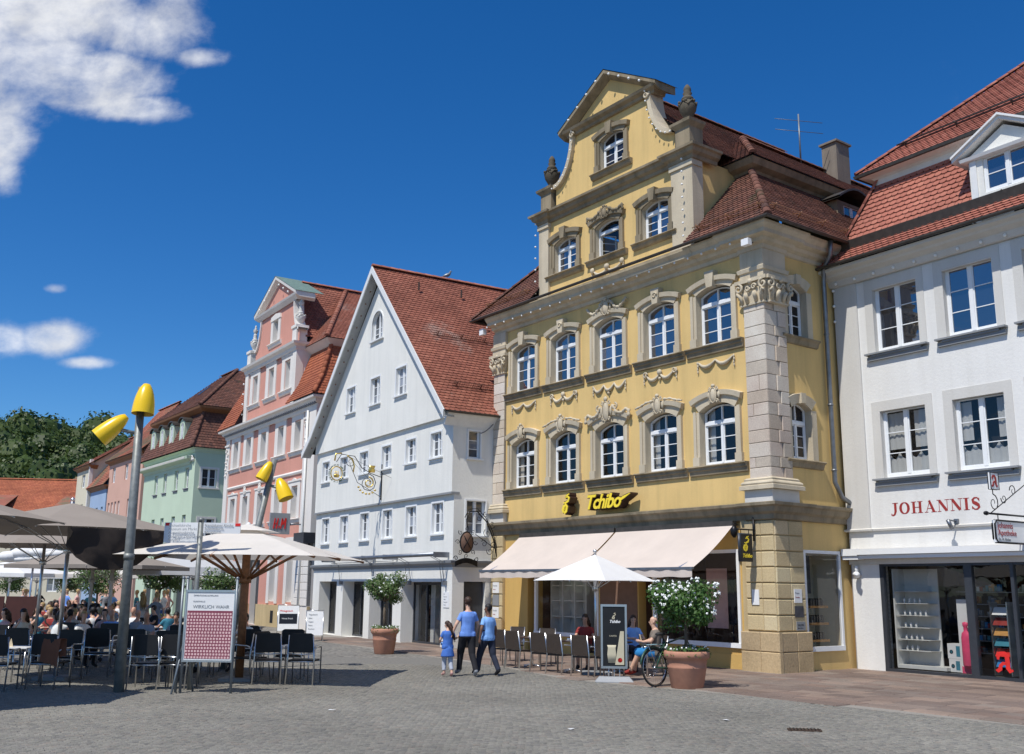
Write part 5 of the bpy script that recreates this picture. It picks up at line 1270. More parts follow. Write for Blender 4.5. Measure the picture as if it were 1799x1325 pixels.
# ================================================================== WHITE GABLE HOUSE
W_RZ = rad(121.6-180)
wh = thing('white_gable_house', 'white house with a steep red tiled gable in the middle of the row', 'house', (-3.72, 37.47, 0), W_RZ)
def white_house():
    cl = [-8.45, -6.35, -4.2, -2.0, .08, 2.2]; cu = [-8.5, -6.42, -4.3, -2.1, .07, 2.13]
    X0, X1 = -9.66, 3.37
    # ground floor: piers and lintel
    gh = [rect(-8.9, -6.77, .02, 2.23), rect(-6.2, -3.98, .02, 2.23), rect(-3.44, -1.3, .02, 2.23), rect(-.56, 2.6, .02, 2.21)]
    gh[0] = rect(-8.9, -6.9, .02, 2.23)
    mb = MB(); mb.wall(rect(X0, X1, 0, 2.7), gh, 0, .55); mb.build('ground_floor_wall', 'white_plaster', wh)
    f1 = [rect(c-.42, c+.42, 3.85, 4.94) for c in cl]; mb = MB(); mb.wall(rect(X0, X1, 2.9, 5.24), f1, -.0, .2, 0, 1); mb.build('first_floor_wall', ['white_plaster', 'white_wood'], wh)
    f2 = [rect(c-.42, c+.42, 6.55, 7.46) for c in cu]; mb = MB(); mb.wall(rect(X0, X1, 5.2, 7.95), f2, -.09, .2, 0, 1)
    mb.add([(X0, -.09, 5.2), (X1, -.09, 5.2), (X1, 0, 5.2), (X0, 0, 5.2)], [(3, 2, 1, 0)], 0); mb.build('second_floor_wall', ['white_plaster', 'white_wood'], wh)
    ax, az = -3.05, 14.62
    gl = [rect(c-.46, c+.46, 9.27, 10.38) for c in (-5.7, -3.18, -.75)]; ga = arch(-3.72, -2.68, 11.98, 12.75, .45, 10)
    outer = [(X0, 7.9), (3.0, 7.9), (3.0, 8.1), (ax, az), (X0, 8.4)]
    mb = MB(); mb.wall(outer, gl+[ga], -.20, .2, 0, 1); mb.add([(X0, -.20, 7.9), (3.37, -.20, 7.9), (3.37, -.09, 7.9), (X0, -.09, 7.9)], [(3, 2, 1, 0)], 0); mb.add([(3.0, -.2, 7.9), (3.37, -.2, 7.9), (3.37, -.2, 8.02), (3.0, -.2, 8.1)], [(0, 1, 2, 3)], 0)
    mb.build('gable_wall', ['white_plaster', 'white_wood'], wh)
    sp1 = dict(w=.84, h=1.09, rise=0, transom=None, rows=3, ft=.05, mull=.075, glassm='pane_grey'); sp2 = dict(sp1); sp2['h'] = .91; sp3 = dict(sp1); sp3.update(w=.92, h=1.11)
    def trim(w, h, nm):
        mb = MB(); a = w/2
        for q in ((-a-.06, -a, -.0, h), (a, a+.06, 0, h), (-a-.06, a+.06, h, h+.06)): mb.box(q[0], q[1], -.03, 0, q[2], q[3])
        t_ = mb.mesh('window_trim', ['white_paint']); s = MB(); s.box(-a-.10, a+.10, -.10, 0, -.05, 0); s.box(-a-.04, a+.04, -.03, 0, -.14, -.05); return t_, s.mesh('window_sill', ['white_wood'])
    t1, s1 = trim(.84, 1.09, ''); t2, s2 = trim(.84, .91, ''); t3, s3 = trim(.92, 1.11, '')
    for c in cl: put_window(wh, c, .13, 3.85, sp1); place(t1, 'window_trim', wh, (c, 0, 3.85)); place(s1, 'window_sill', wh, (c, 0, 3.85))
    for c in cu: put_window(wh, c, .04, 6.55, sp2); place(t2, 'window_trim', wh, (c, -.09, 6.55)); place(s2, 'window_sill', wh, (c, -.09, 6.55))
    for c in (-5.7, -3.18, -.75): put_window(wh, c, -.07, 9.27, sp3); place(t3, 'window_trim', wh, (c, -.20, 9.27)); place(s3, 'window_sill', wh, (c, -.20, 9.27))
    put_window(wh, -3.2, -.07, 11.98, dict(w=1.04, h=1.22, rise=.45, transom=None, rows=3, ft=.05, mull=.07, glassm='pane_grey'))
    mb = MB(); P = arch(-3.78, -2.62, 11.98, 12.75, .5, 12); Q = arch(-3.72, -2.68, 11.98, 12.75, .45, 12); n = len(P)
    mb.add([(a, -.23, b) for a, b in P]+[(a, -.23, b) for a, b in Q]+[(a, -.2, b) for a, b in P], [(i, i+1, n+i+1, n+i) for i in range(1, n-1)]+[(n-1, 0, n, 2*n-1)]+[(2*n+i, 2*n+i+1, i+1, i) for i in range(1, n-1)]); mb.build('window_trim', 'white_paint', wh)
    mb = MB(); mb.box(-3.85, -2.55, -.3, -.2, 11.92, 11.98); mb.build('window_sill', 'white_wood', wh)
    # grey storey ledges
    mb = MB(); mb.sweep([(X0, 1.0), (X0, -.0), (X1, -.0), (X1, 12)], [(0, 2.70), (.03, 2.71), (.05, 2.78), (.14, 2.84), (.16, 2.92), (0, 2.95)]); mb.build('storey_ledge', 'grey_ledge', wh)
    mb = MB(); mb.sweep([(X0, -.09), (X1, -.09), (X1, .2)], [(0, 5.18), (.04, 5.18), (.04, 5.25), (0, 5.26)]); mb.build('jetty_board', 'grey_ledge', wh)
    # side wall to the lane
    mb = MB()
    loops = [rect(0, 13, 0, 8.1), rect(.49, 1.25, 3.78, 4.98), rect(.53, 1.0, 6.45, 7.42), rect(.45, 1.3, .02, 2.22)]
    flat = [p for lp in loops for p in lp]; tri = geometry.tessellate_polygon([[Vector((a, b, 0)) for a, b in lp] for lp in loops]); fs = []
    for t in tri:
        a, b, c = [int(i) for i in t]; ar = (flat[b][0]-flat[a][0])*(flat[c][1]-flat[a][1])-(flat[c][0]-flat[a][0])*(flat[b][1]-flat[a][1])
        fs.append((a, b, c) if ar > 0 else (a, c, b))
    mb.add([(X1, a, b) for a, b in flat], fs)
    for h in loops[1:]: mb.add([(X1, a, b) for a, b in h]+[(X1-.2, a, b) for a, b in h], [(i, (i+1) % 4, 4+(i+1) % 4, 4+i) for i in range(4)])
    mb.add([(X1, -.09, 5.2), (X1, 0, 5.2), (X1, 0, 7.95), (X1, -.09, 7.95)], [(0, 1, 2, 3)]); mb.add([(X1, -.20, 7.9), (X1, 0, 7.9), (X1, 0, 8.05), (X1, -.20, 8.05)], [(0, 1, 2, 3)])
    mb.build('side_wall', 'white_plaster', wh)
    put_window(wh, X1-.12, .87, 3.78, dict(w=.76, h=1.2, rise=0, transom=None, rows=3, ft=.05, mull=.07, glassm='pane_grey'), rz=PI/2)
    put_window(wh, X1-.12, .765, 6.45, dict(w=.46, h=.97, rise=0, transom=None, rows=3, ft=.03, mull=.0, cols=1, glassm='pane_grey'), rz=PI/2)
    for (y0, y1, z0_, z1_) in ((.49, 1.25, 3.78, 4.98), (.53, 1.0, 6.45, 7.42)):
        mb = MB(); mb.box(X1, X1+.03, y0-.06, y0, z0_, z1_); mb.box(X1, X1+.03, y1, y1+.06, z0_, z1_); mb.box(X1, X1+.03, y0-.06, y1+.06, z1_, z1_+.06); mb.box(X1, X1+.1, y0-.1, y1+.1, z0_-.05, z0_); mb.build('window_trim', 'white_paint', wh)
    mb = MB(); mb.box(X1-.19, X1-.17, .45, 1.3, .02, 2.2); mb.build('side_door_glass', 'dark_frame', wh)
    # soffit and eave of the right slope
    mb = MB(); mb.add([(X1-.4, -.5, 7.98), (X1+.25, -.5, 7.98), (X1+.25, 13, 7.98), (X1-.4, 13, 7.98), (X1, -.1, 7.6), (X1, 13, 7.6)], [(0, 3, 2, 1)]); mb.prism([(-.0, 0), (.0, 0), (.0, 0)], 0, 1) if False else None
    mb.sweep([(X1, 13), (X1, -.45)][::-1], [(0, 7.55), (.04, 7.62), (.12, 7.75), (.28, 7.92), (.30, 7.98), (0, 8.0)]); mb.build('eaves_soffit', 'white_wood', wh)
    mb = MB(); gutter(mb, [(X1+.34, -.5), (X1+.34, 13)], .06, 7.99); mb.build('gutter', 'dark_zinc', wh)
    # roof
    ex, ez, ov = 3.72, 8.0, -.62; rx, rz = -3.05, 15.0
    tile_field([(ex, ov, ez), (ex, 13, ez), (rx, 13, rz), (rx, ov, rz)], .20, .17, wh, 'tile_red', singles=150)
    tile_field([(-10.3, 13, 8.0), (-10.3, ov, 8.0), (-9.2, ov, 8.85), (-9.2, 13, 8.85)], .20, .17, wh, 'tile_red'); tile_field([(-9.2, 13, 8.85), (-9.2, ov, 8.85), (rx, ov, rz), (rx, 13, rz)], .20, .17, wh, 'tile_red')
    ridge_tiles([(rx, ov, rz+.05), (rx, 13, rz+.05)], .12, wh, 'tile_red', .4)
    # barge boards and boarded soffits with lamps
    def barge(pts, name):
        mb = MB()
        for a, b in zip(pts, pts[1:]):
            v = []
            for p in (a, b):
                for (yy, dz) in ((ov-.03, -.26), (ov-.03, .03), (ov+.02, .03), (ov+.02, -.26)): v.append((p[0], yy, p[1]+dz))
            mb.add(v, [(0, 4, 5, 1), (1, 5, 6, 2), (3, 2, 6, 7), (0, 3, 7, 4)])
            mb.add([(a[0], ov, a[1]-.2), (b[0], ov, b[1]-.2), (b[0], -.2, b[1]-.2), (a[0], -.2, a[1]-.2)], [(0, 1, 2, 3), (3, 2, 1, 0)])
        mb.build(name, 'white_wood', wh)
    barge([(ex-.05, ez), (rx, rz)], 'barge_board'); barge([(-10.3, 8.0), (-9.2, 8.85), (rx, rz)], 'barge_board')
    mb = MB()
    for k in range(16): t = k/15; mb.ball((-9.6+6.4*t, -.42, 8.3+6.35*t-.12), .035, 5)
    mb.build('soffit_bulbs', 'wood_brown', wh)['kind'] = 'stuff'
    mb = MB(); sl = Vector((.72, 0, .69))
    for (zz, a, b) in ((9.1, .2, 12.5), (11.55, .6, 12.5)):
        x = ex-(zz-ez)*(ex-rx)/(rz-ez); snow_guard(mb, (x, a, zz), (x, b, zz), sl, .22, grid=True)
    mb.build('snow_guard', 'tile_brown', wh)
    mb = MB()
    for k in range(5): mb.box(-2.0, -1.9, 1.0+2*k, 1.03+2*k, 14.0, 14.35)
    mb.build('roof_hooks', 'dark_zinc', wh)
    # shop front glazing set back
    mb = MB()
    for (a, b, z) in ((-8.9, -6.9, 2.2), (-6.2, -3.98, 2.2), (-3.44, -1.3, 2.2), (-.56, 2.6, 2.18)):
        mb.box(a, b, .5, .56, z-.08, z+.02); mb.box(a, a+.07, .5, .56, 0, z); mb.box(b-.07, b, .5, .56, 0, z); mb.box(a, b, .5, .56, 0, .10)
        for q in (.35, .68): mb.box(a+(b-a)*q-.035, a+(b-a)*q+.035, .49, .57, .1, z)
    f_ = mb.build('shopfront', 'dark_frame', wh)
    for (a, b, z) in ((-8.9, -6.9, 2.2), (-6.2, -3.98, 2.2), (-3.44, -1.3, 2.2), (-.56, 2.6, 2.18)):
        q = MB(); q.add([(a, .53, .1), (b, .53, .1), (b, .53, z), (a, .53, z)], [(0, 1, 2, 3)]); q.build('pane', 'shop_glass', f_)
    mb = MB(); mb.add([(-9.3, .6, 0), (3, .6, 0), (3, 3.5, 0), (-9.3, 3.5, 0), (-9.3, .6, 2.6), (3, .6, 2.6), (3, 3.5, 2.6), (-9.3, 3.5, 2.6)], [(3, 2, 6, 7), (0, 1, 2, 3), (0, 3, 7, 4), (1, 5, 6, 2), (7, 6, 5, 4)]); mb.build('shop_interior', 'dark_room', wh)
    mb = MB(); mb.box(-5.2, -4.9, 1.0, 1.3, 0, 2.4); mb.box(-2.6, -1.9, 1.4, 1.5, 0, 2.3); mb.box(0.1, .45, .9, 1.2, 0, 2.3); mb.build('inner_partition', 'shelf_white', wh)
    # folded awning on the first floor
    mb = MB(); mb.tube([(-7.3, -.55, 3.12), (3.1, -.55, 3.12)], .07, 10)
    for x in (-7.2, -3.0, -1.0, 3.1): mb.box(x-.03, x+.03, -.6, 0, 3.02, 3.2)
    mb.tube([(-7.2, -.16, 2.98), (-1, -.16, 2.98)], .015, 4)
    for x in (-6.4, -3.05, -2.9, 0, .3, 2.7, 2.9): mb.tube([(x, -.5, 3.05), (x+.03, -.18, 2.9), (x+.12, -.12, 2.2)], .012, 4)
    for x in (-6.3, -3.0, .2, 2.95): mb.box(x, x+.06, -.16, -.0, 2.1, 2.24)
    mb.build('folded_awning', 'zinc', wh)
white_house()
# a lead cable across the lane
mb = MB(); pts = []
a = onto(wh, 3.5, .95, 7.35); b = Vector((-.2, 35.6, 8.6))
for k in range(9): t = k/8; p = a.lerp(b, t); p.z -= .45*4*t*(1-t)*.5; pts.append(p)
mb.tube(pts, .018, 4); o = mb.build('overhead_cable', 'zinc'); tag(o, 'thin grey cable sagging across the lane beside the white house', 'cable')
# pigeon on the ridge
t = thing('pigeon', 'dark pigeon perched on the ridge of the white gable house', 'bird', onto(wh, -3.05, 2.9, 15.12), W_RZ+1.2)
mb = MB(); mb.tube([(-.22, 0, .06), (-.10, 0, .12), (.02, 0, .16), (.10, 0, .22), (.13, 0, .30)], [.02, .06, .085, .06, .04], 8); mb.ball((.14, 0, .32), .045, 8); mb.tube([(.17, 0, .32), (.22, 0, .31)], [.015, .003], 5)
for s in (-1, 1): mb.tube([(0, s*.03, .1), (0, s*.03, 0)], .008, 4)
mb.build('body', 'grey_steel', t)
# board with writing on the pier
t = thing('notice_panel', 'small white notice on the white house pier behind the walking family', 'notice', onto(wh, 2.78, -.02, 1.35), W_RZ)
mb = MB(); mb.box(0, .42, 0, .02, 0, .52); mb.build('panel', 'board_white', t)
for k in range(5): lettering(['Bar', 'Restaurant', 'Kaffee', 'Mittagstisch', 'Telefon'][k], .06, 'letter_grey', t, (.03, -.001, .43-.09*k), extrude=.001)

# ================================================================== PINK HOUSE
P_RZ = rad(122.8-180)
ph = thing('pink_house', 'salmon pink baroque house with white window frames and urns on its gable', 'house', (-9.35, 48.07, 0), P_RZ)
def pink_house():
    X0, X1 = -14.4, 0.0
    cs = [-12.65, -10.4, -7.9, -5.2, -2.75]
    H = [rect(c-.36, c+.46, 8.75, 10.25) for c in cs]+[rect(c-.36, c+.46, 5.35, 6.9) for c in cs]+[rect(c-.42, c+.42, 1.25, 4.0) for c in cs if c != -7.9]+[rect(-8.6, -7.3, .02, 3.4)]
    mb = MB(); mb.wall(rect(X0, X1, 0, 11.2), H, 0, .38, 0, 1); mb.add([(X1, 0, 0), (X1, 12, 0), (X1, 12, 11.2), (X1, 0, 11.2)], [(0, 1, 2, 3)], 1); add_sidewall(mb, X0, 0, 12, 0, 11.2, 1)
    mb.build('front_wall', ['pink_plaster', 'pale_trim'], ph)
    sp = dict(w=.82, h=1.5, rise=0, transom=1.0, rows=2, ft=.05, mull=.06, glassm='pane_grey'); sp2 = dict(sp); sp2['h'] = 1.55
    def surr(h, crest):
        mb = MB()
        for s, a, b in ((0, -.82, -.36), (1, .46, .82)): mb.box(a, b, -.05, .0, -.05, h+.05)
        mb.box(-.82, .82, -.05, 0, h+.05, h+.28)
        if crest:
            mb.prism([(-.88, h+.28), (.88, h+.28), (.80, h+.42), (.42, h+.40), (.22, h+.62), (-.22, h+.62), (-.42, h+.40), (-.8, h+.42)], -.09, 0); mb.ball((0, -.08, h+.42), (.14, .05, .16), 8)
        else:
            mb.prism([(-.86, h+.26), (.86, h+.26), (.82, h+.36), (.3, h+.33), (0, h+.44), (-.3, h+.33), (-.82, h+.36)], -.09, 0)
        return mb.mesh('window_surround', ['pale_trim'])
    sA, sB, sC = surr(1.5, True), surr(1.55, False), surr(2.75, False)
    si = MB(); si.sweep([(-1.0, 0), (1.0, 0)], [(0, 0), (.15, 0), (.17, -.04), (.09, -.09), (.09, -.14), (.06, -.22), (0, -.24)]); sm_ = si.mesh('window_sill', ['pale_trim'])
    for i, c in enumerate(cs):
        put_window(ph, c+.05, .30, 8.75, sp); put_window(ph, c+.05, .30, 5.35, sp2)
        place(sA, 'window_surround', ph, (c, 0, 8.75)); place(sB, 'window_surround', ph, (c, 0, 5.35)); place(sm_, 'window_sill', ph, (c, 0, 8.71)); place(sm_, 'window_sill', ph, (c, 0, 5.31))
        mb = MB(); cartouche(mb, c, 7.05, .5, .42, -.06); mb.build('carved_cartouche', 'pale_trim', ph) if i in (1, 2, 3) else None
        if c != -7.9:
            put_window(ph, c, .30, 1.25, dict(w=.84, h=2.75, rise=0, transom=2.0, rows=1, ft=.06, mull=.05, glassm='pane_grey')); 
            mb = MB(); mb.box(c-.8, c-.42, -.05, 0, 1.15, 4.1); mb.box(c+.42, c+.8, -.05, 0, 1.15, 4.1); mb.box(c-.8, c+.8, -.05, 0, 4.1, 4.4); mb.build('window_surround', 'pale_trim', ph)
    mb = MB(); mb.box(-8.6, -7.3, .3, .34, 0, 3.4); mb.build('door', 'dark_frame', ph)
    # bands
    mb = MB(); mb.sweep([(X0+.7, 0), (X1-1.75, 0)], [(0, 7.5), (.07, 7.52), (.10, 7.6), (.05, 7.68), (0, 7.7)]); mb.build('string_course', 'pale_trim', ph)
    for q in ((X0, X0+.66, -.08, 0), (X1-1.7, X1-1.0, -.08, 3.9), (X1-1.0, X1, -.16, 0)): mb = MB(); mb.box(q[0], q[1], q[2], 0, q[3], 10.7); mb.build('pilaster', 'pale_trim', ph)
    mb = MB()
    for z0_ in (9.6,):
        for x in (X0+.33, X1-1.35):
            scroll(mb, (x-.12, 9.9), .16, th=.035, y=-.12); scroll(mb, (x+.12, 9.7), .14, th=.03, dirn=-1, y=-.12)
            for k in range(6): mb.ball((x+.08*(-1)**k, -.12, 9.4-.2*k), .07, 6)
            mb.box(x-.38, x+.38, -.15, 0, 10.15, 10.25)
    mb.build('carved_capital', 'pale_trim', ph)
    # rustication of the ground floor right pier as separate stones
    me = None
    for r in range(8):
        for k in range(3):
            mb = MB(); mb.bevbox(.01, .62, 0, .05, .01, .355, .015); me = me or mb.mesh('rusticated_stone', ['pale_trim']); place(me, 'rusticated_stone', ph, (-1.95+.65*k, -.07-(.13 if k >= 1 else 0), 1.1+.365*r))
    mb = MB(); mb.box(-1.97, -1.31, -.04, 0, 1.1, 4.1); mb.box(-1.31, 0, -.165, 0, 1.1, 4.1); mb.build('pier_core', 'grey_ledge', ph)
    mb = MB(); mb.box(X0-.05, -8.7, -.14, 0, 0, 1.08); mb.box(-7.2, X1+.02, -.14, 0, 0, 1.08); mb.build('plinth', 'sandstone_gold', ph)
    mb = MB(); mb.box(-4.9, -4.5, -.15, -.13, .2, .8); mb.build('cellar_opening', 'dark_room', ph)
    mb = MB(); mb.box(X1-.98, X1+.0, -.24, -.02, 3.9, 4.1); mb.box(X1-1.0, X1+.3, -.6, -.02, 4.0, 4.5); mb.build('shop_fascia', 'dark_frame', ph)
    # eaves
    pr = [(0, 10.55), (.05, 10.58), (.08, 10.75), (.22, 10.85), (.26, 10.95), (.42, 11.0), (.44, 11.1), (0, 11.15)]
    mb = MB(); mb.sweep([(X0, 2), (X0, -.08), (X1, -.08), (X1, 8)], pr); mb.build('eaves_cornice', 'pale_trim', ph)
    mb = MB()
    for k in range(58): x = X0+.1+k*.25; mb.box(x, x+.09, -.3, -.1, 10.74, 10.84)
    mb.build('dentils', 'grey_ledge', ph)['kind'] = 'stuff'
    # gable
    gx0, gx1 = -11.5, -3.35; ah = [rect(c-.32, c+.42, 12.2, 13.75) for c in (-9.9, -7.25, -4.75)]; th = [rect(-7.35, -6.55, 15.25, 16.5)]
    cx = -6.75
    lf = [(-10.2+.9*math.sin(t*PI/2), 15.2+1.9*(1-math.cos(t*PI/2))) for t in [i/6 for i in range(7)]]; rg = [(2*cx-a, b) for a, b in lf]
    outer = [(gx0, 11.1), (gx1, 11.1), (gx1, 14.4), (rg[0][0], 14.4)]+rg+[(cx+3.1, 17.15), (cx, 18.7), (cx-3.1, 17.15)]+lf[::-1]+[(lf[0][0], 14.4), (gx0, 14.4)]
    mb = MB(); mb.wall(outer, ah+th, 0, .35, 0, 1); mb.add([(gx1, 0, 11.1), (gx1, 4, 11.1), (gx1, 4, 14.4), (gx1, 0, 14.4)], [(0, 1, 2, 3)], 1); mb.build('gable_wall', ['pink_plaster', 'pale_trim'], ph)
    for c in (-9.9, -7.25, -4.75): put_window(ph, c+.05, .27, 12.2, dict(w=.74, h=1.55, rise=0, transom=1.05, rows=2, ft=.05, mull=.06, glassm='pane_grey')); place(sB, 'window_surround', ph, (c, 0, 12.2)); place(sm_, 'window_sill', ph, (c, 0, 12.16))
    put_window(ph, -6.95, .27, 15.25, dict(w=.8, h=1.25, rise=0, transom=.85, rows=2, ft=.05, mull=.06, glassm='pane_grey'))
    mb = MB(); mb.box(-7.7, -7.35, -.05, 0, 15.2, 16.5); mb.box(-6.55, -6.2, -.05, 0, 15.2, 16.5); mb.prism([(-7.72, 16.5), (-6.18, 16.5), (-6.25, 16.75), (-6.95, 16.85), (-7.65, 16.75)], -.09, 0); mb.build('window_surround', 'pale_trim', ph); place(sm_, 'window_sill', ph, (-6.95, 0, 15.21))
    for q in ((gx0-.02, gx0+.5), (gx1-.5, gx1+.02)): mb = MB(); mb.box(q[0], q[1], -.1, .3, 11.1, 14.2); mb.build('gable_pilaster', 'pale_trim', ph)
    mb = MB(); mb.sweep([(gx0, .6), (gx0, -.1), (gx1, -.1), (gx1, 1.2)], [(0, 14.1), (.05, 14.15), (.08, 14.3), (.24, 14.4), (.28, 14.52), (0, 14.56)]); mb.build('gable_cornice', 'pale_trim', ph)
    for x in (gx0+.4, gx1-.45):
        mb = MB(); mb.box(x-.3, x+.3, -.1, .5, 14.5, 15.35); mb.box(x-.36, x+.36, -.16, .56, 15.35, 15.5); mb.build('pedestal', 'pale_trim', ph)
        mb = MB(); urn(mb, x, .2, 15.5, .95); urn(mb, x, .2, 16.5, .5); mb.build('stone_urn', 'apothecary_band', ph)
    for pts, s in ((lf, 1), (rg, -1)):
        mb = MB(); vs = []
        for i, (x, z) in enumerate(pts):
            t = Vector((pts[min(i+1, 6)][0]-pts[max(i-1, 0)][0], pts[min(i+1, 6)][1]-pts[max(i-1, 0)][1])).normalized(); nx, nz = -t.y*s, t.x*s
            for (y_, o_) in ((-.1, 0), (-.1, .12), (.45, .12), (.45, 0)): vs.append((x+nx*o_, y_, z+nz*o_))
        mb.add(vs, [(i*4+j, i*4+(j+1) % 4, i*4+4+(j+1) % 4, i*4+4+j) for i in range(6) for j in range(4)]); mb.build('curved_coping', 'pale_trim', ph)
    mb = MB(); mb.sweep([(cx-3.0, .5), (cx-3.0, -.05), (cx+3.0, -.05), (cx+3.0, .9)], [(0, 16.95), (.06, 17.0), (.2, 17.15), (.24, 17.25), (0, 17.28)])
    for s in (-1, 1):
        e0 = (cx+s*3.3, 17.15); e1 = (cx, 18.75); vs = []
        for p in (e0, e1):
            for (y_, o_) in ((-.02, 0), (-.28, .12), (-.3, .3), (.8, .3), (.8, 0)): vs.append((p[0], y_, p[1]+o_-.12))
        mb.add(vs, [(j, (j+1) % 5, 5+(j+1) % 5, 5+j) if s < 0 else (j, 5+j, 5+(j+1) % 5, (j+1) % 5) for j in range(5)]+[(0, 4, 3, 2, 1)])
    mb.build('pediment', 'pale_trim', ph)
    mb = MB()
    for s in (-1, 1): mb.add([(cx+s*3.35, -.32, 17.33), (cx, -.32, 18.95), (cx, 1.3, 18.95), (cx+s*3.35, 1.3, 17.33)], [(0, 1, 2, 3) if s > 0 else (3, 2, 1, 0)])
    mb.build('pediment_flashing', 'copper_green', ph)
    tile_field([(gx1-.1, .4, 14.9), (gx1-.1, 5, 14.9), (-6.0, 5, 18.56), (-6.0, .4, 18.56)], .20, .18, ph, 'tile_red')
    # roofs
    tile_field([(gx1, -.55, 11.15), (.5, -.55, 11.15), (-.1, .1, 12.2), (gx1, .1, 12.2)], .20, .18, ph, 'tile_orange'); tile_field([(gx1, .1, 12.2), (-.1, .1, 12.2), (-.75, .75, 13.95), (gx1, .75, 13.95)], .20, .18, ph, 'tile_orange')
    tile_field([(-15.0, -.55, 11.15), (gx0, -.55, 11.15), (gx0, .75, 13.95), (-13.7, .75, 13.95)], .20, .18, ph, 'tile_orange')
    tile_field([(.5, -.55, 11.15), (.5, 12, 11.15), (-.1, 12, 12.2), (-.1, .1, 12.2)], .20, .18, ph, 'tile_orange'); tile_field([(-.1, .1, 12.2), (-.1, 12, 12.2), (-.75, 12, 13.95), (-.75, .75, 13.95)], .20, .18, ph, 'tile_orange')
    ridge_tiles([(.5, -.55, 11.2), (-.1, .1, 12.25), (-.75, .75, 14.0)], .11, ph, 'tile_orange')
    mb = MB(); mb.sweep([(gx1, .75), (-.75, .75), (-.75, 12)], [(-.1, 13.85), (.08, 13.95), (.3, 14.12), (.42, 14.2), (-.1, 14.25)]); mb.build('roof_break_cornice', 'pale_trim', ph)
    tile_field([(-.4, .35, 14.25), (-.4, 12, 14.25), (-6.0, 12, 18.5), (-6.0, 3.6, 18.5)], .20, .18, ph, 'tile_red')
    tile_field([(gx1-.5, .35, 14.25), (-.4, .35, 14.25), (-5.98, 3.6, 18.5), (-6.0, 3.6, 18.5)], .20, .18, ph, 'tile_red')
    tile_field([(-13.2, 12, 14.25), (-13.2, .35, 14.25), (-6.0, 3.6, 18.5), (-6.0, 12, 18.5)], .20, .18, ph, 'tile_red')
    ridge_tiles([(-6.0, 1.0, 18.6), (-6.0, 12, 18.6)], .13, ph, 'tile_red'); ridge_tiles([(-.4, .35, 14.3), (-6.0, 3.6, 18.55)], .13, ph, 'tile_red')
    mb = MB(); snow_guard(mb, (-.75, 1.5, 14.55), (-.75, 11, 14.55), (.6, 0, .8), .2, grid=True); snow_guard(mb, (.1, .5, 11.9), (.1, 11, 11.9), (.6, 0, .8), .2, grid=True); mb.build('snow_guard', 'tile_brown', ph)
    mb = MB()
    for k in range(4): mb.ball((gx0-.1, -.15, 11.8+.6*k), .06, 5)
    for k in range(1, 4):
        for s in (-1, 1): mb.ball((cx+s*(3.0-k*.75), -.34, 17.1+k*.38), .06, 5)
    mb.build('festoon_bulbs', 'bulb', ph)['kind'] = 'stuff'
    mb = MB(); mb.tube([(-.9, -.24, 10.5), (-.9, -.24, .2)], .06, 6); mb.build('downpipe', 'white_wood', ph)
pink_house()
t = thing('shop_sign', 'square grey projecting sign with red letters H and M on the pink house', 'sign', onto(ph, -1.35, -.2, 4.45), P_RZ)
mb = MB(); mb.box(-.05, .05, -1.5, -.5, 0, 1.0); mb.build('panel', 'sign_grey', t); mb = MB(); mb.tube([(0, -.5, .5), (0, .2, .5)], .04, 6); mb.build('bracket', 'zinc', t)
HM = [[(.05, .05, .09), (.16, .85, .09)], [(.28, .05, .09), (.40, .85, .09)], [(.10, .42, .08), (.36, .46, .08)], [(.62, .05, .08), (.74, .85, .10)], [(.74, .85, .10), (.80, .35, .09)], [(.80, .35, .09), (1.02, .88, .10)], [(1.02, .88, .10), (.96, .05, .09)], [(.46, .10, .06), (.52, .22, .07), (.48, .3, .05)]]
mb = MB(); polyline_glyph(mb, HM, 0, .02, s=.62); mb.v = [(.055+y, x, z) for x, y, z in mb.v]; mb.build('letters', 'bright_red', t, loc=(0, -1.35, .22))
mb = MB(); polyline_glyph(mb, HM, 0, .02, s=.62); mb.build('letters', 'bright_red', t, loc=(-.075, -.65, .22), rz=-PI/2)

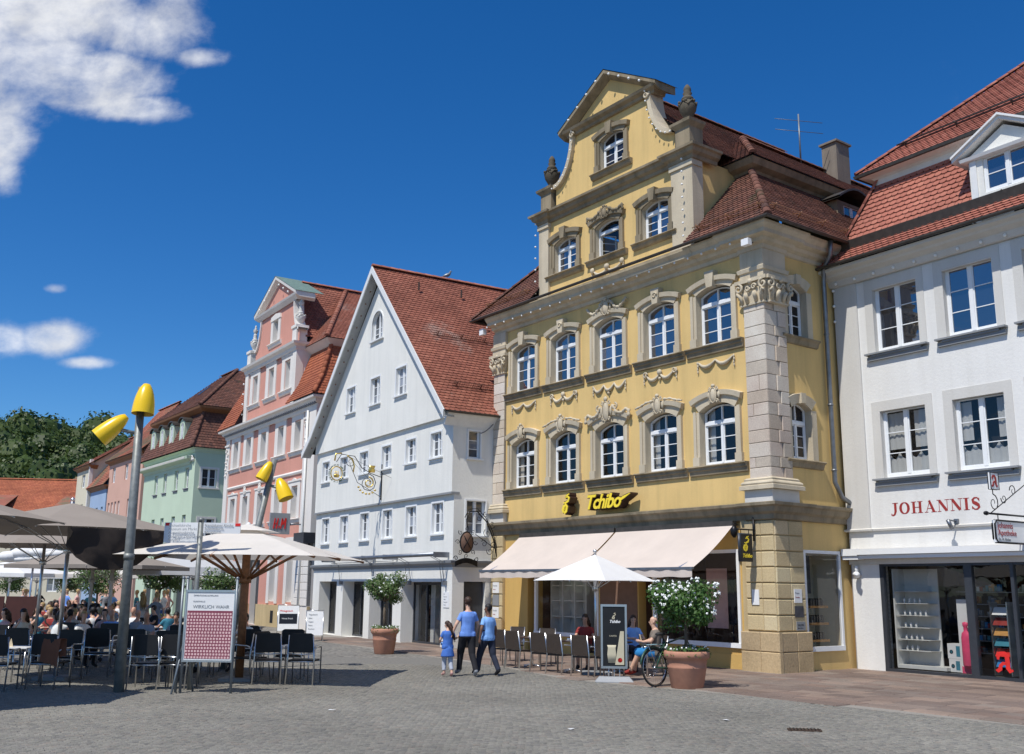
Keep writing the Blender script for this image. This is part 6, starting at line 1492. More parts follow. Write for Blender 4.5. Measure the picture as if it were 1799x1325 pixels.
# ================================================================== GREEN HOUSE
gh_ = thing('green_house', 'pale green house with a brown hipped mansard roof and four small dormers', 'house', (-20.46, 66.2, 0), rad(-54))
def green_house():
    X0, X1 = -12.9, -1.44; cs = [-9.8, -7.7, -5.2, -2.95]
    H = [rect(c-.4, c+.35, 8.5, 9.9) for c in cs]+[rect(c-.4, c+.35, 5.2, 6.7) for c in cs]+[rect(c-.9, c+.8, .1, 3) for c in cs]
    mb = MB(); mb.wall(rect(X0, X1, 0, 11.1), H, 0, .25); 
    loops = [rect(0, 12, 0, 11.1), rect(.5, 1.55, 8.5, 9.75), rect(.45, 1.6, 5.0, 6.4)]
    flat = [p for lp in loops for p in lp]; tri = geometry.tessellate_polygon([[Vector((a, b, 0)) for a, b in lp] for lp in loops]); fs = []
    for t in tri:
        a, b, c = [int(i) for i in t]; ar = (flat[b][0]-flat[a][0])*(flat[c][1]-flat[a][1])-(flat[c][0]-flat[a][0])*(flat[b][1]-flat[a][1]); fs.append((a, b, c) if ar > 0 else (a, c, b))
    mb.add([(X1, a, b) for a, b in flat], fs)
    for h in loops[1:]: mb.add([(X1, a, b) for a, b in h]+[(X1-.2, a, b) for a, b in h], [(i, (i+1) % 4, 4+(i+1) % 4, 4+i) for i in range(4)])
    mb.build('wall', 'green_plaster', gh_)
    sp = dict(w=.75, h=1.4, rise=0, transom=None, rows=2, ft=.05, mull=.07, glassm='pane_grey')
    s = MB(); s.box(-.5, .48, -.1, 0, -.06, 0); s.box(-.45, .43, -.04, 0, -.18, -.06); sm_ = s.mesh('window_sill', ['grey_ledge'])
    for c in cs:
        put_window(gh_, c-.02, .18, 8.5, sp); put_window(gh_, c-.02, .18, 5.2, sp); place(sm_, 'window_sill', gh_, (c, 0, 8.5)); place(sm_, 'window_sill', gh_, (c, 0, 5.2))
        mb = MB(); mb.box(c-.9, c+.8, .2, .25, .1, 3); mb.build('shop_glazing', 'dark_frame', gh_)
    for z, h in ((8.5, 1.25), (5.0, 1.4)):
        put_window(gh_, X1-.15, 1.02, z, dict(w=1.05, h=h, rise=0, transom=None, rows=2, ft=.07, mull=.09, glassm='pane_dark'), rz=PI/2)
        mb = MB(); mb.box(X1, X1+.03, .35, .5, z, z+h); mb.box(X1, X1+.03, 1.55, 1.7, z, z+h); mb.box(X1, X1+.03, .35, 1.7, z+h, z+h+.14); mb.box(X1, X1+.1, .3, 1.75, z-.1, z); mb.build('window_trim', 'pale_trim', gh_)
    mb = MB(); mb.sweep([(X0, 1), (X0, -.02), (X1, -.02), (X1, 12)], [(0, 10.85), (.04, 10.86), (.10, 11.05), (.3, 11.12), (0, 11.2)]); mb.sweep([(X0, 1), (X0, -.02), (X1-.9, -.02), (X1-.9, 0)], [(0, 10.1), (.05, 10.14), (.08, 10.3), (.42, 10.42), (.46, 10.62), (0, 10.7)])
    mb.build('eaves_cornice', 'green_plaster', gh_)
    mb = MB()
    for k in range(44): x = X0+.1+k*.24; mb.box(x, x+.12, -.50, -.47, 10.44, 10.60)
    mb.build('dentils', 'pale_trim', gh_)['kind'] = 'stuff'
    mb = MB(); scroll(mb, (X1-.45, 10.45), .2, th=.06, y=-.12); scroll(mb, (X1-.75, 10.4), .15, th=.05, dirn=-1, y=-.12); mb.ball((X1-.25, -.1, 10.35), .14, 6); mb.build('carved_bracket', 'pale_trim', gh_)
    # mansard
    xe, ye, xw = X1+.4, -.45, X0-.4; i = 1.0; z0, z1 = 11.15, 13.75
    for q in ([(xw, ye, z0), (xe, ye, z0), (xe-i, ye+i, z1), (xw+i, ye+i, z1)], [(xe, ye, z0), (xe, 12, z0), (xe-i, 12, z1), (xe-i, ye+i, z1)], [(xw, 12, z0), (xw, ye, z0), (xw+i, ye+i, z1), (xw+i, 12, z1)]): tile_field(q, .22, .2, gh_, 'tile_brown')
    ridge_tiles([(xe, ye, z0+.03), (xe-i, ye+i, z1+.03)], .12, gh_, 'tile_brown')
    mb = MB(); mb.sweep([(xw+i, 12), (xw+i, ye+i), (xe-i, ye+i), (xe-i, 12)], [(-.1, 13.7), (.1, 13.75), (.45, 13.95), (.5, 14.1), (-.1, 14.15)]); mb.build('roof_break_cornice', 'wood_brown', gh_)
    ux, uy, uw = xe-i+.5, ye+i-.5, xw+i-.5; r = 3.9; zt = 14.12+r*.92
    for q in ([(uw, uy, 14.12), (ux, uy, 14.12), (ux-r, uy+r, zt), (uw+r, uy+r, zt)], [(ux, uy, 14.12), (ux, 12, 14.12), (ux-r, 12, zt), (ux-r, uy+r, zt)], [(uw, 12, 14.12), (uw, uy, 14.12), (uw+r, uy+r, zt), (uw+r, 12, zt)]): tile_field(q, .22, .2, gh_, 'tile_brown')
    ridge_tiles([(ux, uy, 14.16), (ux-r, uy+r, zt+.05)], .13, gh_, 'tile_brown'); ridge_tiles([(ux-r, uy+r, zt+.05), (uw+r, uy+r, zt+.05)], .13, gh_, 'tile_brown')
    for c in (-10.9, -8.8, -6.6, -4.3):
        d = MB(); yy = -.15; P = [(c-.5, 11.7), (c+.5, 11.7), (c+.5, 13.2)]+[(c+.5*math.cos(a*PI/6), 13.2+.28*math.sin(a*PI/6)) for a in range(1, 6)]+[(c-.5, 13.2)]
        d.wall(P, [arch(c-.3, c+.3, 11.85, 13.0, .2)], yy, .1); d.add([(c+.5, yy, 11.7), (c+.5, 1.0, 11.7), (c+.5, 1.0, 13.2), (c+.5, yy, 13.2)], [(0, 1, 2, 3)]); d.add([(c-.5, yy, 11.7), (c-.5, 1.0, 11.7), (c-.5, 1.0, 13.2), (c-.5, yy, 13.2)], [(3, 2, 1, 0)])
        dm = d.build('dormer', 'pale_trim' if False else 'green_plaster', gh_)
        d = MB(); Q = [(c+.62*math.cos(a*PI/8), 13.22+.36*math.sin(a*PI/8)) for a in range(9)]; d.add([(a, yy-.15, b) for a, b in Q]+[(a, 1.3, b) for a, b in Q]+[(a, yy-.15, b-.08) for a, b in Q], [(k, k+1, 10+k, 9+k) for k in range(8)]+[(18+k, 19+k, k+1, k) for k in range(8)]); d.build('dormer_roof', 'dark_zinc', dm)
        put_window(gh_, c, yy+.06, 11.85, dict(w=.6, h=1.35, rise=.2, transom=None, rows=2, ft=.07, mull=.06, glassm='pane_grey'), name='dormer_window')
    mb = MB(); mb.box(-.0, 0, 0, 0, 0, 0) if False else None
    mb.add([(uw+r+.5, uy+2.0, 14.12+1.9), (uw+r+1.1, uy+2.0, 14.12+1.9), (uw+r+1.1, uy+2.8, 14.12+2.65), (uw+r+.5, uy+2.8, 14.12+2.65)], [(0, 1, 2, 3)]); mb.build('roof_window', 'pane_grey', gh_)
green_house()
def far_house(name, label, loc, rz, X0, X1, D, H_, wins, rise_, wallm, roofm, z_s=None, extra=None, group=None, rows_=2, eave=.4, ridge='x'):
    t = thing(name, label, 'house', loc, rz, group)
    holes = [rect(x-w/2, x+w/2, z, z+h) for (x, z, w, h) in wins]
    mb = MB(); mb.wall(rect(X0, X1, 0, H_), holes, 0, .2); mb.add([(X1, 0, 0), (X1, D, 0), (X1, D, H_), (X1, 0, H_)], [(0, 1, 2, 3)]); mb.add([(X0, 0, 0), (X0, D, 0), (X0, D, H_), (X0, 0, H_)], [(3, 2, 1, 0)])
    if ridge == 'x': mb.add([(X1, 0, H_), (X1, D, H_), (X1, D/2, H_+rise_)], [(0, 1, 2)]); mb.add([(X0, 0, H_), (X0, D/2, H_+rise_), (X0, D, H_)], [(0, 1, 2)])
    mb.build('wall', wallm, t)
    for (x, z, w, h) in wins:
        put_window(t, x, .14, z, dict(w=w, h=h, rise=0, transom=None, rows=rows_, ft=.07, mull=.07, glassm='pane_grey'))
    if ridge == 'x':
        tile_field([(X0-eave, -eave, H_-.1), (X1+eave, -eave, H_-.1), (X1+eave, D/2, H_+rise_), (X0-eave, D/2, H_+rise_)], .30, .26, t, roofm)
        ridge_tiles([(X0-eave, D/2, H_+rise_+.05), (X1+eave, D/2, H_+rise_+.05)], .14, t, roofm, .6)
        tile_field([(X1+eave, D+eave, H_-.1), (X0-eave, D+eave, H_-.1), (X0-eave, D/2, H_+rise_), (X1+eave, D/2, H_+rise_)], .4, .4, t, roofm)
    mb = MB(); mb.sweep([(X0, .5), (X0, -.0), (X1, 0), (X1, .5)], [(0, H_-.45), (.05, H_-.43), (.1, H_-.3), (.32, H_-.2), (.34, H_-.1), (0, H_-.08)]); mb.build('eaves', 'wood_brown', t)
    return t
# row beyond the green house
far_house('far_pink_house', 'distant salmon pink house left of the green house, plain square windows', (-28.5, 77.3, 0), rad(-54), -9.6, 0, 11, 12.3,
          [(x, 10.3, .9, 1.3) for x in (-8.1, -4.4, -1.4)]+[(x, 7.2, .55, 1.5) for x in (-8.9, -7.9, -6.9, -5.9, -3.2, -1.6)]+[(x, 3.6, .9, 1.5) for x in (-8, -5, -2)], 5.2, 'far_pink_plaster', 'tile_far')
far_house('far_blue_house', 'distant narrow light blue house beyond the pink ones', (-34.3, 85.2, 0), rad(-54), -5.2, 0, 11, 10.4,
          [(x, 6.9, .7, 1.6) for x in (-4.4, -2.7, -1.0)]+[(x, 3.6, .8, 1.5) for x in (-4, -1.5)], 7.6, 'far_blue_plaster', 'tile_far')
far_house('far_beige_house', 'distant beige house at the far end of the row with a white corner pipe', (-37.6, 89.6, 0), rad(-54), -5.0, 0, 9, 12.6,
          [(-2.5, 10.6, 1.2, 1.2), (-2.5, 7.9, 1.2, 1.2), (-2.5, 5.0, 1.2, 1.3)], 3.2, 'far_cream_plaster', 'tile_far')
mb = MB(); mb.box(-.25, .05, -.15, .15, 0, 13.0); mb.build('corner_pipe', 'pale_trim', bpy.data.objects['far_beige_house'])
# houses closing the square
o_ = far_house('orange_roof_house', 'long distant house with a plain orange tiled roof and two shed dormers', (-56, 108, 0), rad(6), -32, 13.5, 12, 8.6,
          [(x, 4.2, 1.3, 1.5) for x in (-28, -23, -18, -13, -8.5, -4.2, -.4, 3.4, 7.5, 11)]+[(x, 1.2, 1.3, 1.5) for x in (-28, -23, -18, -13, -8.5, -4.2, -.4, 3.4, 7.5, 11)], 5.0, 'far_cream_plaster', 'tile_orange')
for x in (-9.6, -1.2, 7.0):
    mb = MB(); mb.box(x, x+2.6, .2, 3, 9.2, 10.2); dm = mb.build('dormer', 'wood_brown', o_); mb = MB(); mb.add([(x-.3, -.1, 10.15), (x+2.9, -.1, 10.15), (x+2.9, 4.4, 12.0), (x-.3, 4.4, 12.0), (x-.3, -.1, 10.05), (x+2.9, -.1, 10.05)], [(0, 1, 2, 3), (4, 5, 1, 0)]); mb.build('dormer_roof', 'tile_far', dm)
    for k in range(3): put_window(o_, x+.5+.8*k, .16, 9.35, dict(w=.62, h=.75, rise=0, transom=None, rows=2, ft=.07, mull=.06, glassm='pane_grey'), name='dormer_window')
b2 = thing('brown_roof_house', 'distant house with a steep weathered brown roof below the wooded hill', 'house', (-52, 128, 0), rad(-20))
mb = MB(); mb.box(-12, 9, 0, 12, 0, 11.5); mb.add([(-12, 0, 11.5), (-12, 12, 11.5), (-6.5, 6, 18.2)], [(0, 2, 1)]); mb.build('wall', 'far_cream_plaster', b2)
tile_field([(-12.6, -.5, 11.2), (9.5, -.5, 11.2), (9.5, 6, 18.2), (-6.5, 6, 18.2)], .35, .32, b2, 'tile_far'); tile_field([(-12.6, 12.5, 11.2), (-12.6, -.5, 11.2), (-6.5, 6, 18.2), (-6.5, 6.01, 18.2)], .35, .32, b2, 'tile_far')
# ------------------------------------------------------------------ wooded hill
def hill_h(x, y):
    d = (y-150)/110; d = max(0, min(1, d)); s = d*d*(3-2*d)
    e = 1-max(0, min(1, (x+118)/80)); e = e*e*(3-2*e)
    return -1.5+31*s*(.12+.88*e)+3.0*noise.noise(Vector((x*.02, y*.02, 0)))*s
mb = MB(); nx, ny = 60, 26; vs = []
for j in range(ny):
    for i in range(nx): x = -430+i*13; y = 140+j*12; vs.append((x, y, hill_h(x, y)))
mb.add(vs, [(j*nx+i, j*nx+i+1, (j+1)*nx+i+1, (j+1)*nx+i) for j in range(ny-1) for i in range(nx-1)], 0, True); o = mb.build('hill', 'forest_leaf' if False else 'soil'); o['kind'] = 'structure'
def crown_proto(seed, n=1700):
    R_ = random.Random(seed); V = []; F = []
    lobes = [(R_.uniform(-.45, .45), R_.uniform(-.45, .45), R_.uniform(-.25, .5), R_.uniform(.42, .68)) for _ in range(9)]
    for k in range(n):
        lx, ly, lz, lr = R_.choice(lobes); a = R_.uniform(0, 2*PI); z = R_.uniform(-.5, 1); q = math.sqrt(1-z*z); rr = lr*R_.uniform(.82, 1.08)
        p = Vector((lx+rr*q*math.cos(a), ly+rr*q*math.sin(a), lz+rr*z*.95)); nn = Vector((q*math.cos(a), q*math.sin(a), z))+Vector((R_.uniform(-.7, .7), R_.uniform(-.7, .7), R_.uniform(-.4, .7)))
        nn.normalize(); t = nn.orthogonal().normalized(); b = nn.cross(t); s = R_.uniform(.028, .055)
        o = len(V); V += [p+t*s+b*s*.4, p-t*s*.3+b*s, p-t*s-b*s*.5, p+t*s*.4-b*s]; F.append((o, o+1, o+2, o+3))
    core = MB()
    for (lx, ly, lz, lr) in lobes: core.ball((lx, ly, lz), lr*.80, 7)
    o = len(V); V += [Vector(v) for v in core.v]; F += [tuple(i+o for i in f) for f in core.f]
    return V, F
def forest():
    protos = [crown_proto(s) for s in range(5)]; R_ = random.Random(9); V = []; F = []
    pts = []
    for j in range(15):
        for i in range(44):
            x = -330+i*8.3+R_.uniform(-3, 3); y = 165+j*8.5+R_.uniform(-3, 3)
            if x/y > -.28 or x/y < -.72: continue
            pts.append((x, y))
    for (x, y) in pts:
        P, Q = R_.choice(protos); s = R_.uniform(5.0, 8.0); sz = s*R_.uniform(.9, 1.3); a = R_.uniform(0, 2*PI); c, n = math.cos(a), math.sin(a); z = hill_h(x, y)+sz*.8+1.5; o = len(V)
        V += [(x+(p.x*c-p.y*n)*s, y+(p.x*n+p.y*c)*s, z+p.z*sz) for p in P]; F += [tuple(i+o for i in f) for f in Q]
    me = bpy.data.meshes.new('forest'); me.from_pydata(V, [], F); me.materials.append(MAT['forest_leaf']); o = place(me, 'forest'); tag(o, 'dense dark green deciduous wood covering the hill at left', 'wood', kind='stuff')
    print('forest trees', len(pts), 'faces', len(F))
forest()

# ================================================================== STREET FURNITURE
def canopy_mesh(mb, r, n, z0, z1, sag=.05, a0=0, m=0, valance=0, seg=6, belly=.0, thick=.012):
    """taut fabric over n ribs; r may be a list of corner radii"""
    rs = r if isinstance(r, list) else [r]*n; vs = []; rings = seg+1; per = n*4
    for k in range(rings):
        t = k/seg
        for i in range(n):
            for q in range(4):
                u = q/4; r0, r1 = rs[i], rs[(i+1) % n]; A = a0+2*PI*i/n; B = a0+2*PI*(i+1)/n
                ax, ay, bx, by = r0*math.cos(A), r0*math.sin(A), r1*math.cos(B), r1*math.sin(B)
                x, y = ax+(bx-ax)*u, ay+(by-ay)*u; s = math.sin(PI*u)
                x *= 1-.045*s*t; y *= 1-.045*s*t
                z = z1+(z0-z1)*(t**(1.0+belly))-.03*s*t*(1-t)*4*0+sag*s*t*.35
                vs.append((x*t, y*t, z))
    fs = [(k*per+j, k*per+(j+1) % per, (k+1)*per+(j+1) % per, (k+1)*per+j) for k in range(rings-1) for j in range(per)]
    mb.add(vs, [f[::-1] for f in fs], m, False)
    if valance:
        last = vs[-per:]; o = last+[(x, y, z-valance) for x, y, z in last]; mb.add(o, [(j, per+j, per+(j+1) % per, (j+1) % per) for j in range(per)], m)
def umbrella(label, loc, r, n, z0, z1, fabric, pole_m='aluminium', pole_r=.03, rz=0, a0=0, vent=True, valance=0, hub=.55, group=None, ribm=None, wood=False, base=True, belly=.0, name='market_umbrella', sag=.05):
    t = thing(name, label, 'umbrella', loc, rz, group)
    mb = MB(); mb.tube([(0, 0, .04), (0, 0, z1+.04)], pole_r, 10); mb.build('pole', pole_m, t)
    mb = MB(); canopy_mesh(mb, r, n, z0, z1, a0=a0, valance=valance, belly=belly, sag=sag); mb.build('canopy', fabric, t)
    rs = r if isinstance(r, list) else [r]*n
    zh = z0-hub*.5
    for i in range(n*2 if n == 4 else n):
        a = a0+2*PI*i/(n*2 if n == 4 else n); rr = rs[0] if (n != 4 or i % 2 == 0) else rs[0]*.7
        rib = MB(); rib.tube([(.06*math.cos(a), .06*math.sin(a), z1-.07), (rr*.985*math.cos(a), rr*.985*math.sin(a), z0-.02)], .032 if wood else .012, 4); ro = rib.build('rib', ribm or pole_m, t)
        st = MB(); f_ = .5; st.tube([(.06*math.cos(a), .06*math.sin(a), zh), (rr*f_*math.cos(a), rr*f_*math.sin(a), z1-.07+(z0-z1+.05)*f_-.02)], .032 if wood else .011, 4); st.build('strut', ribm or pole_m, ro)
    mb = MB(); mb.lathe([(pole_r+.045, 0), (pole_r+.05, .1), (pole_r+.01, .12)], (0, 0, zh-.06), 12); mb.build('hub', ribm or pole_m, t)
    if vent:
        mb = MB(); v = (rs[0])*.26; canopy_mesh(mb, v, n, z1+.02-(z1-z0)*.16, z1+.09, a0=a0, seg=3, sag=.04); mb.build('vent_cap', fabric, t)
    mb = MB(); mb.lathe([(.05, z1+.05), (.045, z1+.10), (0, z1+.13)], n=10); mb.build('finial', pole_m if not wood else 'board_white', t)
    if base: mb = MB(); mb.box(-.35, .35, -.35, .35, 0.012, .08); mb.build('base', 'grey_ledge', t)
    return t
# --- cream wooden umbrella in the middle
umbrella('large cream market umbrella with a thick wooden pole and wooden ribs', (-5.8, 22.4, 0), 3.05, 4, 2.60, 3.26, 'cream_fabric', 'wood_brown', .09, a0=rad(40), wood=True, ribm='wood_brown', hub=.95)
bpy.context.view_layer.update()
# --- small white umbrella by the coffee shop
umbrella('small white square umbrella in front of the coffee shop awning', (2.08, 24.91, 0), 1.52, 4, 2.20, 2.84, 'white_fabric', 'aluminium', .03, a0=rad(-86), vent=False, hub=.35)
# --- taupe umbrellas, left
GU = 'umbrellas over the crowded cafe at left'
u1 = umbrella('big taupe umbrella right behind the foreground street lamp pole', (-9.7, 22.3, 0), 2.7, 8, 3.12, 3.76, 'taupe_fabric', pole_r=.045, a0=rad(10), hub=.8, vent=False, group=GU)
umbrella('taupe umbrella cut off by the left edge of the photograph, nearest of all', (-10.3, 17.4, 0), 2.45, 8, 3.08, 3.72, 'taupe_fabric', pole_r=.045, a0=rad(22), hub=.8, vent=False, group=GU)
umbrella('taupe umbrella on the thin pole left of the big taupe one, one row back', (-12.1, 26.4, 0), 2.3, 8, 2.95, 3.55, 'taupe_fabric', pole_r=.04, a0=rad(5), hub=.8, vent=False, group=GU)
umbrella('taupe umbrella with a pale forked pole, third row behind the street lamp', (-14.3, 35.0, 0), 2.9, 4, 2.62, 3.20, 'taupe_fabric', 'cream_fabric', .06, a0=rad(45), hub=1.0, group=GU, valance=.12)
umbrella('taupe umbrella with a pale forked pole just right of the lamp pole, third row', (-13.0, 33.4, 0), 2.6, 4, 2.60, 3.12, 'taupe_fabric', 'cream_fabric', .06, a0=rad(40), hub=1.0, group=GU, valance=.12)
umbrella('silvery grey umbrella with a rumpled canopy below the direction signs', (-11.6, 37.5, 0), 2.5, 4, 2.62, 3.15, 'grey_white_fabric', 'aluminium', .05, a0=rad(38), hub=.7, group=GU, valance=.28, belly=.6)
for k, (x, y, r, lab) in enumerate(((-21.5, 44, 3.2, 'long white umbrella canopy at the far left under the orange roof'), (-17.2, 45.5, 3.0, 'white umbrella canopy in the fourth row behind the two forked poles'), (-24.5, 53, 3.4, 'pale far umbrella at the left edge near the beige wall'), (-14.8, 49, 2.7, 'far white umbrella in front of the green house shopfront'))):
    umbrella(lab, (x, y, 0), r, 4, 2.42, 2.86, 'cream_fabric' if k % 2 else 'white_fabric', 'aluminium', .04, a0=rad(35+7*k), hub=.6, group=GU, valance=.15)
# added hanging sheet, coloured dark as the shaded underside of the big taupe umbrella
mb = MB(); n = 14; vs = []
A_, B_ = Vector((1.05, -2.42, 3.10)), Vector((2.58, -1.05, 3.10))
for i in range(n+1):
    t = i/n; p = A_.lerp(B_, t); d = .34*(1-t)+.60*math.sin(PI*t)**.6+.02
    for k in range(5): vs.append((p.x+.06*math.sin(k*1.3+i), p.y+.05*math.sin(i*1.7)*k/4, p.z-d*k/4))
mb.add(vs, [(i*5+k, i*5+k+1, i*5+6+k, i*5+5+k) for i in range(n) for k in range(4)], 0, True); mb.build('shaded_underside_sheet', 'underside_shade_fabric', u1)
t = thing('folded_umbrella', 'white folded umbrella cloth bundled over the far left canopies', 'umbrella', (-17.6, 38.5, 0))
mb = MB()
for (x, z, rx, rz_) in ((-1.3, 3.0, .5, .22), (-.8, 3.12, .55, .24), (-.1, 3.16, .6, .2), (.35, 3.1, .5, .17), (-.7, 2.9, .5, .14), (-.2, 2.95, .3, .12)): mb.ball((x, 0, z), (rx, .4, rz_), 10)
mb.build('bundle', 'white_fabric', t); mb = MB(); mb.tube([(-.4, 0, 0), (-.4, 0, 2.9)], .04, 8); mb.build('pole', 'aluminium', t)

# --- yellow-headed street lamps
def lamp(label, loc, poledir, H_, heads, r0=.10, r1=.078):
    t = thing('street_lamp', label, 'street lamp', loc, 0, 'street lamps with yellow bullet-shaped heads')
    mb = MB(); top = Vector((poledir[0]*H_, poledir[1]*H_, H_)); mb.tube([(0, 0, 0), top*.5, top], [r0, (r0+r1)/2, r1], 14); mb.lathe([(r0*1.02, H_*.42), (r0*1.02, H_*.42+.12)], (poledir[0]*H_*.42, poledir[1]*H_*.42, 0), 14); mb.build('pole', 'pole_grey', t)
    for (zc, vec, tip, ln, rad_) in heads:
        # tip point of the bullet, axis runs from tip to open mouth
        P = Vector(tip); d = Vector(vec).normalized(); q = d.to_track_quat('Z', 'Y')
        prof = [(0, 0)]+[(rad_*math.sin(PI/2*(k/9)**.80)**.9 if k else 0, ln*(k/9)**1.25) for k in range(1, 10)]
        mb = MB(); mb.lathe(prof[1:], n=20); mb.f.pop(); mb.m.pop(); mb.sm.pop()
        inner = [(a*.95, b) for a, b in prof[1:]]; mb.lathe(inner, n=20, m=1); mb.f.pop(); mb.m.pop(); mb.sm.pop()
        o = mb.build('lamp_head', ['lamp_yellow', 'lamp_inside'], t); o.rotation_mode = 'QUATERNION'; o.rotation_quaternion = q; o.location = P
        mb = MB(); base = Vector((poledir[0]*zc, poledir[1]*zc, zc)); mid = P+d*ln*.55; mb.tube([base, mid], .035, 8); mb.tube([mid-d*.03, mid+d*.12], .05, 8); mb.build('arm', 'pole_grey', t)
    return t
lamp('foreground street lamp on a straight grey pole with two yellow heads', (-7.40, 19.83, 0), (-.010, 0), 5.9,
     [(5.55, (-.02, -.10, -1), (.08, -.12, 5.98), .66, .215), (4.95, (-.42, -.12, -.42), (-.26, -.05, 5.33), .72, .20)])
lamp('second street lamp on a leaning pole behind the cream umbrella', (-6.95, 25.3, 0), (.185, 0), 5.15,
     [(4.7, (-.22, -.1, -.5), (.90, -.1, 5.10), .54, .155), (4.5, (.28, -.1, -.62), (1.10, -.1, 4.68), .60, .19)], .09, .075)

# --- direction signs
t = thing('direction_sign', 'double white finger sign on a grey post with town directions, red ends', 'sign', (-6.24, 20.4, 0), 0); t.scale = (1.06,)*3
mb = MB(); mb.tube([(0, 0, 0), (0, 0, 3.12)], .045, 10); mb.lathe([(.055, 3.08), (.055, 3.14), (0, 3.16)], n=10); mb.build('post', 'pole_grey', t)
mb = MB(); mb.box(-.72, -.05, -.03, .01, 2.68, 3.06); s1_ = mb.build('left_board', 'board_white', t, rz=rad(-8))
mb = MB(); mb.box(-.70, -.62, -.035, -.031, 3.0, 3.055); mb.build('arrow_patch', 'bright_red', t, rz=rad(-8))
for k, w in enumerate(('Michaelskirche', 'Museum am Markt', 'Augustinuskirche', 'Congress-Zentrum', 'Bahnhof')): lettering(w, .075, 'letter_grey', t, (-.60, -.036+.084*0, 2.975-.068*k), rot=(PI/2, 0, rad(-8)), extrude=.001)
mb = MB(); mb.box(.05, .74, -.03, .01, 2.86, 3.06); mb.build('right_board', 'board_white', t, rz=rad(6))
mb = MB(); mb.box(.64, .735, -.035, -.031, 3.0, 3.055); mb.build('arrow_patch', 'bright_red', t, rz=rad(6))
for k, w in enumerate(('Franziskaner Kirche', 'Schmiedturm', 'Königsturm')): lettering(w, .066, 'letter_grey', t, (.08, -.036, 2.99-.062*k), rot=(PI/2, 0, rad(6)), extrude=.001)
# --- poster stand
t = thing('poster_stand', 'metal framed poster stand with a red and rose grid print, headed WIRKLICH WAHR', 'poster stand', (-5.78, 19.75, 0), rad(-3))
mb = MB()
for x in (-.53, -.44, .53):
    mb.tube([(x, 0, 0), (x, 0, 2.12)], .028, 8); mb.ball((x, 0, 2.14), .036, 8)
mb.tube([(-.50, -.28, 0), (-.50, .25, 1.1)], .02, 6); mb.tube([(-.3, .3, 0), (-.42, 0, 1.2)], .02, 6); mb.build('posts', 'grey_steel', t)
mb = MB(); mb.box(-.42, .50, -.02, .04, .62, 1.88); mb.build('panel', 'board_white', t)
mb = MB()
for q in ((-.42, .50, 1.88, 1.92), (-.42, .50, .58, .62)): mb.box(q[0], q[1], -.035, .05, q[2], q[3])
for q in ((-.445, -.42), (.50, .525)): mb.box(q[0], q[1], -.035, .05, .58, 1.92)
mb.build('panel_frame', 'aluminium', t)
mb = MB(); mb.box(-.40, .48, -.026, -.021, .64, 1.53); mb.build('print', 'maroon', t)
mb = MB(); R_ = random.Random(3)
for i in range(15):
    for j in range(15):
        x, z = -.375+i*.0585+(.012 if j % 2 else 0), .665+j*.0575; a = R_.uniform(-.25, .25); s = .019; c, q = math.cos(a), math.sin(a)
        mb.add([(x+u*c-v*q, -.028, z+u*q+v*c) for u, v in ((-s, -s), (s, -s), (s, s), (-s, s))], [(0, 1, 2, 3)])
mb.build('print_squares', 'rose_print', t)['kind'] = 'stuff'
lettering('WIRKLICH WAHR', .088, 'letter_grey', t, (-.30, -.024, 1.575), extrude=.001); lettering('KUNSTHALLE', .038, 'letter_grey', t, (-.30, -.024, 1.69), extrude=.001); lettering('ÖFFENTLICHE SAMMLUNG', .04, 'letter_grey', t, (-.30, -.024, 1.80), extrude=.001)

# --- A-frame boards
def aboard(label, loc, rz, face, w=.6, h=1.0, lines=()):
    t = thing('a_frame_board', label, 'signboard', loc, rz, 'pavement boards')
    for s in (-1, 1):
        mb = MB()
        for x in (-w/2, w/2): mb.tube([(x, s*.28, 0), (x, s*.02, h)], .015, 6)
        mb.tube([(-w/2, s*.02, h), (w/2, s*.02, h)], .015, 6); fr_ = mb.build('leg_frame', 'aluminium', t)
        mb = MB(); z0, z1 = .22, h-.03; f = lambda z: s*(.28-.26*z/h)
        mb.add([(-w/2, f(z0)+s*.01, z0), (w/2, f(z0)+s*.01, z0), (w/2, f(z1)+s*.01, z1), (-w/2, f(z1)+s*.01, z1)]+[(-w/2, f(z0)-s*.01, z0), (w/2, f(z0)-s*.01, z0), (w/2, f(z1)-s*.01, z1), (-w/2, f(z1)-s*.01, z1)], [(0, 1, 2, 3), (7, 6, 5, 4), (0, 4, 5, 1), (3, 2, 6, 7), (0, 3, 7, 4), (1, 5, 6, 2)]); mb.build('panel', face, t)
    tilt = math.atan2(.26, h)
    for (txt, z, sz, m_, x) in lines: lettering(txt, sz, m_, t, (x, -(.28-.26*z/h)-.018, z), rot=(PI/2-tilt, 0, 0), extrude=.001)
    return t, tilt
t, ti = aboard('white menu A-board with a black chalk panel, in front of the pink house plinth', (-9.15, 42.6, 0), rad(12), 'board_white', .85, 1.25, [('Mittagstisch', .98, .11, 'bright_red', -.35)])
mb = MB(); f = lambda z: -(.28-.26*z/1.25)-.016; mb.add([(-.36, f(.5), .5), (.36, f(.5), .5), (.36, f(.9), .9), (-.36, f(.9), .9)], [(0, 1, 2, 3)]); mb.build('chalk_panel', 'sign_black', t)
lettering('Heute frisch', .09, 'board_white', t, (-.26, f(.68)-.004, .68), rot=(PI/2-ti, 0, 0), extrude=.001)
aboard('pale handwritten A-board beside the left doorway of the white house', (-7.35, 38.9, 0), rad(14), 'board_white', .62, 1.12, [(w, .95-.13*k, .075, 'letter_grey', -.24) for k, w in enumerate(('Tageskarte', 'Salat', 'Suppe', 'Pasta', 'Kuchen'))])

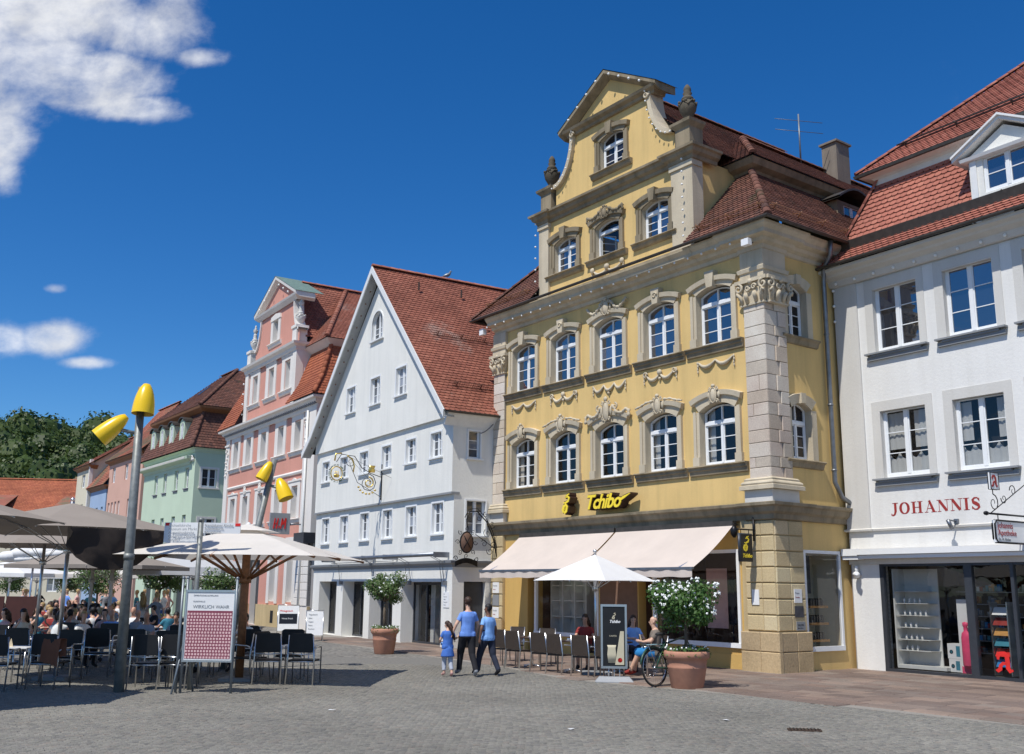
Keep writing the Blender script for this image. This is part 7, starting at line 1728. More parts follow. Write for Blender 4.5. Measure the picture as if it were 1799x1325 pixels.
# --- potted trees
def potted_tree(label, loc, pr, ph_, cr_, cz, ch, seed, leafm, flowers, trunk_r=.03, flower_low=.0, offx=0, nleaf=3600, group='terracotta pots with round-headed shrubs'):
    t = thing('potted_tree', label, 'potted tree', loc, seed, group)
    s = pr; prof = [(s*.66, 0), (s*.70, .02), (s*.84, ph_*.55), (s*.86, ph_*.57), (s*.83, ph_*.60), (s*.88, ph_*.78), (s*.93, ph_*.80), (s*1.0, ph_*.84), (s*1.0, ph_*.95), (s*.96, ph_), (s*.86, ph_), (s*.84, ph_*.9)]
    mb = MB(); mb.lathe(prof, n=28); pot = mb.build('pot', 'terracotta', t); mb = MB(); mb.lathe([(0, ph_*.88), (s*.85, ph_*.9)], n=20); mb.build('soil', 'soil', pot)
    R_ = random.Random(seed*13+5)
    mb = MB(); zb = cz-ch*.30
    mb.tube([(0, 0, ph_*.85), (offx*.3+.03, .02, (ph_+zb)/2), (offx, 0, zb)], [trunk_r*1.2, trunk_r, trunk_r], 8)
    for k in range(7): a = 2*PI*k/7; mb.tube([(offx, 0, zb-.05), (offx+cr_*.35*math.cos(a), cr_*.35*math.sin(a), zb+ch*.16), (offx+cr_*.7*math.cos(a), cr_*.7*math.sin(a), cz+ch*.1*math.sin(k))], [trunk_r*.7, trunk_r*.45, .006], 5)
    mb.build('trunk', 'bark', t)
    V = []; F = []; lob = []
    for k in range(16):
        a = R_.uniform(0, 2*PI); q = cr_*R_.uniform(.2, .66); lob.append((offx+q*math.cos(a), q*math.sin(a), cz+ch*R_.uniform(-.22, .26), cr_*R_.uniform(.30, .46)))
    fl = []
    for k in range(nleaf):
        lx, ly, lz, lr = R_.choice(lob); a = R_.uniform(0, 2*PI); z = R_.uniform(-1, 1); q = math.sqrt(1-z*z); rr = lr*R_.random()**.35
        p = Vector((lx+rr*q*math.cos(a), ly+rr*q*math.sin(a), lz+rr*z*.8)); nn = (Vector((q*math.cos(a), q*math.sin(a), z*.7+.3))+Vector((R_.uniform(-.6, .6), R_.uniform(-.6, .6), R_.uniform(-.5, .6)))).normalized()
        tt = nn.orthogonal().normalized(); tt = (tt*math.cos(a*3)+nn.cross(tt)*math.sin(a*3)); tt = (tt+Vector((0, 0, -.55))).normalized(); b = nn.cross(tt).normalized(); L_s = R_.uniform(.055, .095)*max(1, cr_/.8); w = L_s*.27
        o = len(V); V += [p, p+tt*L_s*.5+b*w, p+tt*L_s, p+tt*L_s*.5-b*w]; F.append((o, o+1, o+2, o+3))
        if rr > lr*.86 and z > -.3: fl.append(p+nn*.03)
    me = bpy.data.meshes.new('crown'); me.from_pydata(V, [], F); me.materials.append(MAT[leafm]); place(me, 'crown', t)
    if flowers:
        fl = [p for p in fl if p.z > cz-ch*(.28 if not flower_low else .45)]; R_.shuffle(fl); mb = MB()
        for p in fl[:flowers]:
            for k in range(7): mb.ball((p.x+R_.uniform(-.022, .022), p.y+R_.uniform(-.022, .022), p.z+R_.uniform(-.016, .02)), R_.uniform(.012, .020), 5)
        mb.build('blossom', 'petal', t)['kind'] = 'stuff'
    V = []; F = []   # trailing plants round the rim
    for k in range(300):
        a = R_.uniform(0, 2*PI); q = s*R_.uniform(.55, 1.02); p = Vector((q*math.cos(a), q*math.sin(a), ph_*R_.uniform(.95, 1.08)-(.1 if q > s*.95 else 0))); d = Vector((R_.uniform(-1, 1), R_.uniform(-1, 1), R_.uniform(-.2, 1))).normalized(); b = d.orthogonal().normalized(); o = len(V)
        V += [p, p+d*.04+b*.015, p+d*.08, p+d*.04-b*.015]; F.append((o, o+1, o+2, o+3))
    me = bpy.data.meshes.new('underplanting'); me.from_pydata(V, [], F); me.materials.append(MAT[leafm]); place(me, 'underplanting', t)
    mb = MB()
    for k in range(26): a = R_.uniform(0, 2*PI); q = s*R_.uniform(.6, .98); mb.ball((q*math.cos(a), q*math.sin(a), ph_*1.06+R_.uniform(-.02, .05)), .02, 5)
    mb.build('small_flowers', 'petal', t)['kind'] = 'stuff'
    return t
potted_tree('terracotta pot with a white flowering round shrub beside the parked bicycle', (3.72, 21.75, 0), .48, .76, .90, 1.72, 1.15, 1, 'leaf_green', 230, .035, nleaf=6200)
potted_tree('terracotta pot with a round pale-leaved shrub before the white house', (-3.85, 31.9, 0), .43, .76, .72, 1.98, 1.25, 2, 'leaf_pale', 60, .04, offx=.08, nleaf=5800)
potted_tree('flowering round shrub behind the blond woman and the man in grey', (-13.3, 39.0, 0), .55, .85, 1.05, 2.35, 1.6, 3, 'leaf_pale', 120, .04, nleaf=4600)
potted_tree('shrub whose crown shows just above the poster stand', (-10.2, 36.0, 0), .5, .8, .95, 2.15, 1.2, 4, 'leaf_pale', 60, .04, nleaf=3600)
fs_ = potted_tree('far round shrub left of the street lamp pole among the cafe tables', (-17.3, 43.0, 0), .55, .85, 1.15, 2.2, 1.7, 5, 'leaf_pale', 30, .04, nleaf=2600)

dup(fs_, (-24.5, 50, 0), .5, 'far green shrub at the left edge before the beige wall'); dup(fs_, (-22.2, 51.5, 0), 1.5, 'far green shrub right of the one at the left edge')
# --- chairs and tables
def cafe_chair(label, loc, rz):
    t = thing('cafe_chair', label, 'chair', loc, rz, 'black and aluminium chairs of the cafe at left')
    r = .0135
    for s in (-1, 1):
        mb = MB(); mb.tube([(s*.27, .25, 0), (s*.27, .25, .66), (s*.27, .20, .70), (s*.27, -.15, .69), (s*.26, -.23, .66)], r, 6); mb.build('front_leg', 'aluminium', t)
        mb = MB(); mb.tube([(s*.26, -.30, 0), (s*.25, -.22, .48), (s*.23, -.27, .92)], r, 6); mb.build('back_leg', 'aluminium', t)
    mb = MB(); mb.tube([(-.24, -.235, .58), (0, -.27, .565), (.24, -.235, .58)], r, 6); mb.tube([(-.26, .22, .43), (.26, .22, .43)], r, 6); mb.tube([(-.25, -.20, .43), (.25, -.20, .43)], r, 6); mb.build('frame_rail', 'aluminium', t)
    mb = MB(); mb.prism([(-.23, .60), (.23, .60), (.225, .93), (.18, .955), (-.18, .955), (-.225, .93)], -.27, -.245); mb.build('backrest', 'black_panel', t)
    mb = MB(); mb.bevbox(-.25, .25, -.2, .24, .435, .465, .01); mb.build('seat', 'black_panel', t)
    return t
def cafe_table(label, loc, rz, w=.7):
    t = thing('cafe_table', label, 'table', loc, rz, 'tables of the cafe at left')
    mb = MB(); mb.box(-w/2, w/2, -w/2, w/2, .72, .745); mb.build('table_top', 'board_white', t)
    for sx in (-1, 1):
        for sy in (-1, 1): mb = MB(); mb.tube([(sx*(w/2-.05), sy*(w/2-.05), 0), (sx*(w/2-.05), sy*(w/2-.05), .72)], .016, 6); mb.build('leg', 'aluminium', t)
    return t
CH0 = cafe_chair('', (0, -50, 0), 0); TB0 = cafe_table('', (0, -50, 0), 0)
chairs = [(-9.02, 20.45, -4, 'chair in the front row with a brown cloth over its back'), (-9.78, 19.9, 6, 'front row chair cut by the left edge, first on the left'), (-7.10, 20.45, 3, 'front row chair immediately right of the foreground lamp pole'),
          (-6.55, 20.6, -5, 'front row chair half hidden by the left posts of the poster stand'), (-5.02, 21.75, 5, 'front row chair nearest the leaning lamp, left of the last one'), (-4.30, 21.75, -3, 'last chair at the right end of the front row, in the sun'),
          (-5.55, 22.3, 60, 'chair turned sideways just right of the poster stand'), (-9.4, 21.9, 178, 'chair facing the camera behind the cloth-covered chair'), (-7.3, 21.9, 184, 'chair facing the camera behind the lamp pole chair'),
          (-10.6, 20.6, 12, 'second front row chair from the left edge'), (-4.9, 23.2, 182, 'chair facing the camera behind the last front row chairs'), (-5.9, 23.6, 10, 'chair behind the wooden umbrella pole'),
          (-10.8, 23.0, 0, 'second row chair left of the taupe umbrella pole'), (-9.2, 23.3, 8, 'second row chair right of the taupe umbrella pole'), (-8.2, 23.0, -6, 'second row chair left of the man in blue'), (-7.0, 23.4, 5, 'second row chair under the man in the blue shirt'),
          (-12.0, 24.6, -5, 'second row chair by the woman in sunglasses'), (-8.0, 24.9, 185, 'third row chair facing out behind the man in blue'), (-6.4, 25.0, 170, 'third row chair behind the poster stand'),
          (-10.0, 25.6, 180, 'third row chair facing out beside the bald man'), (-11.3, 26.0, 175, 'third row chair facing out near the woman with blond hair')]
for k, (x, y, a, lab) in enumerate(chairs):
    dup(CH0, (x, y, .002), rad(a), lab, scale=1.1)
R_ = random.Random(8)
spots = [(-13.0, 27.5), (-11.6, 28.0), (-10.2, 28.2), (-8.9, 28.0), (-7.7, 28.1), (-14.3, 30), (-12.8, 30.4), (-11.2, 30.6), (-9.7, 30.8), (-15.5, 33), (-13.9, 33.3), (-12.2, 33.6), (-10.5, 33.8), (-17, 36), (-15, 36.4), (-13, 36.6)]
for k, (x, y) in enumerate(spots): dup(CH0, (x, y, .002), rad((0, 180)[k % 2]+R_.uniform(-12, 12)), 'black cafe chair %s, %s of shaded row %s' % (('seen from behind', 'facing out')[k % 2], ('left end', 'left part', 'middle', 'right part', 'right end')[k if k < 5 else ((k-5) % 4 if k < 13 else k-13)], ('two', 'three', 'four', 'five')[0 if k < 5 else 1 if k < 9 else 2 if k < 13 else 3]), 'cafe chairs deep in the shade')
tabs = [(-10.0, 21.2, 'white cafe table between the two leftmost front row chairs'), (-6.75, 21.35, 'white cafe table left of the poster stand'), (-4.6, 22.6, 'white cafe table behind the last two front row chairs'), (-8.6, 24.2, 'cafe table with glass jugs in the second row'), (-11.0, 24.6, 'cafe table in front of the woman in sunglasses'), (-7.2, 24.4, 'cafe table where the man in the blue shirt leans')]
for (x, y, lab) in tabs: dup(TB0, (x, y, .002), rad(R_.uniform(-6, 6)), lab)
for (x, y, w_) in ((-12.4, 28.8, 'left, in the third row'), (-9.6, 29.2, 'right, in the third row'), (-13.6, 31.8, 'left, in the fourth row'), (-10.8, 32.0, 'right, in the fourth row'), (-14.8, 34.6, 'farthest back')): dup(TB0, (x, y, .002), 0, 'white cafe table in the shade, '+w_, 'cafe tables deep in the shade')
for o in (CH0, TB0):
    for c in list(o.children): bpy.data.objects.remove(c)
    bpy.data.objects.remove(o)
t = thing('cloth', 'rust brown cloth hung over the back of a front row chair', 'cloth', (-9.02, 20.45, 0), rad(-4))
mb = MB(); vs = []
for i in range(9):
    for k, (y, z) in enumerate(((-.33, .52), (-.32, .72), (-.30, .955), (-.22, .955), (-.20, .78), (-.19, .62))): x = -.05+.37*i/8+(.08*i/8 if k > 2 else 0); vs.append((x, y+.015*math.sin(i*1.4+k), z-(.10*(i/8)**2 if k in (0,) else 0)+.01*math.sin(i*2)))
mb.add(vs, [(i*6+k, i*6+6+k, i*6+7+k, i*6+k+1) for i in range(8) for k in range(5)], 0, True); mb.build('cloth', 'towel_brown', t)
# things on the tables
mh = MB(); mh.add([(-.05, -.04, 0), (.05, -.04, 0), (.05, .04, 0), (-.05, .04, 0), (0, -.02, .17), (0, .02, .17)], [(0, 1, 4), (2, 3, 5), (1, 2, 5, 4), (3, 0, 4, 5)]); mh = mh.mesh('menu_card', ['card'])
jg = MB(); jg.lathe([(.045, 0), (.055, .02), (.06, .12), (.05, .18), (.055, .2), (.052, .2), (.047, .18), (.055, .12), (.05, .02), (0, .015)], n=12); jg = jg.mesh('jug', ['pane_clear'])
def on_table(me, nm, lab, cat, loc, rz=0, grp=None):
    o = place(me, nm, None, loc, rz); tag(o, lab, cat, grp); return o
on_table(mh, 'menu_card', 'cream folded menu card on the leftmost white table', 'menu', (-10.15, 21.1, .747), .4)
on_table(mh, 'menu_card', 'cream folded menu card on the right end of the leftmost white table', 'menu', (-9.78, 21.35, .747), -.3)
on_table(mh, 'menu_card', 'small menu card before the man in blue', 'menu', (-7.35, 24.15, .747), .1)
for k, (x, lab) in enumerate(((-8.75, 'glass jug at the left on the second row table'), (-8.45, 'glass jug at the right on the second row table'))): on_table(jg, 'glass_jug', lab, 'jug', (x, 24.15, .747))
# brown woven chairs of the coffee shop
def coffee_chair(label, loc, rz):
    t = thing('coffee_chair', label, 'chair', loc, rz, 'brown woven chairs outside the coffee shop')
    for s in (-1, 1):
        mb = MB(); mb.tube([(s*.26, .24, 0), (s*.26, .24, .64), (s*.26, -.18, .67)], .018, 6); mb.build('front_leg', 'aluminium', t)
        mb = MB(); mb.tube([(s*.24, -.26, 0), (s*.23, -.20, .45), (s*.22, -.28, .92)], .018, 6); mb.build('back_leg', 'aluminium', t)
    mb = MB(); mb.prism([(-.22, .47), (.22, .47), (.215, .90), (.19, .925), (-.19, .925), (-.215, .90)], -.265, -.235); mb.v = [(x, y+(.03 if z < .7 else -.02), z) for x, y, z in mb.v]; mb.build('backrest', 'brown_weave', t)
    mb = MB(); mb.box(-.235, .235, -.2, .24, .41, .445); mb.build('seat', 'brown_weave', t)
    return t
def round_tab(label, loc, top='sign_dark'):
    t = thing('coffee_table', label, 'table', loc, 0, 'tables outside the coffee shop')
    mb = MB(); mb.lathe([(.34, .71), (.35, .72), (.35, .735), (.34, .74)], n=24); mb.build('table_top', top, t); mb = MB(); mb.tube([(0, 0, .03), (0, 0, .71)], .03, 10); mb.build('leg', 'aluminium', t)
    for k in range(4): a = PI/4+PI*k/2; mb = MB(); mb.tube([(0, 0, .06), (.3*math.cos(a), .3*math.sin(a), .015)], .02, 6); mb.build('foot', 'aluminium', t)
c0 = coffee_chair('leftmost brown woven chair beside the boy in light blue', (-.12, 27.2, .03), rad(-38))
for (x, y, a, lab) in ((.22, 26.5, -38, 'second brown woven chair from the left'), (.85, 25.5, -36, 'third brown woven chair from the left, before the shelves window'), (1.22, 24.95, -40, 'fourth brown woven chair, back turned, near the first table'),
                       (1.78, 24.3, -36, 'fifth brown woven chair, just left of the white umbrella pole'), (2.30, 24.0, -34, 'brown woven chair behind the white umbrella pole'), (3.42, 24.4, 95, 'brown woven chair under the man reading'),
                       (1.95, 26.3, 165, 'brown woven chair under the woman in red'), (3.1, 25.9, 200, 'brown woven chair under the woman in blue'), (.95, 27.9, 160, 'brown woven chair against the yellow wall, facing out'), (.1, 28.9, 150, 'far brown woven chair near the dark door')):
    dup(c0, (x, y, .03), rad(a), lab)
round_tab('dark round table with a cup, in front of the woman in red', (1.55, 25.45, .03)); round_tab('dark round table between the two leftmost chairs and the wall', (.6, 27.0, .03)); round_tab('dark round table by the woman in blue', (2.65, 25.15, .03))
cu = MB(); cu.lathe([(.025, 0), (.04, .03), (.043, .06), (.038, .06), (.034, .03), (0, .01)], n=12); cu.lathe([(0, 0), (.07, .004), (.08, .012)], n=14); cum = cu.mesh('cup', ['ceramic'])
on_table(cum, 'coffee_cup', 'white coffee cup on the table before the woman in red', 'cup', (1.45, 25.3, .772)); on_table(cum, 'coffee_cup', 'white coffee cup on the table nearest the left coffee shop chairs', 'cup', (.55, 26.9, .772))
# advertising stand of the coffee shop
t = thing('advertising_stand', 'silver framed dark coffee poster on a sprung base beside the white umbrella pole', 'poster stand', (2.32, 22.95, 0), rad(-6))
mb = MB(); mb.prism([(-.42, .03), (-.38, .0), (.38, 0), (.42, .03), (.33, .13), (-.33, .13)], -.22, .2); mb.v = [(x, y*(1-.45*(z > .1)), z) for x, y, z in mb.v]; mb.build('foot', 'sign_grey', t)
for x in (-.12, 0, .12): mb = MB(); mb.tube([(x, 0, .12), (x, 0, .32)], .016, 6); mb.build('spring', 'aluminium', t)
mb = MB(); mb.box(-.27, .27, -.03, .03, .32, 1.66); mb.build('panel', 'sign_black', t)
mb = MB()
for q in ((-.29, .29, .30, .35), (-.29, .29, 1.63, 1.68)): mb.box(q[0], q[1], -.045, .045, q[2], q[3])
for q in ((-.29, -.245), (.245, .29)): mb.box(q[0], q[1], -.045, .045, .35, 1.63)
mb.build('panel_frame', 'aluminium', t)
mb = MB(); mb.lathe([(.08, .42), (.10, .6), (.085, .74), (.10, .80)], (-.05, -.032, 0), 16, sy=.04); mb.prism([(.02, .38), (.22, .38), (.22, 1.1), (.14, 1.1)], -.036, -.031); mb.build('cup_picture', 'inner_cream', t)
mb = MB(); mb.lathe([(0, 0), (.05, 0)], n=16); mb.v = [(x+.13, -.038, y+.48) for x, y, z in mb.v]; mb.build('red_seal', 'bright_red', t)
# the coffee bean-and-steam mark
BEAN = [[(.05, .02, .10), (-.0, .18, .16), (.08, .36, .15), (.24, .42, .13), (.34, .30, .13), (.28, .10, .14), (.12, .0, .12)], [(.16, .14, .05), (.2, .3, .05)], [(.06, .55, .05), (.20, .52, .10), (.44, .62, .12), (.5, .76, .12), (.38, .86, .10), (.2, .80, .05)], [(.2, .80, .05), (.34, .92, .09), (.5, .98, .05)]]
mb = MB(); polyline_glyph(mb, BEAN, -.04, -.032, s=.14); mb.build('logo', 'inner_cream', t, loc=(-.03, 0, 1.36))
lettering('Tchibo', .085, 'board_white', t, (-.1, -.032, 1.28), extrude=.002, shear=.35, offset=.003); lettering('KAFFEE', .05, 'inner_cream', t, (-.1, -.032, .98), extrude=.001)
# shop lettering above the awning
sg = thing('shop_lettering', 'yellow script shop name and bean logo with dark brown sides above the awning', 'sign', onto(yh, 0, -.02, 4.34), Y_RZ)
def script(dy, mat, off, ex):
    me = text_mesh('Tchibo', .60, ex, shear=.36, offset=off, space=.93); me.materials.clear(); me.materials.append(MAT[mat]); return place(me, 'script_letters', sg, (-6.80, dy, .06), rot=(PI/2, 0, 0))
script(-.24, 'sign_dark', .030, .14); script(-.40, 'sign_yellow', .012, .012)
mb = MB(); polyline_glyph(mb, [[(.0, .04, .06), (.12, .10, .08), (.26, .15, .05), (.40, .20, .02)]], -.41, -.385); mb.build('swash', 'sign_yellow', sg, loc=(-5.20, 0, .22))
mb = MB(); polyline_glyph(mb, [[(-.02, .03, .12), (.12, .10, .14), (.26, .15, .11), (.43, .21, .05)]], -.385, -.10); mb.build('swash_side', 'sign_dark', sg, loc=(-5.20, 0, .22))
mb = MB(); polyline_glyph(mb, BEAN, -.41, -.385, s=.60); mb.build('logo', 'sign_yellow', sg, loc=(-7.86, 0, .0))
mb = MB(); polyline_glyph(mb, [[(x, z, w+.10) for x, z, w in st] for st in BEAN], -.384, -.10, s=.60); mb.build('logo_side', 'sign_dark', sg, loc=(-7.86, 0, .0))
# awnings
def awning(label, x0, x1, grp):
    t = thing('awning', label, 'awning', onto(yh, 0, 0, 0), Y_RZ, grp)
    n = 8; vs = []; T = (-.22, 3.70); B_ = (-1.8, 2.56)
    for i in range(n+1):
        k = i/n; vs += [(x0, T[0]+(B_[0]-T[0])*k, T[1]+(B_[1]-T[1])*k-.07*math.sin(PI*k)), (x1, T[0]+(B_[0]-T[0])*k, T[1]+(B_[1]-T[1])*k-.07*math.sin(PI*k))]
    mb = MB(); mb.add(vs, [(2*i, 2*i+1, 2*i+3, 2*i+2) for i in range(n)], 0, True); mb.build('awning_cloth', 'awning_fabric', t)
    m = 40; vs = []
    for i in range(m+1): x = x0+(x1-x0)*i/m; vs += [(x, -1.84+.012*math.sin(i*1.3), 2.53), (x, -1.85+.02*math.sin(i*1.3+.5), 2.33+.02*math.sin(i*.8)*.5)]
    mb = MB(); mb.add(vs, [(2*i, 2*i+1, 2*i+3, 2*i+2) for i in range(m)], 0, True); mb.build('valance', 'awning_fabric', t)
    mb = MB(); mb.box(x0-.03, x1+.03, -1.86, -1.79, 2.52, 2.58); mb.build('front_bar', 'zinc', t)
    mb = MB(); mb.box(x0, x1, -.26, -.1, 3.66, 3.80); mb.build('roller_box', 'dark_zinc', t)
    for x in (x0+.5, x1-.5): mb = MB(); mb.tube([(x, -.15, 3.4), (x+.25, -.95, 3.0), (x, -1.79, 2.55)], .03, 6); mb.build('folding_arm', 'aluminium', t)
awning('left pale pink shop awning, further from the corner', -10.35, -5.68, 'awnings over the coffee shop windows'); awning('right pale pink shop awning, next to the stone corner', -5.60, -1.10, 'awnings over the coffee shop windows')
# hanging sign of the coffee shop at the corner
t = thing('hanging_sign', 'black coffee shop blade sign with yellow logo on the rusticated corner', 'sign', onto(yh, -.45, -.16, 2.75), Y_RZ)
mb = MB(); mb.box(-.04, .04, -.62, -.18, .0, .66); mb.build('panel', 'sign_black', t)
mb = MB()
for q in ((-.62, .0), (-.62, .66)): pass
mb.tube([(0, -.62, 0), (0, -.18, 0), (0, -.18, .66), (0, -.62, .66)], .05, 4, closed=True); mb.build('panel_rim', 'dark_frame', t)
mb = MB(); mb.tube([(0, 0, .78), (0, -.68, .78)], .02, 6); mb.tube([(0, -.25, .66), (0, -.25, .78)], .012, 4); mb.tube([(0, -.55, .66), (0, -.55, .78)], .012, 4); mb.tube([(0, -.05, .5), (0, -.05, 1.1)], .03, 6); mb.build('bracket', 'black_iron', t)
for s in (-1, 1):
    mb = MB(); polyline_glyph(mb, BEAN, 0, .006, s=.38); o = mb.build('logo', 'sign_yellow', t, loc=(s*.048, -.50 if s > 0 else -.28, .24), rz=PI/2*s)
    lettering('Tchibo', .13, 'sign_yellow', t, (s*.047, -.57 if s > 0 else -.22, .08), rot=(PI/2, 0, PI/2*s), extrude=.003, shear=.35, offset=.004)
t = thing('corner_lantern', 'small dark wall lantern above the blade sign at the stone corner', 'lantern', onto(yh, -.95, -.2, 3.35), Y_RZ)
mb = MB(); mb.lathe([(.03, 0), (.09, .08), (.10, .22), (.04, .3), (0, .33)], (0, -.18, 0), 8); mb.tube([(0, 0, .33), (0, -.18, .36), (0, -.18, .3)], .015, 6); mb.build('body', 'black_iron', t)
for k, (x, z, w, h, m_, lab, sd_) in enumerate(((-.62, 1.66, .22, .38, 'board_white', 'blank white plate on the stone corner, facing the square', 0), (.52, 1.72, .30, .34, 'board_white', 'white practice plate, topmost on the side of the stone corner', 1), (.52, 1.36, .34, .28, 'posterdark', 'dark brass plate below the white one on the stone corner', 1), (.56, 1.04, .34, .22, 'grey_ledge', 'grey salon plate, lowest on the side of the stone corner', 1))):
    t = thing('wall_plate', lab, 'plate', onto(yh, x if not sd_ else .165, -.17 if not sd_ else x, z), Y_RZ+(PI/2 if sd_ else 0))
    mb = MB(); mb.box(0, w, 0, .02, 0, h); mb.build('plate', m_, t)
    if k == 1: lettering('Praxis', .07, 'letter_grey', t, (.03, -.002, .22), extrude=.001); lettering('Termine', .05, 'letter_red', t, (.03, -.002, .12), extrude=.001)
    if k == 3: lettering('SALON', .075, 'sign_black', t, (.03, -.002, .11), extrude=.001); lettering('Damen Herren', .035, 'sign_black', t, (.03, -.002, .05), extrude=.001)
for k, (z, m_, lab) in enumerate(((1.85, 'board_white', 'white plate, topmost of three on the left stone pier'), (1.43, 'grey_ledge', 'grey plate, middle of three on the left stone pier'), (1.02, 'board_white', 'white plate with red line, lowest on the left stone pier'))):
    t = thing('wall_plate', lab, 'plate', onto(yh, -11.98, -.15, z), Y_RZ); mb = MB(); mb.box(0, .36, 0, .02, 0, .36); mb.build('plate', m_, t)
    if k != 1: lettering('Kanzlei', .08, 'letter_grey', t, (.03, -.002, .22), extrude=.001); lettering('Notar', .06, 'letter_red', t, (.03, -.002, .10), extrude=.001)
t = thing('floodlight', 'small square floodlight under the corner of the main stone cornice', 'light', onto(yh, -.05, -.5, 11.1), Y_RZ); mb = MB(); mb.box(-.12, .12, -.1, .05, -.08, .1); mb.build('body', 'board_white', t); mb = MB(); mb.tube([(0, .05, 0), (0, .35, .1)], .02, 5); mb.build('bracket', 'zinc', t)
t = thing('floodlight', 'small white floodlight under the left end of the main stone cornice', 'light', onto(yh, -12.5, -.35, 11.15), Y_RZ); mb = MB(); mb.box(-.12, .12, -.1, .05, -.1, .12); mb.build('body', 'board_white', t); mb = MB(); mb.tube([(0, .05, 0), (0, .3, .1)], .02, 5); mb.build('bracket', 'zinc', t)
# wrought-iron guild sign at the left end of the coffee shop
t = thing('guild_sign', 'black wrought iron sign with an oval shield and crossed tools, left of the awning', 'sign', onto(yh, -11.8, -.12, 2.9), Y_RZ-PI/2)
# local x points out of the wall
mb = MB(); mb.tube([(0, 0, .15), (.15, 0, .75), (.45, 0, 1.35), (.85, 0, 1.68), (1.15, 0, 1.66), (1.28, 0, 1.4), (1.26, 0, 1.1)], .022, 6); mb.tube([(0, 0, .45), (.2, 0, 1.05), (.5, 0, 1.5), (.85, 0, 1.78), (1.2, 0, 1.74), (1.36, 0, 1.45)], .014, 6)
for (x, z, r, d) in ((.22, 1.22, .13, 1), (.5, 1.58, .10, -1), (.12, .55, .13, 1), (.42, .95, .16, -1), (.78, 1.45, .13, 1), (.3, .35, .14, -1), (.55, .6, .13, 1)): scroll(mb, (x, z), r, 1.3, .013, d, z)
mb.tube([(0, 0, .4), (.9, 0, .9)], .014, 5); mb.build('bracket', 'black_iron', t)
mb = MB(); mb.lathe([(0, -.03), (.24, -.02), (.25, 0), (.24, .02), (0, .03)], n=20, sy=1.35); mb.v = [(x+1.27, z, y+.62) for x, y, z in mb.v]; mb.build('shield', 'inner_brown', t)
mb = MB(); mb.tube([(1.27+.26*math.cos(2*PI*k/16), 0, .62+.35*math.sin(2*PI*k/16)) for k in range(16)], .024, 6, closed=True)
for s in (-1, 1): mb.tube([(1.27-s*.14, -.05, .42), (1.27+s*.14, -.05, .84)], .014, 5); mb.tube([(1.27-s*.14, .05, .42), (1.27+s*.14, .05, .84)], .014, 5)
for k in range(8): a = 2*PI*k/8; scroll(mb, (1.27+.36*math.cos(a), .62+.46*math.sin(a)), .09, 1.2, .012, (-1)**k, a)
mb.build('shield_frame', 'black_iron', t)
mb = MB(); P = [(1.27-.45+.9*k/10, -.02+.12*math.sin(PI*k/10)) for k in range(11)]; mb.prism(P+[(a, b-.17) for a, b in reversed(P)], -.02, .02)
for s in (-1, 1): scroll(mb, (1.27+s*.42, .08), .09, 1.2, .016, s, 0)
mb.build('ribbon', 'black_iron', t)
# gilded tavern sign on the white house
t = thing('gilded_sign', 'gilded wrought iron bracket with a crowned wreath on the white house', 'sign', onto(wh, -2.45, -.12, 5.2), W_RZ-PI/2); t.scale = (.78,)*3
mb = MB(); mb.tube([(0, 0, .2), (0, 0, 2.0)], .03, 6); mb.tube([(.03, 0, 1.35), (.6, 0, 1.5), (1.1, 0, 1.75), (1.5, 0, 2.3), (2.2, 0, 2.35), (2.45, 0, 1.95)], .02, 6); mb.tube([(0, 0, .35), (1.3, 0, 1.0), (1.75, 0, 1.9)], .015, 5)
scroll(mb, (.75, 1.0), .5, 1.6, .022, 1, PI/2); scroll(mb, (1.7, 2.0), .25, 1.4, .018, -1, 0); mb.tube([(1.9, 0, 2.3), (-.0, 1.2, 1.2)], .008, 3); mb.tube([(1.9, 0, 2.3), (0, -1.2, 1.2)], .008, 3); mb.build('bracket', 'black_iron', t)
mb = MB(); scroll(mb, (.7, 1.02), .3, 1.4, .04, 1, PI/2)
for k in range(7): a = -.4-k*.35; mb.ball((.75+.52*math.cos(a), 0, .98+.52*math.sin(a)), (.07, .035, .05), 6)
mb.tube([(1.55, 0, 1.5), (1.5, 0, 1.8), (1.62, 0, 2.15), (1.9, 0, 2.3)], .035, 6); mb.tube([(2.2, 0, 2.4), (2.5, 0, 2.35), (2.55, 0, 2.0)], .04, 6); mb.lathe([(.16, 0), (.2, .12), (.14, .2), (.2, .34)], (.55, 0, 1.55), 10, sy=.5); mb.build('gilding', 'gold', t)
mb = MB(); mb.tube([(2.42+.30*math.cos(2*PI*k/18), 0, 1.38+.34*math.sin(2*PI*k/18)) for k in range(18)], .03, 6, closed=True); mb.lathe([(.12, 0), (.17, .12), (.1, .16)], (2.42, 0, 1.18), 10, sy=.5)
for k in range(3): mb.tube([(2.34+.08*k, 0, 1.3), (2.34+.08*k, 0, 1.5)], .02, 5)
mb.build('crown_emblem', 'gold', t)
V = []; F = []; R_ = random.Random(6)
for k in range(160): a = R_.uniform(0, 2*PI); p = Vector((2.42+.34*math.cos(a), R_.uniform(-.04, .04), 1.38+.38*math.sin(a))); d = Vector((math.cos(a)+R_.uniform(-.7, .7), R_.uniform(-.5, .5), math.sin(a)+R_.uniform(-.7, .7))).normalized(); b = d.orthogonal().normalized(); o = len(V); V += [p, p+d*.05+b*.015, p+d*.1, p+d*.05-b*.015]; F.append((o, o+1, o+2, o+3))
me = bpy.data.meshes.new('wreath'); me.from_pydata(V, [], F); me.materials.append(MAT['leaf_green']); place(me, 'wreath', t)
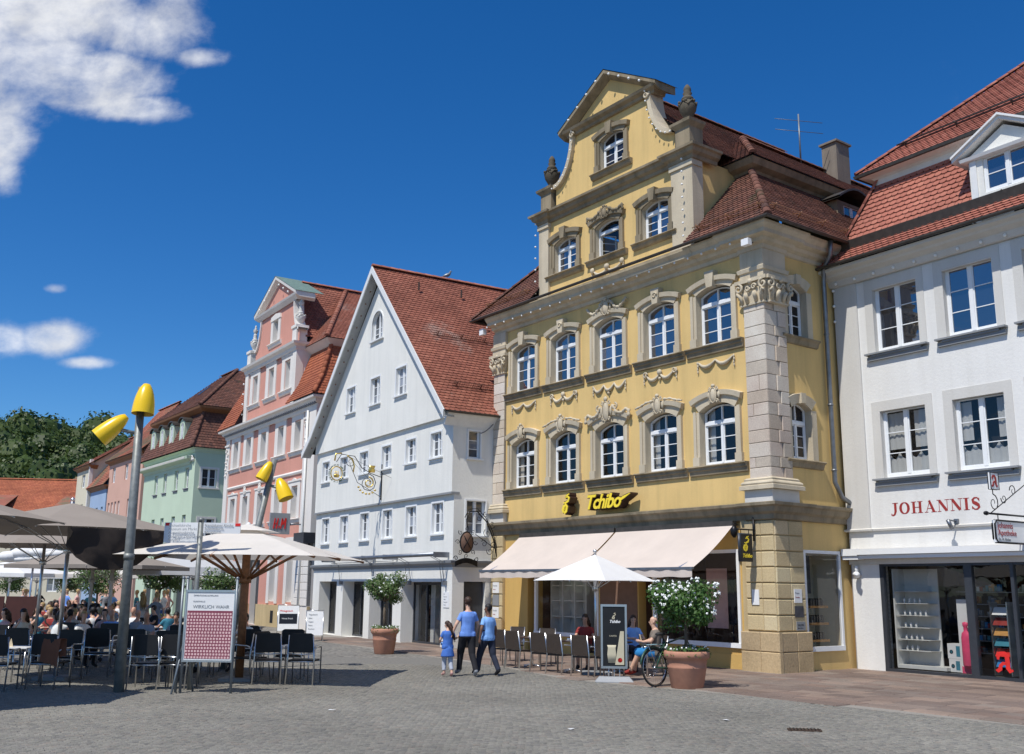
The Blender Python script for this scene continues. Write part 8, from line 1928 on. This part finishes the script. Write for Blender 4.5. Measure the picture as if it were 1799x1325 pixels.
# bicycle leaning by the pot
t = thing('bicycle', 'dark green bicycle parked beside the flowering shrub pot', 'bicycle', (3.06, 21.75, .03), rad(40)); t.scale = (1.14,)*3
def wheel(cx):
    w = thing('wheel', None, None); w.parent = t; w.location = (cx, 0, .34); 
    q = MB(); q.tube([(.33*math.cos(2*PI*k/32), 0, .33*math.sin(2*PI*k/32)) for k in range(32)], .017, 6, closed=True); q.build('tyre', 'black_rubber', w)
    q = MB(); q.tube([(.305*math.cos(2*PI*k/32), 0, .305*math.sin(2*PI*k/32)) for k in range(32)], .009, 5, closed=True)
    for k in range(28): a = 2*PI*k/28; q.tube([(.02*math.cos(a+.6), .02*(-1)**k, .02*math.sin(a+.6)), (.30*math.cos(a), 0, .30*math.sin(a))], .0016, 3)
    q.tube([(0, -.04, 0), (0, .04, 0)], .02, 8); q.build('rim', 'chrome', w)
    q = MB(); q.tube([(.365*math.cos(a), 0, .365*math.sin(a)) for a in [rad(20)+rad(150)*k/12 for k in range(13)]], .022, 5); q.build('mudguard', 'dark_green_paint', w)
wheel(0); wheel(1.06)
q = MB()
for a, b in (((.45, 0, .30), (.30, 0, .85)), ((.45, 0, .30), (.98, 0, .80)), ((.33, 0, .75), (.95, 0, .88)), ((.45, .03, .30), (0, .05, .34)), ((.45, -.03, .30), (0, -.05, .34)), ((.31, .02, .78), (0, .05, .34)), ((.31, -.02, .78), (0, -.05, .34))): q.tube([a, b], .016, 8)
q.build('frame', 'dark_green_paint', t)
q = MB(); q.tube([(.93, 0, .95), (.98, 0, .76)], .018, 8)
for s in (-1, 1): q.tube([(.98, s*.02, .76), (1.0, s*.05, .62), (1.06, s*.05, .34)], .012, 6)
q.build('fork', 'dark_green_paint', t)
q = MB(); q.tube([(.93, 0, .95), (.91, 0, 1.05)], .014, 6); q.tube([(.74, -.28, 1.06), (.86, -.22, 1.08), (.93, 0, 1.05), (.86, .22, 1.08), (.74, .28, 1.06)], .013, 6); q.build('handlebar', 'chrome', t)
q = MB(); q.ball((.24, 0, .93), (.14, .08, .035), 10); q.ball((.36, 0, .93), (.08, .03, .025), 8); q.tube([(.30, 0, .8), (.27, 0, .92)], .013, 6); q.build('saddle', 'black_rubber', t)
q = MB(); q.tube([(.45, -.09, .30), (.45, .09, .30)], .012, 6); q.lathe([(.09, -.005), (.09, .005)], (0, 0, 0), 18); 
q.build('crank', 'chrome', t) if False else None
q = MB(); q.tube([(.45+.09*math.cos(2*PI*k/18), .05, .30+.09*math.sin(2*PI*k/18)) for k in range(18)], .008, 4, closed=True); q.tube([(.45, .06, .30), (.53, .08, .17)], .01, 5); q.tube([(.45, -.06, .30), (.37, -.08, .43)], .01, 5); q.box(.48, .58, .08, .16, .155, .18); q.box(.32, .42, -.16, -.08, .42, .445); q.tube([(.0, .05, .38), (.45, .05, .39)], .006, 4); q.tube([(.0, .05, .30), (.45, .05, .21)], .006, 4); q.build('crank', 'chrome', t)
q = MB(); q.box(-.25, .18, -.07, .07, .74, .755); q.tube([(-.2, .06, .75), (0, .06, .36)], .007, 4); q.tube([(-.2, -.06, .75), (0, -.06, .36)], .007, 4); q.build('luggage_rack', 'chrome', t)
q = MB(); q.tube([(.40, .04, .28), (.34, .22, .01)], .012, 6); q.build('kickstand', 'chrome', t)
t.rotation_euler = (0, rad(0), rad(40)); t.rotation_euler[0] = rad(-4)
# lorry-like white marks: small scraps of paper on the ground
R_ = random.Random(12)
for k, (x, y, lab) in enumerate(((-2.9, 17.2, 'scrap of white paper on the setts, lower left'), (.9, 15.2, 'white paper scrap on the setts near the middle of the foreground'), (3.4, 16.4, 'white scrap on the setts beyond the drain'))):
    mb = MB(); mb.add([(-.06, -.03, 0), (.05, -.035, .004), (.07, .03, 0), (-.04, .035, .006)], [(0, 1, 2, 3)]); o = mb.build('paper_scrap', 'board_white', None, (x, y, .028), k); tag(o, lab, 'litter')
# red partition and far cafe wall
t = thing('wind_screen', 'dark red cafe partition at the left edge behind the seated people', 'partition', (-16.2, 31.5, 0), rad(4))
for k in range(4): mb = MB(); mb.box(k*1.05-2.4, k*1.05-1.42, -.02, .02, .1, 1.62); mb.build('panel', 'leather_red', t)

# ================================================================== PEOPLE
def body_prims(J, S):
    """tapered limbs (tag, a, b, ra, rb); J = joints"""
    P = []; A = lambda tag_, a, b, ra, rb: P.append((tag_, Vector(J[a]) if isinstance(a, str) else Vector(a), Vector(J[b]) if isinstance(b, str) else Vector(b), ra, rb))
    w = S.get('w', 1.0)
    for s in ('l', 'r'):
        A('leg', 'hip_'+s, 'knee_'+s, .096*w, .066*w); A('shin', 'knee_'+s, 'ankle_'+s, .060*w, .044); A('foot', 'ankle_'+s, 'toe_'+s, .046, .036)
        dn = (Vector(J['hip_'+s])-Vector(J['sh_'+s])).normalized(); sh_ = Vector(J['sh_'+s])+dn*.045+(Vector(J['neck'])-Vector(J['sh_'+s]))*.06
        A('sleeve', sh_, 'elb_'+s, .052*w, .041*w); A('forearm', 'elb_'+s, 'wr_'+s, .041*w, .028); A('hand', 'wr_'+s, 'hand_'+s, .030, .034)
    A('pelvis', 'hip_l', 'hip_r', .105*w, .105*w); A('neck', 'neck', 'head', .052, .055)
    return P
def person(name_lab, loc, rz, pose, cols, scale=1.0, vox=.022, group=None, hair='black', hairlen=0, shorts=False, skirt=False, bald=False, extra=None, skin=0, sleeves='short', w=1.0, shells=True):
    t = thing('person', name_lab, 'person', loc, rz, group)
    J = {k: Vector(v) for k, v in pose.items()}; P = body_prims(J, dict(w=w)); mb = MB()
    for (tg, a, b, ra, rb) in P:
        n = 4; pts = [a.lerp(b, i/n) for i in range(n+1)]; mb.tube(pts, [ra+(rb-ra)*i/n for i in range(n+1)], 10); mb.ball(a, ra, 10); mb.ball(b, rb, 10)
    # torso rings from pelvis to shoulders
    pel = (J['hip_l']+J['hip_r'])/2; chest = (J['sh_l']+J['sh_r'])/2; ax = (chest-pel).normalized(); side = (J['sh_r']-J['sh_l']).normalized(); fr = ax.cross(side).normalized()*-1; L = (chest-pel).length
    rings = [(-.16, .150, .110), (0, .165, .120), (.22, .158, .112), (.42, .156, .108), (.65, .166, .114), (.84, .176, .112), (.96, .158, .094), (1.03, .115, .078), (1.09, .068, .060), (1.16, .045, .050)]
    vs = []
    for (q, rx, ry) in rings:
        c = pel+ax*(L*q)
        for k in range(14): a = 2*PI*k/14; vs.append(c+side*(rx*w*math.cos(a))+fr*(ry*w*math.sin(a)))
    fs = [(i*14+k, i*14+(k+1) % 14, i*14+14+(k+1) % 14, i*14+14+k) for i in range(len(rings)-1) for k in range(14)]; fs += [tuple(range(13, -1, -1)), tuple((len(rings)-1)*14+k for k in range(14))]
    mb.add(vs, fs)
    # head with nose, brow, chin and ears; look = facing direction
    hd = J['head']; lk = Vector(pose.get('look', (0, 1, 0))).normalized(); upv = Vector((0, 0, 1)); sd_ = lk.cross(upv).normalized(); u2 = sd_.cross(lk)
    def H(x, y, z): return hd+sd_*x+lk*y+u2*z
    def eb(c, r):
        q = MB(); q.ball((0, 0, 0), r, 10); mb.add([H(c[0]+a, c[1]+b, c[2]+d) for a, b, d in q.v], q.f)
    eb((0, -.012, .125), (.074, .092, .088)); eb((0, .015, .06), (.058, .068, .075)); eb((0, .05, .015), (.03, .03, .025)); eb((0, .092, .072), (.012, .022, .022))
    eb((.074, -.005, .075), (.010, .018, .028)); eb((-.074, -.005, .075), (.010, .018, .028)); eb((0, .078, .040), (.022, .012, .010))
    # fingers and thumb, rooted in the palm
    near = vox < .03
    for s, sg in (('l', -1), ('r', 1)):
        d = (J['hand_'+s]-J['wr_'+s]).normalized(); n_ = d.orthogonal().normalized(); pv = Vector(pose.get('palm', (1, 0, 0))); n_ = (pv-d*pv.dot(d)).normalized() if (pv-d*pv.dot(d)).length > .1 else n_; cr_ = d.cross(n_)
        h0 = J['hand_'+s]
        for k, ln in enumerate((.066, .078, .072, .056)):
            o = (k-1.5)*.0175; r_ = .0088; p0 = h0+cr_*o-d*.01; p1 = p0+d*ln*.55+n_*.008; p2 = p1+d*ln*.42+n_*.024*sg*-1; mb.tube([p0, p1, p2], [r_, r_*.95, r_*.75], 6)
        p0 = J['wr_'+s].lerp(h0, .5)+cr_*.026; mb.tube([p0, p0+cr_*.022+d*.03, p0+cr_*.026+d*.062], [.012, .010, .008], 6)
    me = mb.mesh('body', ['cloth_black']); o = bpy.data.objects.new('body', me); COL.objects.link(o)
    md = o.modifiers.new('r', 'REMESH'); md.mode = 'VOXEL'; md.voxel_size = vox*(.62 if near else 1); md.use_smooth_shade = True
    sm = o.modifiers.new('s', 'SMOOTH'); sm.iterations = 3 if near else 2; sm.factor = .5
    me2 = bpy.data.meshes.new_from_object(o.evaluated_get(bpy.context.evaluated_depsgraph_get())); bpy.data.objects.remove(o); me2.name = 'body'
    # which garment each face wears
    shirt, trous, shoe, skn, hr = cols['shirt'], cols.get('legs', 'cloth_black'), cols.get('shoes', 'cloth_black'), 'skin_%d' % skin, 'hair_'+hair
    mats = [skn, shirt, trous, shoe]; me2.materials.clear(); [me2.materials.append(MAT[m]) for m in mats]
    idx = []; hairf = []
    hem = cols.get('hem', .06)
    for f in me2.polygons:
        c = f.center; best = None; bd = 9
        q = (c-pel).dot(ax)
        for (tg, a, b, ra, rb) in P:
            ab = b-a; tt = max(0, min(1, (c-a).dot(ab)/max(1e-6, ab.length_squared))); dd = (c-a-ab*tt).length-(ra+(rb-ra)*tt)
            if dd < bd: bd = dd; best = (tg, tt)
        lat = (c-pel)-ax*q; rt_ = lat.length-.15*w
        hl = c-hd; hz = hl.dot(u2); hy = hl.dot(lk)
        m = 0; tg, tt = best
        if hz > -.02 and hl.length < .25: m = 0
        elif -.2*L < q < 1.04*L and (rt_ < bd or tg in ('pelvis', 'neck')) and tg not in ('forearm', 'hand'): m = 1 if q > -hem else 2
        elif tg == 'neck': m = 0
        elif tg == 'sleeve': m = 1 if (sleeves == 'long' or tt < (.62 if sleeves == 'short' else .12)) else 0
        elif tg == 'forearm': m = 1 if sleeves == 'long' and tt < .9 else 0
        elif tg == 'hand': m = 0
        elif tg in ('leg', 'pelvis'): m = 2 if q < -hem or tg == 'leg' else 1
        elif tg == 'shin': m = 0 if shorts and tt > .1 or (cols.get('crop') and tt > .75) else 2
        elif tg == 'foot': m = 3
        if m == 2 and skirt and False: m = 1
        idx.append(m)
        hairf.append((not bald) and hl.length < .24 and (hz > .135 or (hy < .018 and hz > .05) or (hy < -.03 and hz > .0)) and not (hy > .065 and hz < .16))
    me2.polygons.foreach_set('material_index', idx); me2.polygons.foreach_set('use_smooth', [True]*len(idx))
    place(me2, 'body', t)
    seed_ = loc[0]*3
    def shell(sel, off, name, mat, fold=0):
        vm = {}; V = []; F = []
        for f, s in zip(me2.polygons, sel):
            if not s: continue
            q = []
            for vi in f.vertices:
                if vi not in vm: vm[vi] = len(V); v = me2.vertices[vi]; V.append(tuple(v.co+v.normal*(off+(fold*noise.noise(Vector((v.co.x*9, v.co.y*9, v.co.z*5+seed_))) if fold else 0))))
                q.append(vm[vi])
            F.append(tuple(q))
        if not F: return
        m_ = bpy.data.meshes.new(name); m_.from_pydata(V, [], F); m_.materials.append(MAT[mat]); m_.polygons.foreach_set('use_smooth', [True]*len(F)); place(m_, name, t)
    if not bald: shell(hairf, .013, 'hair', hr)
    if shells and near:
        shell([i == 1 for i in idx], .011, 'shirt', shirt, .010); shell([i == 2 for i in idx], .018, 'shorts' if shorts else 'trousers', trous, .014); shell([i == 3 for i in idx], .008, 'shoes', shoe)
    if hairlen:
        q = MB(); b0 = H(0, -.05, .12); q.tube([H(0, -.03, .15), H(0, -.075, .08), H(0, -.095, -.02), H(0, -.11, -.02-hairlen*.5), H(0, -.10, -.02-hairlen)], [.06, .085, .088, .08, .03], 12); q.v = [(x, y, z) for x, y, z in q.v]
        for k in range(10): x = (k-4.5)*.017; q.tube([H(x, -.10, .05), H(x*1.2, -.15-.01*(k % 2), -.06), H(x*1.3, -.15, -.08-hairlen*(.8+.2*(k % 3)))], [.02, .018, .006], 5)
        q.build('hair', hr, t)
    if skirt:
        q = MB(); q.lathe([(.165, 0), (.19, -.15), (.23, -.32), (.235, -.36)], (pel.x, pel.y, pel.z+.05), 16, sy=.75); q.build('tunic_hem', shirt, t)
    if near:
        q = MB()
        for x in (-.028, .028): e = H(x, .079, .088); q.ball(e, .009, 6)
        q.build('eyes', 'cloth_black', t)
    if extra: extra(t, J, H)
    return t
def stand(lean=0, **k):
    J = dict(hip_l=(-.09, 0, .93), hip_r=(.09, 0, .93), knee_l=(-.10, .01, .50), knee_r=(.10, .01, .50), ankle_l=(-.11, -.02, .09), ankle_r=(.11, -.02, .09), toe_l=(-.13, .12, .04), toe_r=(.13, .12, .04),
             sh_l=(-.170, lean, 1.42), sh_r=(.170, lean, 1.42), elb_l=(-.225, lean-.03, 1.14), elb_r=(.225, lean-.03, 1.14), wr_l=(-.26, lean+.04, .91), wr_r=(.26, lean+.04, .91), hand_l=(-.26, lean+.06, .82), hand_r=(.26, lean+.06, .82),
             neck=(0, lean, 1.47), head=(0, lean+.02, 1.57)); J.update(k); return J
def sit(**k):
    J = dict(hip_l=(-.09, 0, .53), hip_r=(.09, 0, .53), knee_l=(-.12, .42, .54), knee_r=(.12, .42, .54), ankle_l=(-.12, .38, .10), ankle_r=(.12, .38, .10), toe_l=(-.12, .52, .05), toe_r=(.12, .52, .05),
             sh_l=(-.18, .0, 1.02), sh_r=(.18, .0, 1.02), elb_l=(-.24, .12, .80), elb_r=(.24, .12, .80), wr_l=(-.17, .34, .80), wr_r=(.17, .34, .80), hand_l=(-.12, .41, .80), hand_r=(.12, .41, .80), neck=(0, .02, 1.06), head=(0, .05, 1.15)); J.update(k); return J
# the walking family, seen from behind
man = stand(knee_l=(-.10, .20, .52), ankle_l=(-.12, .22, .12), toe_l=(-.14, .35, .07), hip_l=(-.09, .02, .93), knee_r=(.10, -.06, .50), ankle_r=(.12, -.28, .13), toe_r=(.14, -.15, .04), elb_l=(-.29, -.02, 1.16), wr_l=(-.36, .04, .95), hand_l=(-.40, .06, .87), elb_r=(.27, .03, 1.16), wr_r=(.27, .16, .96), hand_r=(.26, .20, .88), look=(-.35, .9, -.1))
person('man in a bright blue T-shirt and black trousers walking away, tallest of the family', (-.97, 24.0, .022), rad(22), man, dict(shirt='cloth_blue_shirt', legs='cloth_black', shoes='cloth_grey', hem=.04), hair='brown', skin=1)
boy = stand(knee_l=(-.11, .20, .50), ankle_l=(-.12, .27, .10), toe_l=(-.14, .41, .06), knee_r=(.11, -.07, .50), ankle_r=(.12, -.30, .13), toe_r=(.13, -.17, .04), look=(-.8, .6, 0), elb_l=(-.26, -.05, 1.16), wr_l=(-.28, -.02, .92), hand_l=(-.28, .0, .83))
b_ = person('dark-haired boy in a light blue polo shirt and navy trousers, right of the family', (-.50, 24.25, .022), rad(40), boy, dict(shirt='cloth_light_blue_shirt', legs='cloth_navy', shoes='cloth_black', hem=.06), hair='black', skin=3, w=1.06); b_.scale = (.91,)*3
def girl_x(t, J, H):
    q = MB(); q.ball((-.12, .24, 1.02), (.06, .05, .06), 8); q.build('toy', 'cloth_light_blue_shirt', t)
girl = stand(elb_l=(-.25, .04, 1.16), wr_l=(-.20, .24, 1.08), hand_l=(-.14, .28, 1.08), elb_r=(.26, .06, 1.18), wr_r=(.36, .10, 1.22), hand_r=(.42, .12, 1.28), knee_l=(-.08, .10, .50), ankle_l=(-.09, .06, .10), toe_l=(-.1, .2, .05), knee_r=(.09, -.02, .5), ankle_r=(.10, -.18, .11), toe_r=(.12, -.04, .04), look=(-.8, .6, -.2), head=(0, .04, 1.55))
g_ = person('little girl with long brown hair, blue tunic and pale leggings holding his hand', (-1.42, 23.92, .022), rad(22), girl, dict(shirt='cloth_tunic_blue', legs='cloth_grey_trouser', shoes='cloth_pink', crop=1, hem=.1), hair='brown', hairlen=.36, skirt=True, skin=1, extra=girl_x, w=1.05); g_.scale = (.70,)*3
# coffee shop guests
def book_x(t, J, H):
    q = MB(); q.box(-.02, .26, .30, .325, .72, .94); q.v = [(x-.06, y+.25*(z-.72), z) for x, y, z in q.v]; q.build('newspaper', 'card', t)
    q = MB()
    for s in (-1, 1): q.tube([H(s*.03+.02*math.cos(a), .088, .088+.016*math.sin(a)) for a in [2*PI*i/8 for i in range(8)]], .003, 4, closed=True)
    q.build('glasses', 'black_iron', t)
person('bald man in a taupe T-shirt and blue shorts reading a paper behind the bicycle', (3.44, 24.35, .03), rad(84), sit(knee_l=(-.16, .40, .52), ankle_l=(-.10, .60, .12), toe_l=(-.1, .74, .06), ankle_r=(.14, .50, .10), toe_r=(.14, .64, .05), wr_l=(-.12, .30, .78), wr_r=(.14, .30, .76), look=(-.1, 1, .05)), dict(shirt='cloth_taupe', legs='cloth_bright_blue', shoes='cloth_red'), bald=True, shorts=True, skin=1, extra=book_x, w=1.12)
person('woman with reddish hair in a pale blue top under the coffee shop awning', (3.08, 25.85, .03), rad(196), sit(look=(.2, 1, -.15)), dict(shirt='cloth_light_blue_shirt', legs='cloth_navy', shoes='cloth_black'), hair='brown', hairlen=.14, skin=1, vox=.028)
person('woman in a dark red top seated at the table with the cup', (1.93, 26.2, .03), rad(165), sit(look=(.1, 1, -.1), wr_r=(.12, .42, .83), hand_r=(.08, .5, .82)), dict(shirt='cloth_red', legs='cloth_brown', shoes='cloth_black'), hair='brown', hairlen=.1, skin=0, shorts=True, vox=.028)
# cafe at the left: a few models, then many individuals
CG = 'guests seated in the shaded cafe at left'
lean_f = sit(sh_l=(-.18, .22, .96), sh_r=(.18, .22, .96), elb_l=(-.26, .40, .78), elb_r=(.26, .40, .78), wr_l=(-.1, .52, .79), wr_r=(.1, .54, .79), hand_l=(-.02, .56, .80), hand_r=(.0, .6, .80), neck=(0, .26, 1.0), head=(0, .34, 1.06), look=(0, 1, -.3))
person('man in a denim blue shirt leaning over the table right of the lamp pole', (-6.95, 24.6, 0), rad(115), lean_f, dict(shirt='cloth_denim_blue', legs='cloth_grey', shoes='cloth_black'), hair='brown', sleeves='long', skin=1, w=1.1)
person('man in a white shirt seated behind the left posts of the poster stand', (-6.35, 24.9, 0), rad(160), sit(look=(-.2, 1, 0)), dict(shirt='cloth_white', legs='cloth_navy', shoes='cloth_black'), hair='black', skin=0, vox=.03, shells=False)
A1 = person('woman with sunglasses and a sleeveless top at the far left of the cafe', (-12.35, 26.2, 0), rad(200), sit(look=(.3, 1, 0), wr_r=(.10, .30, 1.0), hand_r=(.06, .3, 1.08)), dict(shirt='cloth_cream', legs='cloth_black', shoes='cloth_black'), hair='brown', hairlen=.12, skin=1, vox=.032, sleeves='none', group=CG)
A2 = person('blond person in a white top turned aside in the second row of the cafe', (-10.6, 25.6, 0), rad(240), sit(look=(.5, 1, 0)), dict(shirt='cloth_white', legs='cloth_black', shoes='cloth_black'), hair='blond', skin=1, vox=.032, group=CG)
A3 = person('person in a white vest with a dark shoulder strap, seen from behind', (-11.0, 25.2, 0), rad(15), sit(), dict(shirt='cloth_white', legs='cloth_navy', shoes='cloth_black'), hair='black', skin=1, vox=.032, sleeves='none', group=CG)
A4 = person('bald man in a plaid shirt facing the square behind the jug table', (-9.0, 25.6, 0), rad(175), sit(look=(-.2, 1, 0)), dict(shirt='cloth_plaid', legs='cloth_grey', shoes='cloth_black'), bald=True, skin=0, vox=.032, group=CG, w=1.12)
A5 = person('dark-haired guest in a grey shirt seated right of the bald man', (-8.3, 25.7, 0), rad(190), sit(look=(.2, 1, -.1)), dict(shirt='cloth_grey', legs='cloth_black', shoes='cloth_black'), hair='black', skin=0, vox=.032, group=CG)
S1 = person('blond woman in a white patterned dress walking between the umbrellas', (-12.6, 35.2, 0), rad(20), stand(look=(-.3, 1, 0)), dict(shirt='cloth_white', legs='cloth_white', shoes='cloth_brown', hem=.2), hair='blond', hairlen=.3, skin=1, vox=.034, skirt=True, sleeves='none')
S2 = person('man in a grey T-shirt and jeans standing with his back to the square', (-11.9, 34.6, 0), rad(-12), stand(elb_l=(-.32, -.05, 1.18), wr_l=(-.26, .05, .98), hand_l=(-.2, .06, .94), elb_r=(.32, -.05, 1.18), wr_r=(.26, .05, .98), hand_r=(.2, .06, .94)), dict(shirt='cloth_grey', legs='cloth_denim_blue', shoes='cloth_brown', hem=.05), hair='blond', skin=1, vox=.03, shells=False)
def place_words(x, y): return '%s, %s' % (['second', 'third', 'fourth', 'fifth', 'sixth', 'far', 'farthest'][min(6, max(0, int((y-26)//3.1)))]+' row', ['far left', 'left of the taupe pole', 'by the taupe pole', 'left of the lamp pole', 'right of the lamp pole'][min(4, max(0, int((x/y+.50)/.032)))])
def facing(a): return ['facing away', 'facing left', 'facing the square', 'facing right'][int(((a+.785) % 6.283)//1.571)]
def recolour(r, mp):
    for c in r.children:
        for s in c.material_slots:
            nm = s.material.name if s.material else ''
            if nm in mp: s.link = 'OBJECT'; s.material = MAT[mp[nm]]
R_ = random.Random(21); tops = ['white', 'blue_shirt', 'pink', 'cream', 'black', 'grey', 'red', 'teal', 'plaid', 'light_blue_shirt', 'brown']
words = dict(white='white', blue_shirt='blue', pink='pink', cream='cream', black='black', grey='grey', red='red', teal='teal', plaid='slate grey', light_blue_shirt='light blue', brown='brown')
seats = [(-13.2, 27.2), (-12.0, 28.2), (-10.9, 28.3), (-9.9, 27.6), (-8.9, 28.3), (-14.6, 29.8), (-13.5, 30.6), (-12.3, 30.2), (-11.3, 31.0), (-10.2, 30.6), (-15.8, 33.0), (-14.8, 32.6), (-13.6, 33.4), (-12.6, 33.0), (-11.6, 33.8), (-17.4, 36.0), (-16.2, 35.6), (-15.0, 36.4), (-14.0, 36.0), (-18.5, 39), (-17.3, 38.4), (-16.0, 39.2), (-14.9, 38.6), (-19.8, 41.5), (-18.6, 42), (-17.2, 41.6), (-15.9, 42.4), (-21, 44.6), (-19.7, 45), (-18.3, 44.4), (-16.9, 45.2)]
base = [A1, A2, A3, A4, A5]
for k, (x, y) in enumerate(seats):
    b = base[k % 5]; tp = tops[R_.randrange(len(tops))]; nm = 'row %d' % int((y-26)//3)
    a = R_.uniform(0, 6.28); r = dup(b, (x+R_.uniform(-.25, .25), y+R_.uniform(-.2, .2), 0), a, '%s top guest %s, %s' % (words[tp], facing(a), place_words(x, y)), CG)
    old = {0: 'cloth_cream', 1: 'cloth_white', 2: 'cloth_white', 3: 'cloth_plaid', 4: 'cloth_grey'}[k % 5]; recolour(r, {old: 'cloth_'+tp})
walkers = [(-20.5, 47), (-21.8, 46.2), (-18.9, 46.3), (-17.0, 46.8), (-23.0, 48.5), (-20.9, 49.6), (-15.9, 47.2), (-14.9, 49.9), (-22.7, 52.6), (-19.3, 49), (-18.4, 47.6), (-17.2, 50), (-16.2, 48.5), (-22, 51), (-23.4, 50), (-21, 53), (-19.6, 55), (-18, 54), (-24.8, 54), (-15.2, 51.5)]
for k, (x, y) in enumerate(walkers):
    b = S2; tp = tops[R_.randrange(len(tops))]
    a = R_.uniform(0, 6.28); r = dup(b, (x, y, 0), a, 'distant %s top passer-by %s, %s beyond the cafe rows' % (words[tp], facing(a), ['leftmost', 'left', 'in the middle', 'right', 'rightmost'][min(4, k*5//20)]), 'distant people walking beyond the cafe'); recolour(r, {'cloth_grey': 'cloth_'+tp})
# more guests packed between the rows
for k in range(46):
    y = R_.uniform(26.6, 44); x = y*R_.uniform(-.50, -.385 if y > 30 else -.36); b = base[k % 5]; tp = tops[R_.randrange(len(tops))]
    a = R_.uniform(0, 6.28); r = dup(b, (x, y, 0), a, '%s top guest %s, %s' % (words[tp], facing(a), place_words(x, y)), CG)
    recolour(r, {{0: 'cloth_cream', 1: 'cloth_white', 2: 'cloth_white', 3: 'cloth_plaid', 4: 'cloth_grey'}[k % 5]: 'cloth_'+tp})
# shop window contents of the coffee shop
t = thing('mannequin', 'dark jacket on a torso stand inside the right coffee shop window', 'mannequin', onto(yh, -2.2, .9, .5), Y_RZ)
q = MB(); q.tube([(0, 0, 0), (0, 0, .8)], .02, 6); q.lathe([(.10, .6), (.17, .75), (.16, 1.0), (.21, 1.3), (.19, 1.42), (.07, 1.5), (.05, 1.6), (.09, 1.68), (.09, 1.82), (0, 1.9)], n=14, sy=.65); q.build('body', 'cloth_navy', t)
t = thing('hanging_poster', 'pale hanging banner behind the right coffee shop window', 'banner', onto(yh, -2.95, .7, 1.0), Y_RZ)
q = MB(); q.box(0, .75, 0, .01, 0, 1.6); q.build('banner', 'rose_print', t)
t = thing('gift_tower', 'stack of dark red and black packets inside the left coffee shop window', 'display', onto(yh, -7.5, .6, .6), Y_RZ)
for i in range(4):
    for k in range(4): q = MB(); q.box(.22*k, .22*k+.17, 0, .16, .27*i, .27*i+.21); q.build('packet', ['cloth_red', 'sign_black', 'sign_dark', 'card'][(i*3+k) % 4], t)
t = thing('basket', 'wicker basket on the sill of the right coffee shop window', 'basket', onto(yh, -1.55, .55, .62), Y_RZ)
q = MB(); q.lathe([(.10, 0), (.16, .2), (.15, .2), (.09, .02)], n=14); q.build('basket', 'wood_brown', t)
bpy.context.view_layer.update()
